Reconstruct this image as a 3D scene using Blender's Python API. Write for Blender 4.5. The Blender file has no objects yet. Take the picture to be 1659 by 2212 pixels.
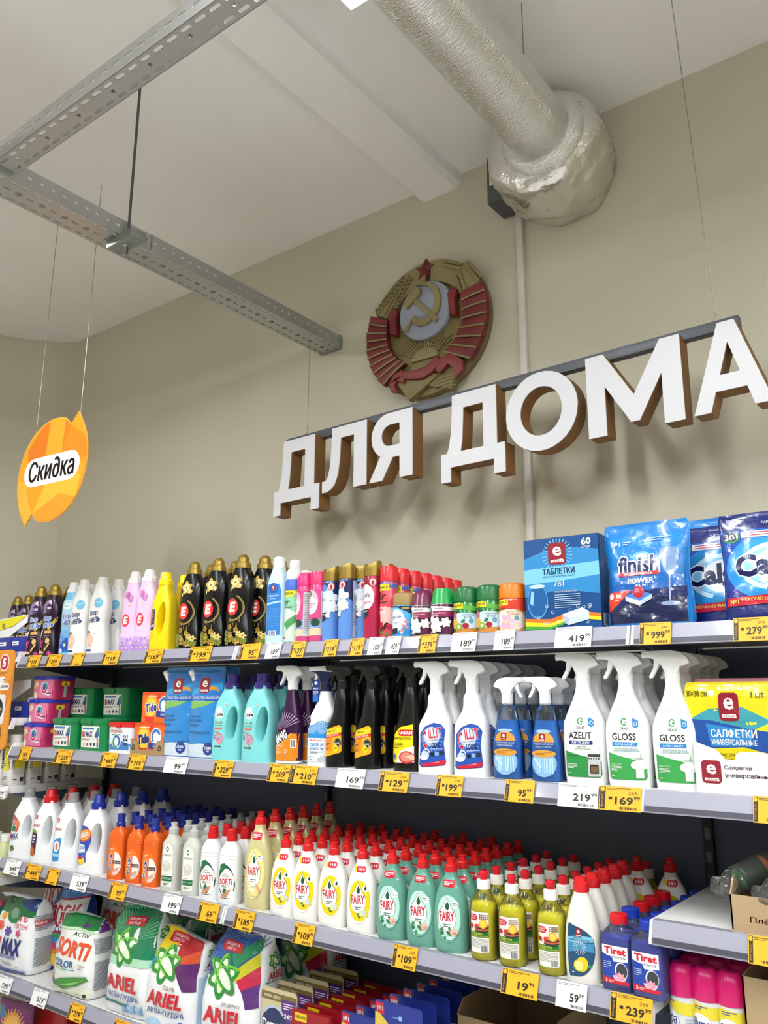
import bpy, bmesh, math, random
from mathutils import Vector, Matrix, noise
from mathutils.geometry import tessellate_polygon
random.seed(7)
scene = bpy.context.scene
COL = scene.collection
PI = math.pi
H0 = 1.6                                   # camera height above the floor

# ---------------------------------------------------------------- camera (solved from the shelf edges and the ceiling line)
F_PX, PITCH, YAW, ROLL = 1789.0, math.radians(12.889), math.radians(37.240), math.radians(0.283)
_f = Vector((-math.sin(YAW)*math.cos(PITCH), math.cos(YAW)*math.cos(PITCH), math.sin(PITCH)))
_r = Vector((math.cos(YAW), math.sin(YAW), 0)); _u = _r.cross(_f)
CR = _r*math.cos(ROLL) + _u*math.sin(ROLL); CU = _u*math.cos(ROLL) - _r*math.sin(ROLL)
cam_d = bpy.data.cameras.new('camera'); cam = bpy.data.objects.new('camera', cam_d); COL.objects.link(cam)
cam_d.sensor_fit = 'HORIZONTAL'; cam_d.sensor_width = 36; cam_d.lens = F_PX/1659*36; cam_d.clip_start = .01
M = Matrix((CR, CU, -_f)).transposed().to_4x4(); M.translation = (0, 0, H0); cam.matrix_world = M
scene.camera = cam
def ray(u, v): return _f*F_PX + CR*(u-829.5) + CU*(1106-v)
def at(u, v, axis, val):
    """the point that a photo pixel shows on the plane axis = val (a wall, a shelf top, a shelf front)"""
    d = ray(u, v); o = Vector((0, 0, H0)); return o + d*((val-o[axis])/d[axis])

# ---------------------------------------------------------------- light
W = bpy.data.worlds.new('world'); scene.world = W; W.use_nodes = True
W.node_tree.nodes['Background'].inputs[0].default_value = (.9, .93, 1, 1)
W.node_tree.nodes['Background'].inputs[1].default_value = .06
vs = scene.view_settings
vs.view_transform = 'Standard'; vs.look = 'None'; vs.gamma = 1; vs.use_curve_mapping = False; vs.exposure = 0.0
scene.display_settings.display_device = 'sRGB'
LAMP_POWER = 27.5                          # watts of one ceiling luminaire
LAMP_COLOR = (.955, .978, 1.0)
LAMP_Z = H0 + 1.46
LAMP_SPOTS = [(x, y1) for y1 in (1.15, -.45) for x in (-.92, -2.49, .65, 2.25)]   # each runs 1.2 m away from the shelves

# ---------------------------------------------------------------- helpers: materials
def lin(c): return c/12.92 if c <= .04045 else ((c+.055)/1.055)**2.4
def C(h):
    if not isinstance(h, str): return tuple(h)[:3]
    h = h.lstrip('#'); h = ''.join(c*2 for c in h) if len(h) == 3 else h; return tuple(lin(int(h[i:i+2], 16)/255) for i in (0, 2, 4))
_mats = {}
def mat(col, rough=.4, metal=0, trans=0, ior=1.45, coat=0, sss=0, bump=None, spec=.5, vary=None, alpha=1):
    key = (str(col), rough, metal, trans, ior, coat, sss, str(bump), spec, str(vary), alpha)
    if key in _mats: return _mats[key]
    m = bpy.data.materials.new('surface'); m.use_nodes = True; nt = m.node_tree; b = nt.nodes['Principled BSDF']
    c = C(col)
    b.inputs['Base Color'].default_value = (*c, 1); b.inputs['Roughness'].default_value = rough
    b.inputs['Metallic'].default_value = metal; b.inputs['Transmission Weight'].default_value = trans
    b.inputs['IOR'].default_value = ior; b.inputs['Coat Weight'].default_value = coat; b.inputs['Coat Roughness'].default_value = .08
    b.inputs['Specular IOR Level'].default_value = spec; b.inputs['Alpha'].default_value = alpha
    if sss: b.inputs['Subsurface Weight'].default_value = sss; b.inputs['Subsurface Radius'].default_value = (.01, .01, .01)
    if bump or vary:
        tc = nt.nodes.new('ShaderNodeTexCoord')
        mp = nt.nodes.new('ShaderNodeMapping'); nt.links.new(tc.outputs['Object'], mp.inputs[0])
        if bump:
            mp.inputs['Scale'].default_value = bump[2] if len(bump) > 2 else (1, 1, 1)
            n = nt.nodes.new('ShaderNodeTexNoise'); n.inputs['Scale'].default_value = bump[0]; n.inputs['Detail'].default_value = 4
            nt.links.new(mp.outputs[0], n.inputs['Vector'])
            bp = nt.nodes.new('ShaderNodeBump'); bp.inputs['Strength'].default_value = bump[1]; bp.inputs['Distance'].default_value = bump[3] if len(bump) > 3 else .01
            nt.links.new(n.outputs[0], bp.inputs['Height']); nt.links.new(bp.outputs[0], b.inputs['Normal'])
        if vary:
            n2 = nt.nodes.new('ShaderNodeTexNoise'); n2.inputs['Scale'].default_value = vary[0]; n2.inputs['Detail'].default_value = 5
            nt.links.new(tc.outputs['Object'], n2.inputs['Vector'])
            rp = nt.nodes.new('ShaderNodeValToRGB'); rp.color_ramp.elements[0].position = .35; rp.color_ramp.elements[1].position = .68
            rp.color_ramp.elements[0].color = (*C(vary[1]), 1); rp.color_ramp.elements[1].color = (*c, 1)
            nt.links.new(n2.outputs[0], rp.inputs[0]); nt.links.new(rp.outputs[0], b.inputs['Base Color'])
    _mats[key] = m; return m
def print_mat(rough, coat=0, bump=None, metal=0):
    key = ('print', rough, coat, str(bump), metal)
    if key in _mats: return _mats[key]
    m = mat('#808080', rough, metal, coat=coat, bump=bump).copy()
    a = m.node_tree.nodes.new('ShaderNodeAttribute'); a.attribute_name = 'Col'
    m.node_tree.links.new(a.outputs['Color'], m.node_tree.nodes['Principled BSDF'].inputs['Base Color'])
    _mats[key] = m; return m
def clear_mat(tint='#ffffff', rough=.05, dens=.0):
    key = ('clear', str(tint), rough, dens)
    if key in _mats: return _mats[key]
    m = bpy.data.materials.new('clear_plastic'); m.use_nodes = True; nt = m.node_tree
    for n in list(nt.nodes): nt.nodes.remove(n)
    o = nt.nodes.new('ShaderNodeOutputMaterial'); t = nt.nodes.new('ShaderNodeBsdfTransparent'); g = nt.nodes.new('ShaderNodeBsdfGlossy')
    d = nt.nodes.new('ShaderNodeBsdfDiffuse'); x0 = nt.nodes.new('ShaderNodeMixShader'); x = nt.nodes.new('ShaderNodeMixShader')
    fr = nt.nodes.new('ShaderNodeFresnel'); fr.inputs[0].default_value = 1.45
    t.inputs[0].default_value = (*C(tint), 1); d.inputs[0].default_value = (*C(tint), 1); g.inputs['Roughness'].default_value = rough
    x0.inputs[0].default_value = dens; nt.links.new(t.outputs[0], x0.inputs[1]); nt.links.new(d.outputs[0], x0.inputs[2])
    nt.links.new(fr.outputs[0], x.inputs[0]); nt.links.new(x0.outputs[0], x.inputs[1]); nt.links.new(g.outputs[0], x.inputs[2])
    nt.links.new(x.outputs[0], o.inputs[0]); _mats[key] = m; return m

# ---------------------------------------------------------------- helpers: meshes
def to_mesh(bm, name, m, smooth=True, angle=None):
    me = bpy.data.meshes.new(name); bm.normal_update(); bm.to_mesh(me); bm.free()
    if m: me.materials.append(m)
    for p in me.polygons: p.use_smooth = smooth
    if smooth and angle: me.set_sharp_from_angle(angle=math.radians(angle))
    return me
def new_bm(verts, faces):
    bm = bmesh.new(); vs_ = [bm.verts.new(v) for v in verts]
    for f in faces:
        try: bm.faces.new([vs_[i] for i in f])
        except ValueError: pass
    return bm
def add_box(bm, a, b, bev=0):
    r = bmesh.ops.create_cube(bm, size=1)
    for v in r['verts']:
        v.co = Vector([a[i]+(b[i]-a[i])*(v.co[i]+.5) for i in range(3)])
    if bev:
        es = list({e for v in r['verts'] for e in v.link_edges})
        bmesh.ops.bevel(bm, geom=es, offset=bev, segments=2, profile=.5, affect='EDGES')
def box_mesh(name, a, b, m, bev=0):
    bm = bmesh.new(); add_box(bm, a, b, bev); return to_mesh(bm, name, m, bool(bev), 40)
def prism(bm, pts, y0, y1, bev=0, plane='xz', hole=None):
    """outline pts (x,z) extruded from y0 to y1; hole outlines are cut out"""
    loops = [[Vector((p[0], p[1], 0)) for p in pts]] + [[Vector((p[0], p[1], 0)) for p in h] for h in (hole or [])]
    flat = [p for l in loops for p in l]; tris = tessellate_polygon(loops)
    if not hole and len(tris) == len(pts)-2: pass
    mk = (lambda p, y: (p.x, y, p.y)) if plane == 'xz' else (lambda p, y: (y, p.x, p.y)) if plane == 'yz' else (lambda p, y: (p.x, p.y, y))
    A = [bm.verts.new(mk(p, y0)) for p in flat]; B = [bm.verts.new(mk(p, y1)) for p in flat]
    fs = []
    for t in tris:
        fs.append(bm.faces.new([A[i] for i in t])); fs.append(bm.faces.new([B[i] for i in reversed(t)]))
    k = 0; rim = []
    for l in loops:
        n = len(l)
        for i in range(n):
            a, b = k+i, k+(i+1) % n
            fs.append(bm.faces.new((A[a], A[b], B[b], B[a])))
            rim += [e for e in A[a].link_edges if e.other_vert(A[a]) is A[b]] + [e for e in B[a].link_edges if e.other_vert(B[a]) is B[b]]
        k += n
    bmesh.ops.recalc_face_normals(bm, faces=fs)
    if bev: bmesh.ops.bevel(bm, geom=list(set(rim)), offset=bev, segments=2, profile=.5, affect='EDGES')
def prism_mesh(name, pts, y0, y1, m, bev=0, plane='xz', hole=None, angle=35):
    bm = bmesh.new(); prism(bm, pts, y0, y1, bev, plane, hole); return to_mesh(bm, name, m, True, angle)
def tube(bm, pts, r, n=8, closed=False):
    pts = [Vector(p) for p in pts]; rings = []; N = len(pts)
    for i, p in enumerate(pts):
        a = pts[max(i-1, 0)]; b = pts[min(i+1, N-1)]; d = (b-a).normalized()
        s = Vector((0, 0, 1)) if abs(d.z) < .9 else Vector((1, 0, 0)); x = d.cross(s).normalized(); y = d.cross(x)
        rr = r[i] if isinstance(r, (list, tuple)) else r
        rings.append([bm.verts.new(p + (x*math.cos(2*PI*k/n) + y*math.sin(2*PI*k/n))*rr) for k in range(n)])
    for i in range(N-1):
        for k in range(n): bm.faces.new((rings[i][k], rings[i][(k+1) % n], rings[i+1][(k+1) % n], rings[i+1][k]))
    bm.faces.new(rings[0][::-1]); bm.faces.new(rings[-1])
def tube_mesh(name, pts, r, m, n=8):
    bm = bmesh.new(); tube(bm, pts, r, n); bmesh.ops.recalc_face_normals(bm, faces=bm.faces[:]); return to_mesh(bm, name, m, True, 50)
class Loft:
    """a body swept through superellipse sections (z, rx, ry, cx, cy, exponent); front() gives its front surface for labels"""
    def __init__(s, secs, n=28, k=3, wr=None, e=2.2):
        S = [tuple(q) + (0, 0, e)[len(q)-3:] for q in secs]
        out = []
        for i in range(len(S)-1):
            p0, p1, p2, p3 = S[max(i-1, 0)], S[i], S[i+1], S[min(i+2, len(S)-1)]
            for j in range(k):
                t = j/k
                out.append(tuple(.5*((2*b)+(c-a)*t+(2*a-5*b+4*c-d)*t*t+(3*b-a-3*c+d)*t**3) if k > 1 else b for a, b, c, d in zip(p0, p1, p2, p3)))
        out.append(S[-1]); s.r = out; s.n = n; s.wr = wr
    def at(s, z):
        R = s.r
        if z <= R[0][0]: return R[0]
        for i in range(len(R)-1):
            if R[i][0] <= z <= R[i+1][0] and R[i+1][0] > R[i][0]:
                t = (z-R[i][0])/(R[i+1][0]-R[i][0]); return tuple(a+(b-a)*t for a, b in zip(R[i], R[i+1]))
        return R[-1]
    def front(s, x, z, off=0):
        _, rx, ry, cx, cy, e = s.at(z); x = max(cx-rx*.985, min(cx+rx*.985, x)); q = abs((x-cx)/max(rx, 1e-6))
        y = cy - ry*(1-q**e)**(1/e) - off
        if s.wr: y -= s.wr(x, z)
        return (x, y, z)
    def arc(s, t, z, off=0):
        _, rx, ry, cx, cy, e = s.at(z); a = t/rx; return (cx+(rx+off)*math.sin(a), cy-(ry+off)*math.cos(a), z)
    def side(s, y, z, off=0):
        _, rx, ry, cx, cy, e = s.at(z); q = min(abs((y-cy)/max(ry, 1e-6)), .99)
        return (cx+rx*(1-q**e)**(1/e)+off, y, z)
    def bm(s):
        bm = bmesh.new(); rings = []
        for z, rx, ry, cx, cy, e in s.r:
            row = []
            for k in range(s.n):
                a = 2*PI*k/s.n; c, d = math.cos(a), math.sin(a)
                x = cx+rx*math.copysign(abs(c)**(2/e), c); y = cy+ry*math.copysign(abs(d)**(2/e), d)
                if s.wr: y += s.wr(x, z)*(1 if y > cy else -1)*min(1, abs(y-cy)/max(ry, 1e-6)*1.5)
                row.append(bm.verts.new((x, y, z)))
            rings.append(row)
        for i in range(len(rings)-1):
            for k in range(s.n): bm.faces.new((rings[i][k], rings[i][(k+1) % s.n], rings[i+1][(k+1) % s.n], rings[i+1][k]))
        bm.faces.new(rings[0][::-1]); bm.faces.new(rings[-1]); return bm
    def mesh(s, name, m, angle=45): return to_mesh(s.bm(), name, m, True, angle)
def lathe(secs, k=1, n=24, e=2): return Loft([(z, r, r) for z, r in secs], n, k, e=e)
def cut_hole(me, cutter_bm, name):
    """the mesh me with the closed shape cutter taken out of it"""
    a = bpy.data.objects.new('a', me); cm = to_mesh(cutter_bm, 'c', None); b = bpy.data.objects.new('b', cm)
    COL.objects.link(a); COL.objects.link(b); md = a.modifiers.new('m', 'BOOLEAN'); md.object = b; md.operation = 'DIFFERENCE'; md.solver = 'EXACT'
    out = bpy.data.meshes.new_from_object(a.evaluated_get(bpy.context.evaluated_depsgraph_get())); out.name = name
    bpy.data.objects.remove(a); bpy.data.objects.remove(b); bpy.data.meshes.remove(cm); bpy.data.meshes.remove(me)
    for p in out.polygons: p.use_smooth = True
    out.set_sharp_from_angle(angle=math.radians(50)); return out

# ---------------------------------------------------------------- helpers: print (labels, lettering) laid on real surfaces
_txt = {}
def glyphs(s, bold, shear):
    k = (s, bold, shear)
    if k not in _txt:
        c = bpy.data.curves.new('t', 'FONT'); b_ = s.replace('ф', 'φ').replace('н', 'h') if not s.isascii() else s; c.body = b_; c.resolution_u = 2; c.small_caps_scale = .74
        for i_, ch in enumerate(s):            # the small en and ef of the built-in face are faulty: a small capital H and a phi stand in
            if ch == 'н': c.body_format[i_].use_small_caps = True
        c.offset = bold if s.isascii() else 0; c.shear = shear
        o = bpy.data.objects.new('t', c); COL.objects.link(o)
        me = bpy.data.meshes.new_from_object(o.evaluated_get(bpy.context.evaluated_depsgraph_get()))
        V = [(v.co.x, v.co.y) for v in me.vertices]; F = [tuple(p.vertices) for p in me.polygons]
        bpy.data.objects.remove(o); bpy.data.curves.remove(c); bpy.data.meshes.remove(me)
        if bold and not s.isascii():           # heavier Cyrillic: the strokes laid side by side
            n0 = len(V); F = F+[tuple(i+n0 for i in f) for f in F]+[tuple(i+2*n0 for i in f) for f in F]; V = V+[(x+bold, y) for x, y in V]+[(x-bold, y+bold*.5) for x, y in V]
        x0 = min(v[0] for v in V); x1 = max(v[0] for v in V); y0 = min(v[1] for v in V); y1 = max(v[1] for v in V)
        _txt[k] = ([((x-x0), (y-y0)) for x, y in V], F, x1-x0, y1-y0)
    return _txt[k]
class Art:
    def __init__(s): s.L = []
    def poly(s, pts, c): s.L.append((pts, None, C(c))); return s
    def tri(s, V, F, c): s.L.append((V, F, C(c))); return s
    def rect(s, x0, z0, x1, z1, c): return s.poly([(x0, z0), (x1, z0), (x1, z1), (x0, z1)], c)
    def ell(s, cx, cz, rx, rz, c, n=24, a0=0, a1=2*PI, rot=0):
        f = abs(a1-a0-2*PI) < 1e-6; m = n if f else n+1; cr, sr = math.cos(rot), math.sin(rot); P = []
        for i in range(m):
            a = a0+(a1-a0)*i/n; x, z = rx*math.cos(a), rz*math.sin(a); P.append((cx+x*cr-z*sr, cz+x*sr+z*cr))
        return s.poly(P, c)
    def rr(s, x0, z0, x1, z1, r, c): return s.poly(rrect(x0, z0, x1, z1, r), c)
    def ring(s, cx, cz, rx, rz, w, c, n=24, a0=0, a1=2*PI):
        V, F = [], []
        for i in range(n+1):
            a = a0+(a1-a0)*i/n; V += [(cx+rx*math.cos(a), cz+rz*math.sin(a)), (cx+(rx-w)*math.cos(a), cz+(rz-w)*math.sin(a))]
            if i: F.append((2*i-2, 2*i, 2*i+1, 2*i-1))
        return s.tri(V, F, c)
    def text(s, t, cx, cz, w, h, c, bold=.012, shear=0, rot=0, out=None, ow=.0012):
        V, F, tw, th = glyphs(t, bold, shear)
        if w is None: w = h*tw/th
        if h is None: h = w*th/tw
        cr, sr = math.cos(rot), math.sin(rot)
        P = [((x/tw-.5)*w, (z/th-.5)*h) for x, z in V]; P = [(cx+x*cr-z*sr, cz+x*sr+z*cr) for x, z in P]
        if out:
            for k in range(6): s.tri([(x+ow*math.cos(k*PI/3), z+ow*math.sin(k*PI/3)) for x, z in P], F, out); s.L[-1] += (1,) if k else ()
        return s.tri(P, F, c)
    def lines(s, x0, z0, x1, z1, n, c, fill=.45):
        V, F = [], []; h = (z1-z0)/n
        for i in range(n):
            z = z1-h*(i+.5); e = x0+(x1-x0)*(1 if i < n-1 else .6); w = h*fill/2; j = len(V)
            V += [(x0, z-w), (e, z-w), (e, z+w), (x0, z+w)]; F.append((j, j+1, j+2, j+3))
        return s.tri(V, F, c)
    def bars(s, x0, z0, x1, z1, c='#222222', n=14):
        V, F = [], []; st = (x1-x0)/n; rnd = random.Random(3)
        for i in range(n):
            x = x0+st*i; w = st*rnd.choice((.3, .5, .75)); j = len(V); V += [(x, z0), (x+w, z0), (x+w, z1), (x, z1)]; F.append((j, j+1, j+2, j+3))
        return s.tri(V, F, c)
    def drop(s, cx, cz, w, h, c):
        P = [(cx, cz+h*.6)]
        for i in range(17):
            a = math.radians(60-i*300/16); P.append((cx+w*math.sin(PI/2-a)*1.0, cz-h*.08+h*.42*math.sin(a)))
        return s.poly(P, c)
    def leaf(s, cx, cz, l, w, rot, c):
        P = []; cr, sr = math.cos(rot), math.sin(rot)
        for i in range(7): t = i/6; P.append((l*t, w*math.sin(PI*t)))
        for i in range(5, 0, -1): t = i/6; P.append((l*t, -w*math.sin(PI*t)))
        return s.poly([(cx+x*cr-z*sr, cz+x*sr+z*cr) for x, z in P], c)
    def flower(s, cx, cz, r, c, n=5, eye='#f0d060', rot=0):
        for i in range(n):
            a = rot+2*PI*i/n; s.ell(cx+r*.56*math.cos(a), cz+r*.56*math.sin(a), r*.46, r*.33, c, 10, rot=a)
            if i: s.L[-1] += (1,)
        return s.ell(cx, cz, r*.22, r*.22, eye, 10)
    def burst(s, cx, cz, r0, r1, n, c, a0=0, a1=2*PI):
        V, F = [], []
        for i in range(n):
            a = a0+(a1-a0)*(i+.5)/n; d = (a1-a0)/n*.15; j = len(V)
            V += [(cx+r0*math.cos(a), cz+r0*math.sin(a)), (cx+r1*math.cos(a-d), cz+r1*math.sin(a-d)), (cx+r1*math.cos(a+d), cz+r1*math.sin(a+d))]; F.append((j, j+1, j+2))
        return s.tri(V, F, c)
    def grad(s, x0, z0, x1, z1, c0, c1, n=8):
        a, b = C(c0), C(c1)
        for i in range(n):
            t = i/(n-1); s.rect(x0, z0+(z1-z0)*i/n, x1, z0+(z1-z0)*(i+1)/n, tuple(p+(q-p)*t for p, q in zip(a, b)))
            if i: s.L[-1] += (1,)
        return s
    def econta(s, cx, cz, w):
        """the maroon rounded badge with a white letter and the name below it"""
        s.rr(cx-w/2, cz-w*.58, cx+w/2, cz+w*.58, w*.2, '#8e1b2e'); s.text('e', cx, cz+w*.13, w*.5, w*.5, '#f6eee6', .022)
        return s.text('econta', cx, cz-w*.36, w*.74, w*.2, '#f6eee6', .03)
    def mesh(s, name, surf, m, xs=None, zs=None, off=.0006, lay=.00009):
        bm = bmesh.new(); pal = []; y = 0
        for it in s.L:
            pts, F, c = it[:3]
            if len(it) < 4: y += 1
            if c not in pal: pal.append(c)
            ci = pal.index(c); vv = [bm.verts.new((p[0], y, p[1])) for p in pts]
            if F is None:
                F = tessellate_polygon([[Vector((p[0], p[1], 0)) for p in pts]])
            for f in F:
                try: q = bm.faces.new([vv[i] for i in f]); q.material_index = ci
                except ValueError: pass
        X = [v.co.x for v in bm.verts]; Zz = [v.co.z for v in bm.verts]
        for st, lo, hi, no in ((xs, min(X), max(X), (1, 0, 0)), (zs, min(Zz), max(Zz), (0, 0, 1))):
            if st:
                n = int((hi-lo)/st)
                for i in range(1, n+1):
                    p = lo+(hi-lo)*i/(n+1)
                    bmesh.ops.bisect_plane(bm, geom=bm.verts[:]+bm.edges[:]+bm.faces[:], dist=1e-7, plane_co=(p*no[0], 0, p*no[2]), plane_no=no)
        for v in bm.verts: v.co = surf(v.co.x, v.co.z, off+lay*v.co.y)
        ids = [f.material_index for f in bm.faces]
        for f in bm.faces: f.material_index = 0
        me = to_mesh(bm, name, m, False)
        a = me.color_attributes.new('Col', 'FLOAT_COLOR', 'CORNER'); buf = []
        for p in me.polygons: buf += [*pal[ids[p.index]], 1.0]*p.loop_total
        a.data.foreach_set('color', buf); return me
def rrect(x0, z0, x1, z1, r, n=4):
    P = []
    for cx, cz, a in ((x1-r, z1-r, 0), (x0+r, z1-r, 90), (x0+r, z0+r, 180), (x1-r, z0+r, 270)):
        for i in range(n+1): b = math.radians(a+90*i/n); P.append((cx+r*math.cos(b), cz+r*math.sin(b)))
    return P
def smooth(P, k=4):
    n = len(P); out = []
    for i in range(n):
        a, b, c, d = P[i-1], P[i], P[(i+1) % n], P[(i+2) % n]
        for j in range(k):
            t = j/k; out.append(tuple(.5*((2*q)+(r-p)*t+(2*p-5*q+4*r-s_)*t*t+(3*q-p-3*r+s_)*t**3) for p, q, r, s_ in zip(a, b, c, d)))
    return out
def flat(y0): return lambda x, z, o: (x, y0-o, z)
def flat_side(x0): return lambda y, z, o: (x0+o, y, z)
GLOSS = lambda: print_mat(.3, .2)
PAPER = lambda: print_mat(.55)
FOIL = lambda: print_mat(.22, .5, (26, .35))

# ---------------------------------------------------------------- helpers: objects
def obj(name, me, parent=None, loc=None):
    o = bpy.data.objects.new(name, me); COL.objects.link(o); o.parent = parent
    if loc: o.location = loc
    return o
def tag(o, label, cat, group=None, kind=None):
    o['label'] = label; o['category'] = cat
    if group: o['group'] = group
    if kind: o['kind'] = kind
    return o
def struct(name, me, loc=None, label=None):
    o = obj(name, me, None, loc); o['kind'] = 'structure'
    if label: o['label'] = label
    return o
def thing(name, label, cat, loc=(0, 0, 0), rz=0, group=None):
    o = bpy.data.objects.new(name, None); COL.objects.link(o); o.empty_display_size = .02
    o.location = loc; o.rotation_euler = (0, 0, rz); return tag(o, label, cat, group)
def put(P, x, y, z, label, group=None, rz=0, sc=1, tilt=0, flip=False):
    """one more individual of the kind P, with its own parts (their meshes are shared)"""
    rz += P.get('rz', 0); e = thing(P['name'], label, P['cat'], (x, y, z), rz, group)
    e.rotation_euler = (0, tilt, rz); e.scale = (-sc if flip else sc, sc, sc)
    for nm, me, subs in P['parts']:
        o = obj(nm, me, e)
        for sn, sm in subs: obj(sn, sm, o)
    return e
ORD = ['first', 'second', 'third', 'fourth', 'fifth', 'sixth', 'seventh', 'eighth', 'ninth', 'tenth']
def rows(P, x, y, z, n, pitch, front, kind, where, group, jit=.0015, first=0, dx=0, rz=0, rot=.06):
    """a line of n alike things running back on the shelf from the front one"""
    for k in range(first, n):
        lb = front if k == 0 else '%s, %s back in %s' % (kind, ORD[k], where)
        put(P, x+dx*k+random.uniform(-jit, jit), y+pitch*k+random.uniform(-jit, jit)*.5, z, lb, group, rz+random.uniform(-rot, rot))

# ================================================================ the room
CEIL = H0+1.89; WALL_Y = 2.31
wall_m = mat('#c6c1ad', .75, bump=(60, .08), vary=(1.3, '#c0baa5'))
ceil_m = mat('#f0eeea', .8, bump=(30, .1), vary=(1.1, '#e8e5df'))
floor_m = mat('#d6d4d0', .35, vary=(3, '#cbc9c4'))
struct('floor', box_mesh('floor', (-4.2, -4.6, -.1), (4.1, 2.45, 0), floor_m))
struct('wall_back', box_mesh('wall_back', (-3.86, WALL_Y, 0), (4.1, WALL_Y+.12, CEIL), wall_m))
bm = bmesh.new(); prism(bm, [(-3.86, 2.31), (-4.03, 2.145), (-4.10, 2.0), (-4.22, 2.0), (-4.22, 2.43), (-3.86, 2.43)], 0, CEIL, plane='xy')
struct('wall_corner', to_mesh(bm, 'wall_corner', wall_m, True, 60))
struct('wall_left', box_mesh('wall_left', (-4.22, -4.6, 0), (-4.10, 2.0, CEIL), wall_m))
struct('wall_right', box_mesh('wall_right', (4.1, -4.6, 0), (4.22, 2.43, CEIL), wall_m))
struct('wall_front', box_mesh('wall_front', (-4.22, -4.72, 0), (4.22, -4.6, CEIL), wall_m))
struct('ceiling', box_mesh('ceiling', (-4.22, -4.72, CEIL), (4.22, 2.43, CEIL+.12), ceil_m))
struct('ceiling_beam', prism_mesh('ceiling_beam', [(-1.60, CEIL+.01), (-1.59, CEIL-.035), (-1.57, CEIL-.05), (-1.43, CEIL-.05), (-1.41, CEIL-.035), (-1.40, CEIL+.01)], -4.6, 2.31, ceil_m), None)
# white cable duct on the wall
t = thing('cable_conduit', 'narrow white cable conduit running down the beige wall', 'conduit', (-1.172, WALL_Y-.012, 0))
obj('channel', box_mesh('channel', (-.012, -.006, 1.70), (.012, .012, CEIL-.16), mat('#d2cdc4', .5), .002), t)
obj('lower_channel', box_mesh('channel', (-.013, -.006, .9), (.011, .012, 1.70), mat('#d2cdc4', .5), .002), t)

# ---------------------------------------------------------------- luminaires
emit = bpy.data.materials.new('lamp_glow'); emit.use_nodes = True
for n in list(emit.node_tree.nodes): emit.node_tree.nodes.remove(n)
_o = emit.node_tree.nodes.new('ShaderNodeOutputMaterial'); _e = emit.node_tree.nodes.new('ShaderNodeEmission')
_e.inputs[0].default_value = (*LAMP_COLOR, 1); _e.inputs[1].default_value = LAMP_POWER/(PI*1.2*.10)
emit.node_tree.links.new(_e.outputs[0], _o.inputs[0])
house_m = mat('#e8e8e6', .4)
for i, (x, y1) in enumerate(LAMP_SPOTS):
    seen = {0: 'glowing white ceiling lamp at the top edge beside the foil duct', 1: 'glowing white ceiling lamp at the left edge below the cable tray'}
    t = thing('ceiling_lamp', seen.get(i, 'white linear ceiling lamp hung over the aisle behind the viewer'), 'lamp', (x, y1-.6, LAMP_Z), 0, 'linear ceiling lamps')
    obj('housing', box_mesh('housing', (-.058, -.608, .004), (.058, .608, .05), house_m, .006), t)
    obj('diffuser', box_mesh('diffuser', (-.05, -.6, -.004), (.05, .6, .0035), emit), t)
    for s in (-1, 1): obj('hanger_wire', tube_mesh('wire', [(0, s*.45, .05), (0, s*.45, CEIL-LAMP_Z)], .0012, mat('#777777', .4, 1), 6), t)

# ---------------------------------------------------------------- perforated cable trays
zinc = mat('#b4b6b5', .42, .75, bump=(40, .05)); zinc2 = mat('#8f9391', .5, .6)
def slot(cx, cy, l, w, n=3):
    P = []
    for s, a in ((1, -90), (-1, 90)):
        for i in range(n+1): b = math.radians(a+180*i/n); P.append((cx+s*(l/2-w/2)+w/2*math.cos(b), cy+w/2*math.sin(b)))
    return P
def hole(cx, cy, r, n=10): return [(cx+r*math.cos(2*PI*i/n), cy+r*math.sin(2*PI*i/n)) for i in range(n)]
def tray_mesh(n, cell, w, hh, bottom, sides):
    """n cells of a channel running along local x: perforated bottom plate at z 0, perforated flanges hh high with a folded lip"""
    bm = bmesh.new(); R = [(0, -w/2), (cell, -w/2), (cell, w/2), (0, w/2)]
    for i in range(n):
        k = len(bm.verts); prism(bm, R, 0, .0015, 0, 'xy', bottom); bm.verts.ensure_lookup_table()
        for v in bm.verts[k:]: v.co.x += i*cell
        for s in (-1, 1):
            k = len(bm.verts); prism(bm, [(0, 0), (cell, 0), (cell, hh), (0, hh)], s*w/2-.0008, s*w/2+.0008, 0, 'xz', sides); bm.verts.ensure_lookup_table()
            for v in bm.verts[k:]: v.co.x += i*cell
    for s in (-1, 1): add_box(bm, (0, s*w/2-(.010 if s > 0 else 0), hh-.0015), (n*cell, s*w/2+(0 if s > 0 else .010), hh))
    return to_mesh(bm, 'tray', zinc, False)
TZ = H0+1.35; TX = -2.02
c1 = tray_mesh(13, .07, .104, .052, [slot(.0175, .038, .024, .006), slot(.0525, .038, .024, .006), slot(.0175, -.038, .024, .006), slot(.0525, -.038, .024, .006), slot(.0175, 0, .022, .006), hole(.0525, 0, .010)], [slot(.0175, .028, .013, .007), slot(.0525, .028, .013, .007)])
t = thing('cable_tray', 'perforated galvanised cable tray running straight to the beige wall', 'cable tray', (TX, 2.305, TZ), -PI/2)
obj('tray_section', c1, t)
s2 = obj('tray_section', c1, t, (.905, 0, -.002)); obj('joint_bolt', box_mesh('bolt', (.02, .0525, .02), (.034, .058, .034), zinc2, .003), s2)
obj('end_bracket', box_mesh('end_bracket', (-.004, -.055, -.003), (.012, .055, .056), zinc2, .002), t)
c2 = tray_mesh(16, .135, .062, .05, [slot(.0225+.045*i, s*.0185, .030, .009) for i in range(3) for s in (-1, 1)] + [hole(.06, 0, .0055)], [slot(.0225+.045*i, .026, .026, .008) for i in range(3)])
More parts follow.
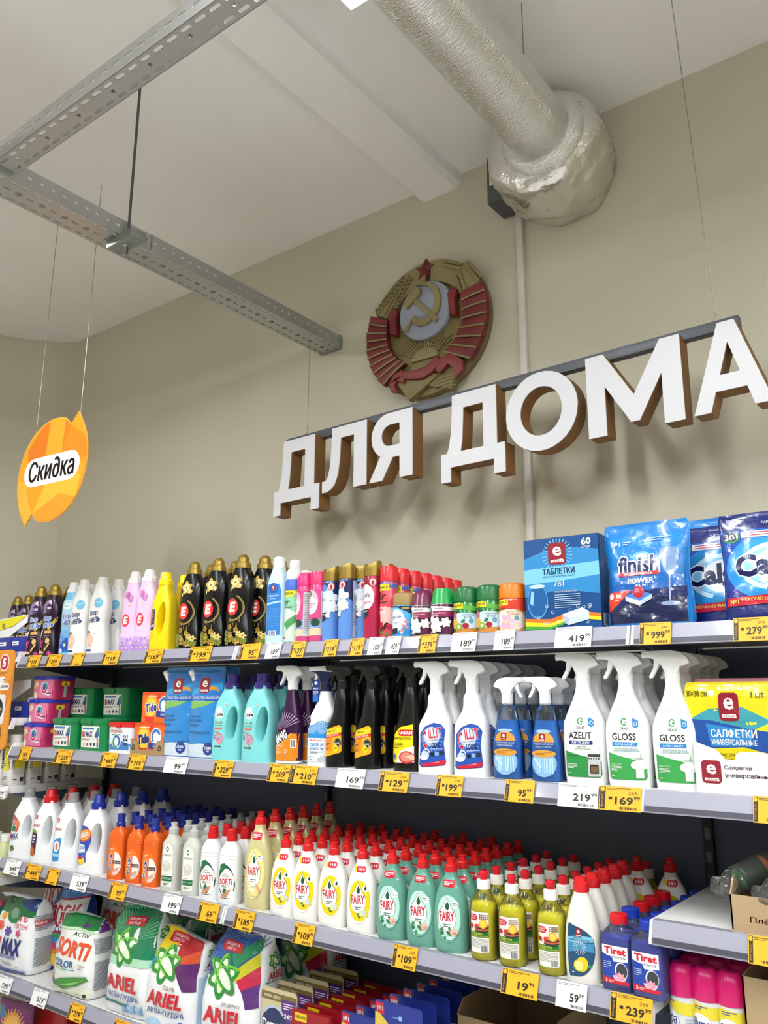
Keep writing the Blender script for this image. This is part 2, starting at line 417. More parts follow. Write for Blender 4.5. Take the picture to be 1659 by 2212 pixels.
t = thing('cable_tray', 'slotted galvanised tray parallel to the wall, running out at the top', 'cable tray', (-1.955, .925, TZ+.012), 0)
obj('tray_section', c2, t)
t = thing('threaded_rod', 'dark threaded rod holding the cable tray from the ceiling', 'rod', (-1.955, 1.305, TZ))
obj('rod', tube_mesh('rod', [(0, 0, -.06), (0, 0, CEIL-TZ)], .0042, mat('#5c5e60', .45, .8), 8), t)
cl = obj('clamp', box_mesh('clamp', (-.07, -.025, -.030), (.055, .025, -.003), zinc2, .002), t)
obj('nut', lathe([(-.038, .0095), (-.030, .0095)], 1, 6).mesh('nut', zinc, 20), cl)

# ---------------------------------------------------------------- foil duct and its insulated elbow
foil = mat('#e6e6e2', .25, .95, bump=(42, 1.0, (1.2, 9, 1.2), .0045))
foil2 = mat('#e0deda', .22, .95, bump=(30, 1.0, (1, 1, 1), .006))
DX, DZ = -.952, H0+1.685
t = thing('air_duct', 'foil-wrapped silver air duct running across the ceiling to the wall', 'duct', (DX, 2.03, DZ))
def turned(secs, name, m, k=2, n=40, wob=0, dx=0):
    """a lathe along -y, with an uneven skin"""
    bm = lathe(secs, k, n).bm()
    for v in bm.verts:
        x, y, z = v.co
        if wob:
            q = 1+wob*(noise.noise(Vector((x*12, y*12, z*16)))+.45*abs(noise.noise(Vector((x*34, y*34, z*50)))))
            x *= q; y *= q
        v.co = (x+dx, -z, y)
    bmesh.ops.recalc_face_normals(bm, faces=bm.faces[:])
    return to_mesh(bm, name, m, True, None)
pp = [(0, .094)]+[(.12*i, .094+.0012*(i % 2)) for i in range(1, 30)]+[(3.6, .094)]
obj('pipe', turned(pp, 'pipe', foil, 1), t)
obj('clamp_ring', turned([(-.012, .100), (-.012, .104), (.006, .104), (.006, .100)], 'ring', zinc2, 1), t)
obj('hanger_wire', tube_mesh('wire', [(.085, -.27, .02), (.085, -.27, CEIL-DZ)], .0014, mat('#8a8a86', .4, .9), 6), t)
t = thing('duct_elbow', 'crumpled foil insulation around the duct elbow against the wall', 'duct', (DX-.035, 2.03, DZ+.005))
obj('insulation', turned([(-.275, .15), (-.27, .162), (-.21, .178), (-.13, .186), (-.07, .180), (-.03, .160), (-.012, .135), (-.006, .115), (-.004, .104)], 'insulation', foil2, 5, 72, .09), t)
obj('collar', turned([(-.05, .128), (-.02, .136), (.0, .128), (.012, .112), (.014, .101)], 'collar', foil, 2, 40, .05, .03), t)
t = thing('junction_box', 'dark grey junction box on the wall behind the duct elbow', 'box', (-1.205, WALL_Y-.10, H0+1.72))
obj('casing', box_mesh('casing', (-.03, -.02, -.085), (.06, .095, .09), mat('#4c4d50', .5), .006), t)
obj('sticker', Art().rect(-.018, -.02, .02, .05, '#d8d8d4').rect(-.010, -.01, .012, .04, '#55565a').rect(-.006, -.005, .008, .035, '#d8d8d4').mesh('sticker', flat(-.02), PAPER()), t)

# ---------------------------------------------------------------- hanging letters
white_l = mat('#d0d0d4', .4); brown = mat('#8a6236', .6, vary=(8, '#7c5830')); grey_bar = mat('#54575c', .45, .2)
A0 = Vector((-2.094, 2.15, H0+.931)); A1 = Vector((-.457, 2.08, H0+.934)); SYAW = math.atan2(A1.y-A0.y, A1.x-A0.x); SL = (A1-A0).length
sign = thing('hanging_sign', 'white block letters with brown sides hung from a grey bar', 'sign', A0, SYAW)
def sx(u, v):                                # a photo pixel on the sign's front plane, in the sign's own x and z
    n = Vector((-math.sin(SYAW), math.cos(SYAW), 0)); o = Vector((0, 0, H0)); q = A0-n*.03; d = ray(u, v)
    p = o+d*((q-o).dot(n)/d.dot(n)); l = Matrix.Rotation(-SYAW, 3, 'Z') @ (p-A0); return l.x, l.z
obj('bar', box_mesh('bar', (0, -.004, -.002), (SL, .024, .028), grey_bar, .002), sign)
def arcp(cx, cz, rx, rz, a0, a1, n): return [(cx+rx*math.cos(math.radians(a0+(a1-a0)*i/n)), cz+rz*math.sin(math.radians(a0+(a1-a0)*i/n))) for i in range(n+1)]
LET = {
 'D': ([(0, 0), (.155, 0), (.155, .165), (.83, .165), (.83, 0), (1, 0), (1, .33), (.885, .33), (.885, 1), (.19, 1), (.185, .80), (.165, .55), (.13, .40), (.10, .33), (0, .33)], [[(.32, .33), (.68, .33), (.68, .83), (.37, .83), (.36, .65), (.345, .45)]]),
 'L': ([(0, .0), (.10, .0), (.20, .03), (.29, .10), (.36, .24), (.40, .45), (.42, .82), (.72, .82), (.72, 0), (1, 0), (1, 1), (.22, 1), (.20, .60), (.17, .36), (.13, .23), (.08, .18), (.0, .18)], []),
 'YA': ([(0, 0), (.31, 0), (.55, .32), (.71, .32), (.71, 0), (1, 0), (1, 1), (.45, 1)]+arcp(.45, .665, .40, .335, 100, 250, 12)+[(.26, .365)], [[(.71, .50), (.71, .82), (.48, .82)]+arcp(.48, .66, .19, .16, 95, 265, 8)+[(.48, .50)]]),
 'O': (arcp(.5, .5, .5, .5, 0, 345, 30), [arcp(.5, .5, .29, .31, 0, 345, 30)]),
 'M': ([(0, 0), (.20, 0), (.20, .60), (.46, .10), (.55, .10), (.80, .60), (.80, 0), (1, 0), (1, 1), (.80, 1), (.505, .42), (.20, 1), (0, 1)], []),
 'A': ([(0, 0), (.22, 0), (.30, .22), (.70, .22), (.78, 0), (1, 0), (.61, 1), (.39, 1)], [[(.37, .40), (.63, .40), (.50, .76)]])}
Zb, Zt = -.252, .006
for nm, k, (ul, vl), (ur, vr), low in (('letter_de', 'D', (593, 1090), (690.5, 1070), -.272), ('letter_el', 'L', (697, 1068), (793, 1000), Zb+.03), ('letter_ya', 'YA', (799, 1046), (892.5, 980), Zb+.03), ('letter_de', 'D', (955, 1030), (1093, 990), -.272),
                       ('letter_o', 'O', (1094.7, 911), (1250, 883), -.232), ('letter_em', 'M', (1270, 870), (1476, 830), -.228), ('letter_a', 'A', (1502, 904), (1672, 855), -.226)):
    xl, xr = sx(ul, vl)[0], sx(ur, vr)[0]; pts, hs = LET[k]; tr = lambda P: [(xl+(xr-xl)*p[0], low+(Zt-low)*p[1]) for p in P]
    o = obj(nm, prism_mesh(nm, tr(pts), -.031, .022, brown, 0, 'xz', [tr(h) for h in hs], 30), sign); o['label'] = 'white letter with brown sides'
    obj('face', prism_mesh('face', tr(pts), -.0345, -.0311, white_l, 0, 'xz', [tr(h) for h in hs], 30), o)
wire_m = mat('#8d8a80', .4, .7)
for u, v, top in ((647, 944, TZ+.0), (1536, 690, CEIL)):
    x = sx(u, v)[0]; z1 = top-A0.z; hk = obj('hook', tube_mesh('hook', [(x, .01, .026), (x-.005, .01, .036), (x+.004, .01, .046), (x-.003, .01, .056), (x, .01, .064)], .0016, wire_m, 6), sign)
    obj('wire', tube_mesh('wire', [(x, .01, .06), (x, .01 if u < 1000 else -.13, z1)], .0011, wire_m, 6), sign)

# ---------------------------------------------------------------- round discount sign
DC = Vector((-2.662, 1.545, H0+.80)); dr = .192
t = thing('discount_sign', 'orange oval discount sign hung on two thin wires', 'sign', DC, math.radians(4))
WG = ((54, 1.19), (48, 1.155), (40, 1.12), (30, 1.09), (18, 1.06), (4, 1.03), (-10, 1.01))
wing_r = [(dr*.47, dr*.80), (dr*.66, dr*1.02)] + [(dr*k*math.cos(math.radians(a)), dr*k*math.sin(math.radians(a))) for a, k in WG]
outer = [(dr*math.cos(math.radians(a)), dr*math.sin(math.radians(a))) for a in range(-20, -115, -8)] + [(-dr*.47, -dr*.80), (-dr*.66, -dr*1.02)] + \
        [(-dr*k*math.cos(math.radians(a)), -dr*k*math.sin(math.radians(a))) for a, k in WG] + [(dr*math.cos(math.radians(a)), dr*math.sin(math.radians(a))) for a in range(160, 65, -8)]
outer = wing_r+outer
obj('board', prism_mesh('board', outer, 0, .004, mat('#e2a24a', .45)), t)
a = Art().poly([(x*.985, z*.985) for x, z in outer], '#f0a21f')
a.poly([(-.15, .09), (-.08, .165), (-.03, .185), (-.045, .02), (-.13, -.02)], '#e0791a').poly([(-.03, .186), (.06, .180), (.05, .05), (-.045, .02)], '#eda72c').poly([(.06, .18), (.088, .150), (.05, .06)], '#dd7f17')
a.poly([(.05, .06), (.09, .150), (.180, .096), (.194, .02), (.06, .0)], '#ea8d1f').poly([(.06, 0), (.194, .0), (.176, -.06), (.02, -.06)], '#f3a829')
a.poly([(-.19, -.02), (-.14, -.03), (-.12, -.10), (-.09, -.15), (-.12, -.19), (-.17, -.12)], '#f2b63a').poly([(-.09, -.155), (.06, -.09), (.15, -.12), (.10, -.165), (.02, -.188), (-.05, -.182)], '#f6a02a').poly([(-.09, -.155), (-.01, -.03), (.17, -.04), (.15, -.12), (.06, -.095)], '#f9bd35')
a.L = [(q[0], q[1], tuple(k*.74 for k in q[2])) for q in a.L]     # the printed oranges are deep
a.rr(-.158, -.052, .158, .054, .052, '#e2e0e2').text('Ски∂ка', 0, .004, .262, .078, '#1c1512', .034, .12)
obj('print', a.mesh('print', flat(0), print_mat(.35)), t)
for u, v, x in ((72, 915, -.115), (170, 905, .135)):
    obj('wire', tube_mesh('wire', [(x, .002, .155 if x > 0 else .15), (x, .002, CEIL-DC.z)], .0011, wire_m, 6), t)

# ---------------------------------------------------------------- painted relief emblem
EX, EZ, ER = -1.556, H0+1.31, .27
em = thing('wall_emblem', 'round painted relief emblem with red ribbons and gold wheat on the wall', 'emblem', (EX, WALL_Y, EZ))
gold = mat('#7d7046', .55, bump=(30, .3)); gold_l = mat('#8b7f55', .55); red = mat('#7a2a2b', .5, vary=(9, '#692223')); red_p = mat('#7c302f', .5); pale = mat('#939aa6', .55)
def E(p): return (p[0]*ER, p[1]*ER)
def epart(nm, pts, y0, y1, m, par=None, bev=.003, hole=None):
    return obj(nm, prism_mesh(nm, [E(p) for p in pts], y1, y0, m, bev, 'xz', [[E(p) for p in h] for h in hole] if hole else None, 40), par or em)
epart('backing', arcp(.055, -.01, .94, .95, 0, 354, 60), 0, -.030, gold)
ang = lambda a, r: (.055+r*math.cos(math.radians(a)), -.01+r*math.sin(math.radians(a)))
inner = lambda a: .57
epart('sheaf_left', [ang(a, .93) for a in range(88, 158, 6)]+[ang(a, .62) for a in range(156, 86, -6)], -.029, -.046, gold_l)
epart('sheaf_right', [ang(a, .93) for a in range(84, 22, -6)]+[ang(a, .62) for a in range(22, 84, 6)], -.029, -.046, gold_l)
for a0, a1, b0, b1, n in ((156, 226, 158, 236, 9), (21.7, -43, 28, -56, 7)):
    for i in range(n):                        # the ribbon winds round the wheat, one turn above the next
        f = lambda t: (a0+(a1-a0)*t, b0+(b1-b0)*t, .63-.08*t); t0, t1 = i/n, (i+.94)/n
        wp = epart('ribbon_wrap', [ang(f(t0+(t1-t0)*q)[0], .96) for q in (0, .5, 1)]+[ang(f(t0+(t1-t0)*q)[1], f(t0+(t1-t0)*q)[2]) for q in (1, .5, 0)], -.029, -.060+.003*(i % 2), red, None, .005)
        e = f((i+.97)/n); pa, pb = ang(e[0], .96), ang(e[1], e[2])
        obj('gold_edge', tube_mesh('edge', [(E((pa[0]+(pb[0]-pa[0])*t_, 0))[0], -.059-.003*math.sin(PI*t_), E((0, pa[1]+(pb[1]-pa[1])*t_))[1]) for t_ in (0, .33, .66, 1)], .0034, gold_l, 6), wp)
gl = epart('globe', arcp(.065, .21, .415, .41, 0, 351, 40), -.029, -.052, pale, None, .006)
sick = [(-.06, .585), (.06, .60), (.20, .56), (.30, .45), (.345, .30), (.32, .15), (.24, .05), (.12, -.02), (.0, -.015), (-.10, .06), (-.13, .12), (-.09, .16), (-.04, .11), (.03, .075), (.11, .08), (.19, .14), (.245, .22), (.25, .32), (.21, .44), (.13, .53), (.03, .57)]
epart('sickle', sick, -.051, -.064, gold_l, gl); epart('sickle_handle', [(-.13, .13), (-.08, .15), (-.20, -.045), (-.25, -.02)], -.051, -.064, gold_l, gl)
epart('hammer_head', [(-.255, .36), (-.20, .29), (.03, .45), (.015, .53), (-.05, .55)], -.051, -.068, gold_l, gl); epart('hammer_handle', [(-.085, .44), (-.13, .39), (.25, -.03), (.30, .02)], -.051, -.062, gold_l, gl)
sun = epart('sun', arcp(.03, -.46, .21, .15, 0, 180, 14), -.029, -.042, gold_l)
for i in range(17):
    a = math.radians(28+i*124/16); r0, r1 = .17, .17+.30+.06*math.sin(i*2.1)
    c, s = math.cos(a), math.sin(a); q = .010
    epart('sun_ray', [(.03+r0*c-q*s, -.46+r0*s*.8+q*c), (.03+r1*c, -.46+r1*s*.82), (.03+r0*c+q*s, -.46+r0*s*.8-q*c)], -.029, -.038, gold_l, sun, 0)
for nm, X in (('wheat_ear', [((-.78, .40), (-.28, .78)), ((-.62, .27), (-.38, .60)), ((-.52, .30), (-.18, .76))]), ('wheat_ear', [((.34, .82), (.60, .68)), ((.58, .58), (.66, .30)), ((.70, .72), (.90, .42))])):
    for p, q in X:
        bm = bmesh.new(); d = Vector((q[0]-p[0], q[1]-p[1])); L_ = d.length; d.normalize(); nrm = Vector((-d.y, d.x))
        for j in range(9):
            for s in (-1, 1):
                c = Vector(p)+d*L_*(j+.3)/9; e = c+d*.075+nrm*s*.05
                tube(bm, [(c.x*ER, -.046, c.y*ER), ((c.x+e.x)/2*ER, -.052, (c.y+e.y)/2*ER), (e.x*ER, -.048, e.y*ER)], [.001, .0062, .001], 5)
        obj(nm, to_mesh(bm, nm, gold_l, True, 60), em)
bm = bmesh.new(); sp = []                     # five-pointed star with raised ridges
for i in range(10):
    r = .165 if i % 2 == 0 else .07; a = math.radians(90+36*i-6); sp.append(((.06+r*math.cos(a))*ER, -.047, (.81+r*math.sin(a))*ER))
top = bm.verts.new((.06*ER, -.068, .81*ER)); sv = [bm.verts.new(p) for p in sp]; bv = [bm.verts.new((p[0], -.028, p[2])) for p in sp]
for i in range(10): bm.faces.new((top, sv[i], sv[(i+1) % 10])); bm.faces.new((sv[i], bv[i], bv[(i+1) % 10], sv[(i+1) % 10]))
bmesh.ops.recalc_face_normals(bm, faces=bm.faces[:]); obj('star', to_mesh(bm, 'star', red, False), em)
epart('tie_wedge', [(-.44, -.66), (-.20, -1.0), (.26, -.76), (.10, -.60)], -.02, -.052, gold, None, .004); w2 = epart('tie_wedge', [(.05, -.84), (.45, -.98), (.55, -.66), (.30, -.66)], -.012, -.044, gold, None, .004)
for i in range(6):
    z = -.70-.045*i; obj('groove', tube_mesh('g', [((.14+.02*i)*ER*.9, -.045, (z-.02)*ER), (.52*ER, -.045, (z-.01)*ER)], .0022, gold_l, 5), w2)
for nm, L_ in (('bottom_ribbon', [(-.30, -.58), (-.10, -.62), (.10, -.60), (.28, -.50), (.34, -.60), (.20, -.72), (.05, -.77), (-.12, -.74), (-.26, -.70)]), ('ribbon_loop', [(-.50, -.72), (-.42, -.60), (-.28, -.56), (-.22, -.66), (-.26, -.76), (-.36, -.70), (-.40, -.76), (-.33, -.88), (-.45, -.84)]),
               ('ribbon_loop', [(.24, -.70), (.34, -.54), (.50, -.52), (.66, -.66), (.67, -.80), (.55, -.88), (.52, -.74), (.44, -.66), (.32, -.76)])):
    epart(nm, L_, -.044, -.066, red_p, None, .006)
for x, z, h in ((-.43, .20, .20), (.52, .22, .20)):
    k = epart('ribbon_knot', [(x-.06, z-h), (x+.05, z-h-.04), (x+.03, z), (x+.07, z+h*.6), (x-.02, z+h), (x-.08, z+h*.5)], -.029, -.062, red, None, .006)

# ---------------------------------------------------------------- shelving
FY = 1.79                                    # the plane of the shelf fronts
XE = [-4.06, -3.175, -1.925, -.675, .575]     # bay edges
BACK = 2.235
S1, S2, S3, S4, S5 = H0+.166, H0-.178, H0-.581, H0-.968, H0-1.33
panel_m = mat('#545c74', .55, bump=(80, .05)); post_m = mat('#1d1f26', .5); deck_m = mat('#d9d8d6', .4, bump=(90, .03)); rail_m = mat('#9e9eae', .35, coat=.4); rail_d = mat('#4a4a56', .4); edge_m = mat('#e6e6e8', .4)
BN = ['bay of dishwasher tablets nearest the far-left end', 'left bay of laundry bottles', 'middle bay of dish soap bottles', 'right bay of napkin packs']
for i in range(4):
    t = thing('shelving_frame', 'dark navy back panels and uprights behind the %s' % ['shampoo bay at the left edge', 'laundry bay', 'dish soap bay', 'napkin and film bay'][i], 'shelving', (XE[i], BACK, 0))
    w = XE[i+1]-XE[i]
    for z0, z1 in ((.05, S4-.05), (S4-.048, S3-.2), (S3-.198, S2-.1), (S2-.098, S1-.03)):
        obj('back_panel', box_mesh('back_panel', (.012, 0, z0), (w-.012, .015, z1), panel_m if i else mat('#b9b6a8', .6)), t)
    pm = obj('upright', box_mesh('upright', (-.012, -.02, 0), (.012, .03, S1-.02), post_m, .002), t)
    sm = box_mesh('slot', (-.006, -.0215, 0), (.006, -.0195, .027), mat('#5f626c', .5, .3))
    for k in range(26): obj('slot', sm, pm, (0, 0, .3+k*.054))
    if i == 3: obj('upright', box_mesh('upright', (w-.012, -.02, 0), (w+.012, .03, S1-.02), post_m, .002), t)
PROFILE = [(.016, -.006), (.016, 0), (-.002, 0), (-.016, -.038), (-.016, -.044), (.004, -.044)]
def shelf(bay, z, label, deck=None, y0=FY):
    x0, x1 = XE[bay]+.002, XE[bay+1]-.002; t = thing('shelf', label, 'shelf', (x0, y0, z), 0, 'shelves of the wall shelving'); w = x1-x0
    obj('deck', box_mesh('deck', (0, .012, -.028), (w, BACK-y0-.024, 0), deck or deck_m, .002), t)
    r = obj('price_rail', prism_mesh('rail', PROFILE, .006, w-.006, rail_m, 0, 'yz', angle=20), t)
    obj('lower_lip', prism_mesh('lip', [(-.0135, -.0305), (-.0150, -.0312), (-.0174, -.0400), (-.0160, -.0400)], .008, w-.008, rail_d, 0, 'yz', angle=20), r)
    for x in (0, w-.006): obj('rail_end', prism_mesh('end', [(p[0]-.0015, min(p[1]+.001, 0)) for p in PROFILE], x, x+.006, edge_m, .001, 'yz', angle=20), t)
    for x in (.004, w-.008): obj('bracket', prism_mesh('bracket', [(.02, -.028), (BACK-y0-.03, -.028), (BACK-y0-.03, -.10), (BACK-y0-.07, -.095), (.05, -.04)], x, x+.004, panel_m, 0, 'yz'), t)
    return t
shelf(1, S1, 'top shelf board holding softener bottles over the laundry bay'); shelf(2, S1, 'top shelf board holding air fresheners and tablet box'); shelf(3, S1, 'top shelf board holding the blue foil pouches')
shelf(1, S2, 'second shelf board holding capsule tubs and refill pouches'); shelf(2, S2, 'second shelf board holding the trigger spray bottles'); shelf(3, S2, 'second shelf board holding the napkin carton')
shelf(1, S3, 'third shelf board holding white jugs and orange bottles'); shelf(2, S3, 'third shelf board holding the dish soap bottles'); S3R = H0-.430; shelf(3, S3R, 'half-empty white shelf board holding the cardboard film carton')
shelf(1, S4, 'fourth shelf board holding bags of washing powder'); shelf(2, S4, 'fourth shelf board holding toilet block packs'); S4R = H0-.745; shelf(3, S4R, 'low shelf board holding pink-capped spray cans')
shelf(1, S5, 'bottom shelf board below the washing powder'); shelf(2, S5, 'bottom shelf board below the toilet block packs')
cream = mat('#e2e0da', .45)
B0 = [(S1+.022, 'white shelf board under the blue carton at the left edge'), (H0-.07, 'white shelf board behind the orange price panel'), (H0-.326, 'white shelf board holding yellow-labelled shampoo bottles'), (H0-.655, 'white shelf board holding pale yellow bottles'), (H0-.95, 'white shelf board holding small teal jars')]
for z, lb in B0: shelf(0, z, lb, cream)

# ---------------------------------------------------------------- price tags clipped to the rails
YEL = '#f5b427'
def price_tag(u0, u1, v, zs, kind, price, sup='99', strip=True, big=False, extra=None):
    z = zs-.021; x0 = at(u0, v, 1, FY-.012).x; x1 = at(u1, v, 1, FY-.012).x; w = x1-x0; h = .050
    t = thing('price_tag', TAGL.pop(0), 'price tag', ((x0+x1)/2, FY-.0135, z), 0, 'price tags on the shelf rails'); t.rotation_euler = (math.radians(-17), 0, 0)
    bc = YEL if kind == 'y' else '#f1f0f2'; ink = '#2a2112'
    obj('card', box_mesh('card', (-w/2, -.0012, -h/2), (w/2, 0, h/2), mat(bc, .5)), t)
    a = Art().rect(-w/2+.0005, -h/2+.0005, w/2-.0005, h/2-.0005, bc)
    if kind == 'y' and strip:
        sw = w*.15; a.rect(-w/2+.0015, -h/2+.002, -w/2+sw, h/2-.002, '#2c2418').ell(-w/2+sw*.54, h/2-.007, sw*.36, .0045, YEL, 12)
        a.text('Скидка' if price in ('999', '239', '279', '109') else 'выгодно', -w/2+sw*.54, -.005, h*.56, sw*.42, '#e8b64a', .01, 0, PI/2)
    a.lines(-w/2+w*(.18 if kind == 'y' else .04), h/2-.0085, w/2-w*.25, h/2-.0025, 2, '#6a5518' if kind == 'y' else '#888888')
    if price:
        a.text(price, w*.10, -.004, w*.145*len(price), h*.33, ink, .03)
        if sup: a.text(sup, w*.10+w*.0725*len(price)+w*.085, h*.055, w*.15, h*.15, ink, .02)
        a.bars(w*.0, -h/2+.003, w*.42, -h/2+.0085, ink, 16)
        if kind == 'y' and len(price) == 3: a.text(extra or '2'+price[1:], w*.30, h*.25, w*.2, h*.12, '#7a4a10', .005); a.rect(-w*.27, -.003, -w*.18, .003, ink)
    else: a.rect(w*.28, h*.18, w*.42, h*.34, '#3a2f18').bars(-w*.1, -h/2+.004, w*.35, -h/2+.009, ink, 14)
    obj('print', a.mesh('print', flat(-.0012), print_mat(.5), off=.0002, lay=.00006), t)
    return t
TAGS = [ # left and right pixel, pixel row, shelf top, colour, price, where it is
 (59, 86, 1434, S1, 'y', '209', 'below the two dark purple softeners, first'), (101, 131, 1432, S1, 'y', '209', 'below the dark purple softeners, second'), (155, 180, 1431, S1, 'y', '', 'without price below the white softeners'),
 (222, 257, 1428, S1, 'y', '119', 'below the white and pink softeners'), (314, 351, 1423, S1, 'y', '169', 'below the yellow softener jug'), (409, 456, 1417, S1, 'y', '199', 'below the black flowered softeners'),
 (519, 562, 1412, S1, 'y', '95', 'at the joint on the top rail'), (576, 607, 1410, S1, 'w', '109', 'below the light blue conditioner'), (629, 659, 1408, S1, 'y', '139', 'below the green-blue air freshener'), (699, 729, 1405, S1, 'y', '119', 'below the pink aerosol cans'),
 (756, 786, 1403, S1, 'y', '119', 'below the gold-capped aerosol cans'), (797, 828, 1400, S1, 'w', '109', 'below the crimson aerosol can'), (836, 865, 1398, S1, 'w', '459', 'below the red fruit air freshener'), (905, 943, 1394, S1, 'y', '379', 'below the purple refill can'),
 (977, 1030, 1389, S1, 'w', '189', 'below the green-capped cans, first'), (1069, 1112, 1386, S1, 'w', '189', 'below the orange-capped can'), (1200, 1279, 1380, S1, 'w', '419', 'below the tablet carton'), (1382, 1450, 1371, S1, 'y', '999', 'below the blue tablet pouch'), (1585, 1662, 1365, S1, 'y', '279', 'below the water softener pouches'),
 (42, 66, 1632, S2, 'y', '349', 'below the pink capsule tubs'), (120, 155, 1638, S2, 'y', '239', 'below the green capsule tubs'), (218, 252, 1645, S2, 'y', '449', 'below the red-lidded capsule tub'), (277, 313, 1648, S2, 'y', '319', 'below the orange capsule boxes'),
 (357, 405, 1655, S2, 'w', '99', 'below the blue refill pouches'), (462, 503, 1663, S2, 'y', '329', 'below the turquoise jug'), (581, 626, 1673, S2, 'y', '209', 'below the orange and purple spray'), (629, 685, 1680, S2, 'y', '210', 'below the white spray with blue rays'),
 (728, 788, 1690, S2, 'w', '169', 'below the black spray bottles'), (821, 883, 1696, S2, 'y', '129', 'below the black grease remover'), (944, 1000, 1704, S2, 'y', '199', 'below the white and blue limescale sprays'), (1092, 1155, 1715, S2, 'y', '95', 'below the blue glass cleaners'),
 (1207, 1293, 1722, S2, 'w', '219', 'below the white grease foam spray'), (1296, 1386, 1731, S2, 'y', '169', 'below the white shine sprays'), (1628, 1700, 1752, S2, 'y', '', 'below the napkin carton'),
 (12, 44, 1873, S3, 'w', '649', 'below the white jug at the left end'), (55, 88, 1883, S3, 'y', '449', 'below the red-capped white jug'), (102, 127, 1893, S3, 'y', '', 'without price below the white jugs'), (155, 190, 1905, S3, 'w', '539', 'below the blue-capped white jug'),
 (238, 273, 1925, S3, 'y', '99', 'below the orange dish balm'), (352, 391, 1950, S3, 'w', '199', 'below the cloudy dish gel bottles'), (430, 472, 1970, S3, 'y', '69', 'below the aloe dish balm'), (508, 549, 1985, S3, 'y', '189', 'below the gold dish soap bottle'),
 (636, 679, 2015, S3, 'y', '109', 'below the lemon dish soap'), (850, 901, 2064, S3, 'y', '109', 'below the mint dish soap'), (1085, 1163, 2125, S3, 'y', '19', 'below the clear yellow dish soap'), (1203, 1268, 2150, S3, 'w', '59', 'below the white lemon dish soap'), (1320, 1410, 2185, S3, 'y', '239', 'below the blue drain cleaners'),
 (-6, 25, 2135, S4, 'w', '599', 'below the first powder bag'), (70, 102, 2160, S4, 'w', '519', 'below the multicoloured powder bag'), (150, 181, 2187, S4, 'y', '279', 'below the white and green powder bag'), (246, 280, 2212, S4, 'y', '', 'at the bottom edge below the green powder bag'),
 (1618, 1690, 2060, S3R, 'y', '', 'on the half-empty shelf under the film carton'), (-12, 14, 1722, B0[2][0], 'w', '399', 'below the shampoo bottles at the left edge')]
TAGL = ['%s price tag%s %s' % ('yellow' if q[4] == 'y' else 'white', ' reading '+q[5] if q[5] else '', q[6]) for q in TAGS]
for q in TAGS: price_tag(*q[:6], sup='' if q[5] in ('209', '119', '349') and q[0] < 300 else '99')

# ================================================================ the kinds of goods (each built once; fronts face -y, base at z 0)
def P(name, cat, *parts): return dict(name=name, cat=cat, parts=[(q[0], q[1], list(q[2]) if len(q) > 2 else []) for q in parts])
def pl(c, rough=.32, **k): return mat(c, rough, coat=.15, **k)
def flip_cap(z, r, m, h=.030, name='cap'):
    """screw cap with a waisted flip-top nozzle"""
    return lathe([(z, r*.97), (z+.001, r), (z+h*.48, r), (z+h*.54, r*.92), (z+h*.60, r*.62), (z+h*.85, r*.58), (z+h*.90, r*.70), (z+h*.99, r*.70), (z+h, r*.62)], 1, 20).mesh(name, m, 30)
def ribbed(z0, z1, r, m, n=20, name='cap', top=.9):
    bm = bmesh.new(); R = []
    for z, k in ((z0, 1), (z1-.002, 1), (z1, top)):
        R.append([bm.verts.new(((r*k-(.0006 if i % 2 else 0))*math.cos(PI*i/n), (r*k-(.0006 if i % 2 else 0))*math.sin(PI*i/n), z)) for i in range(2*n)])
    for a, b in zip(R, R[1:]):
        for i in range(2*n): bm.faces.new((a[i], a[(i+1) % (2*n)], b[(i+1) % (2*n)], b[i]))
    bm.faces.new(R[0][::-1]); bm.faces.new(R[-1]); return to_mesh(bm, name, m, False)

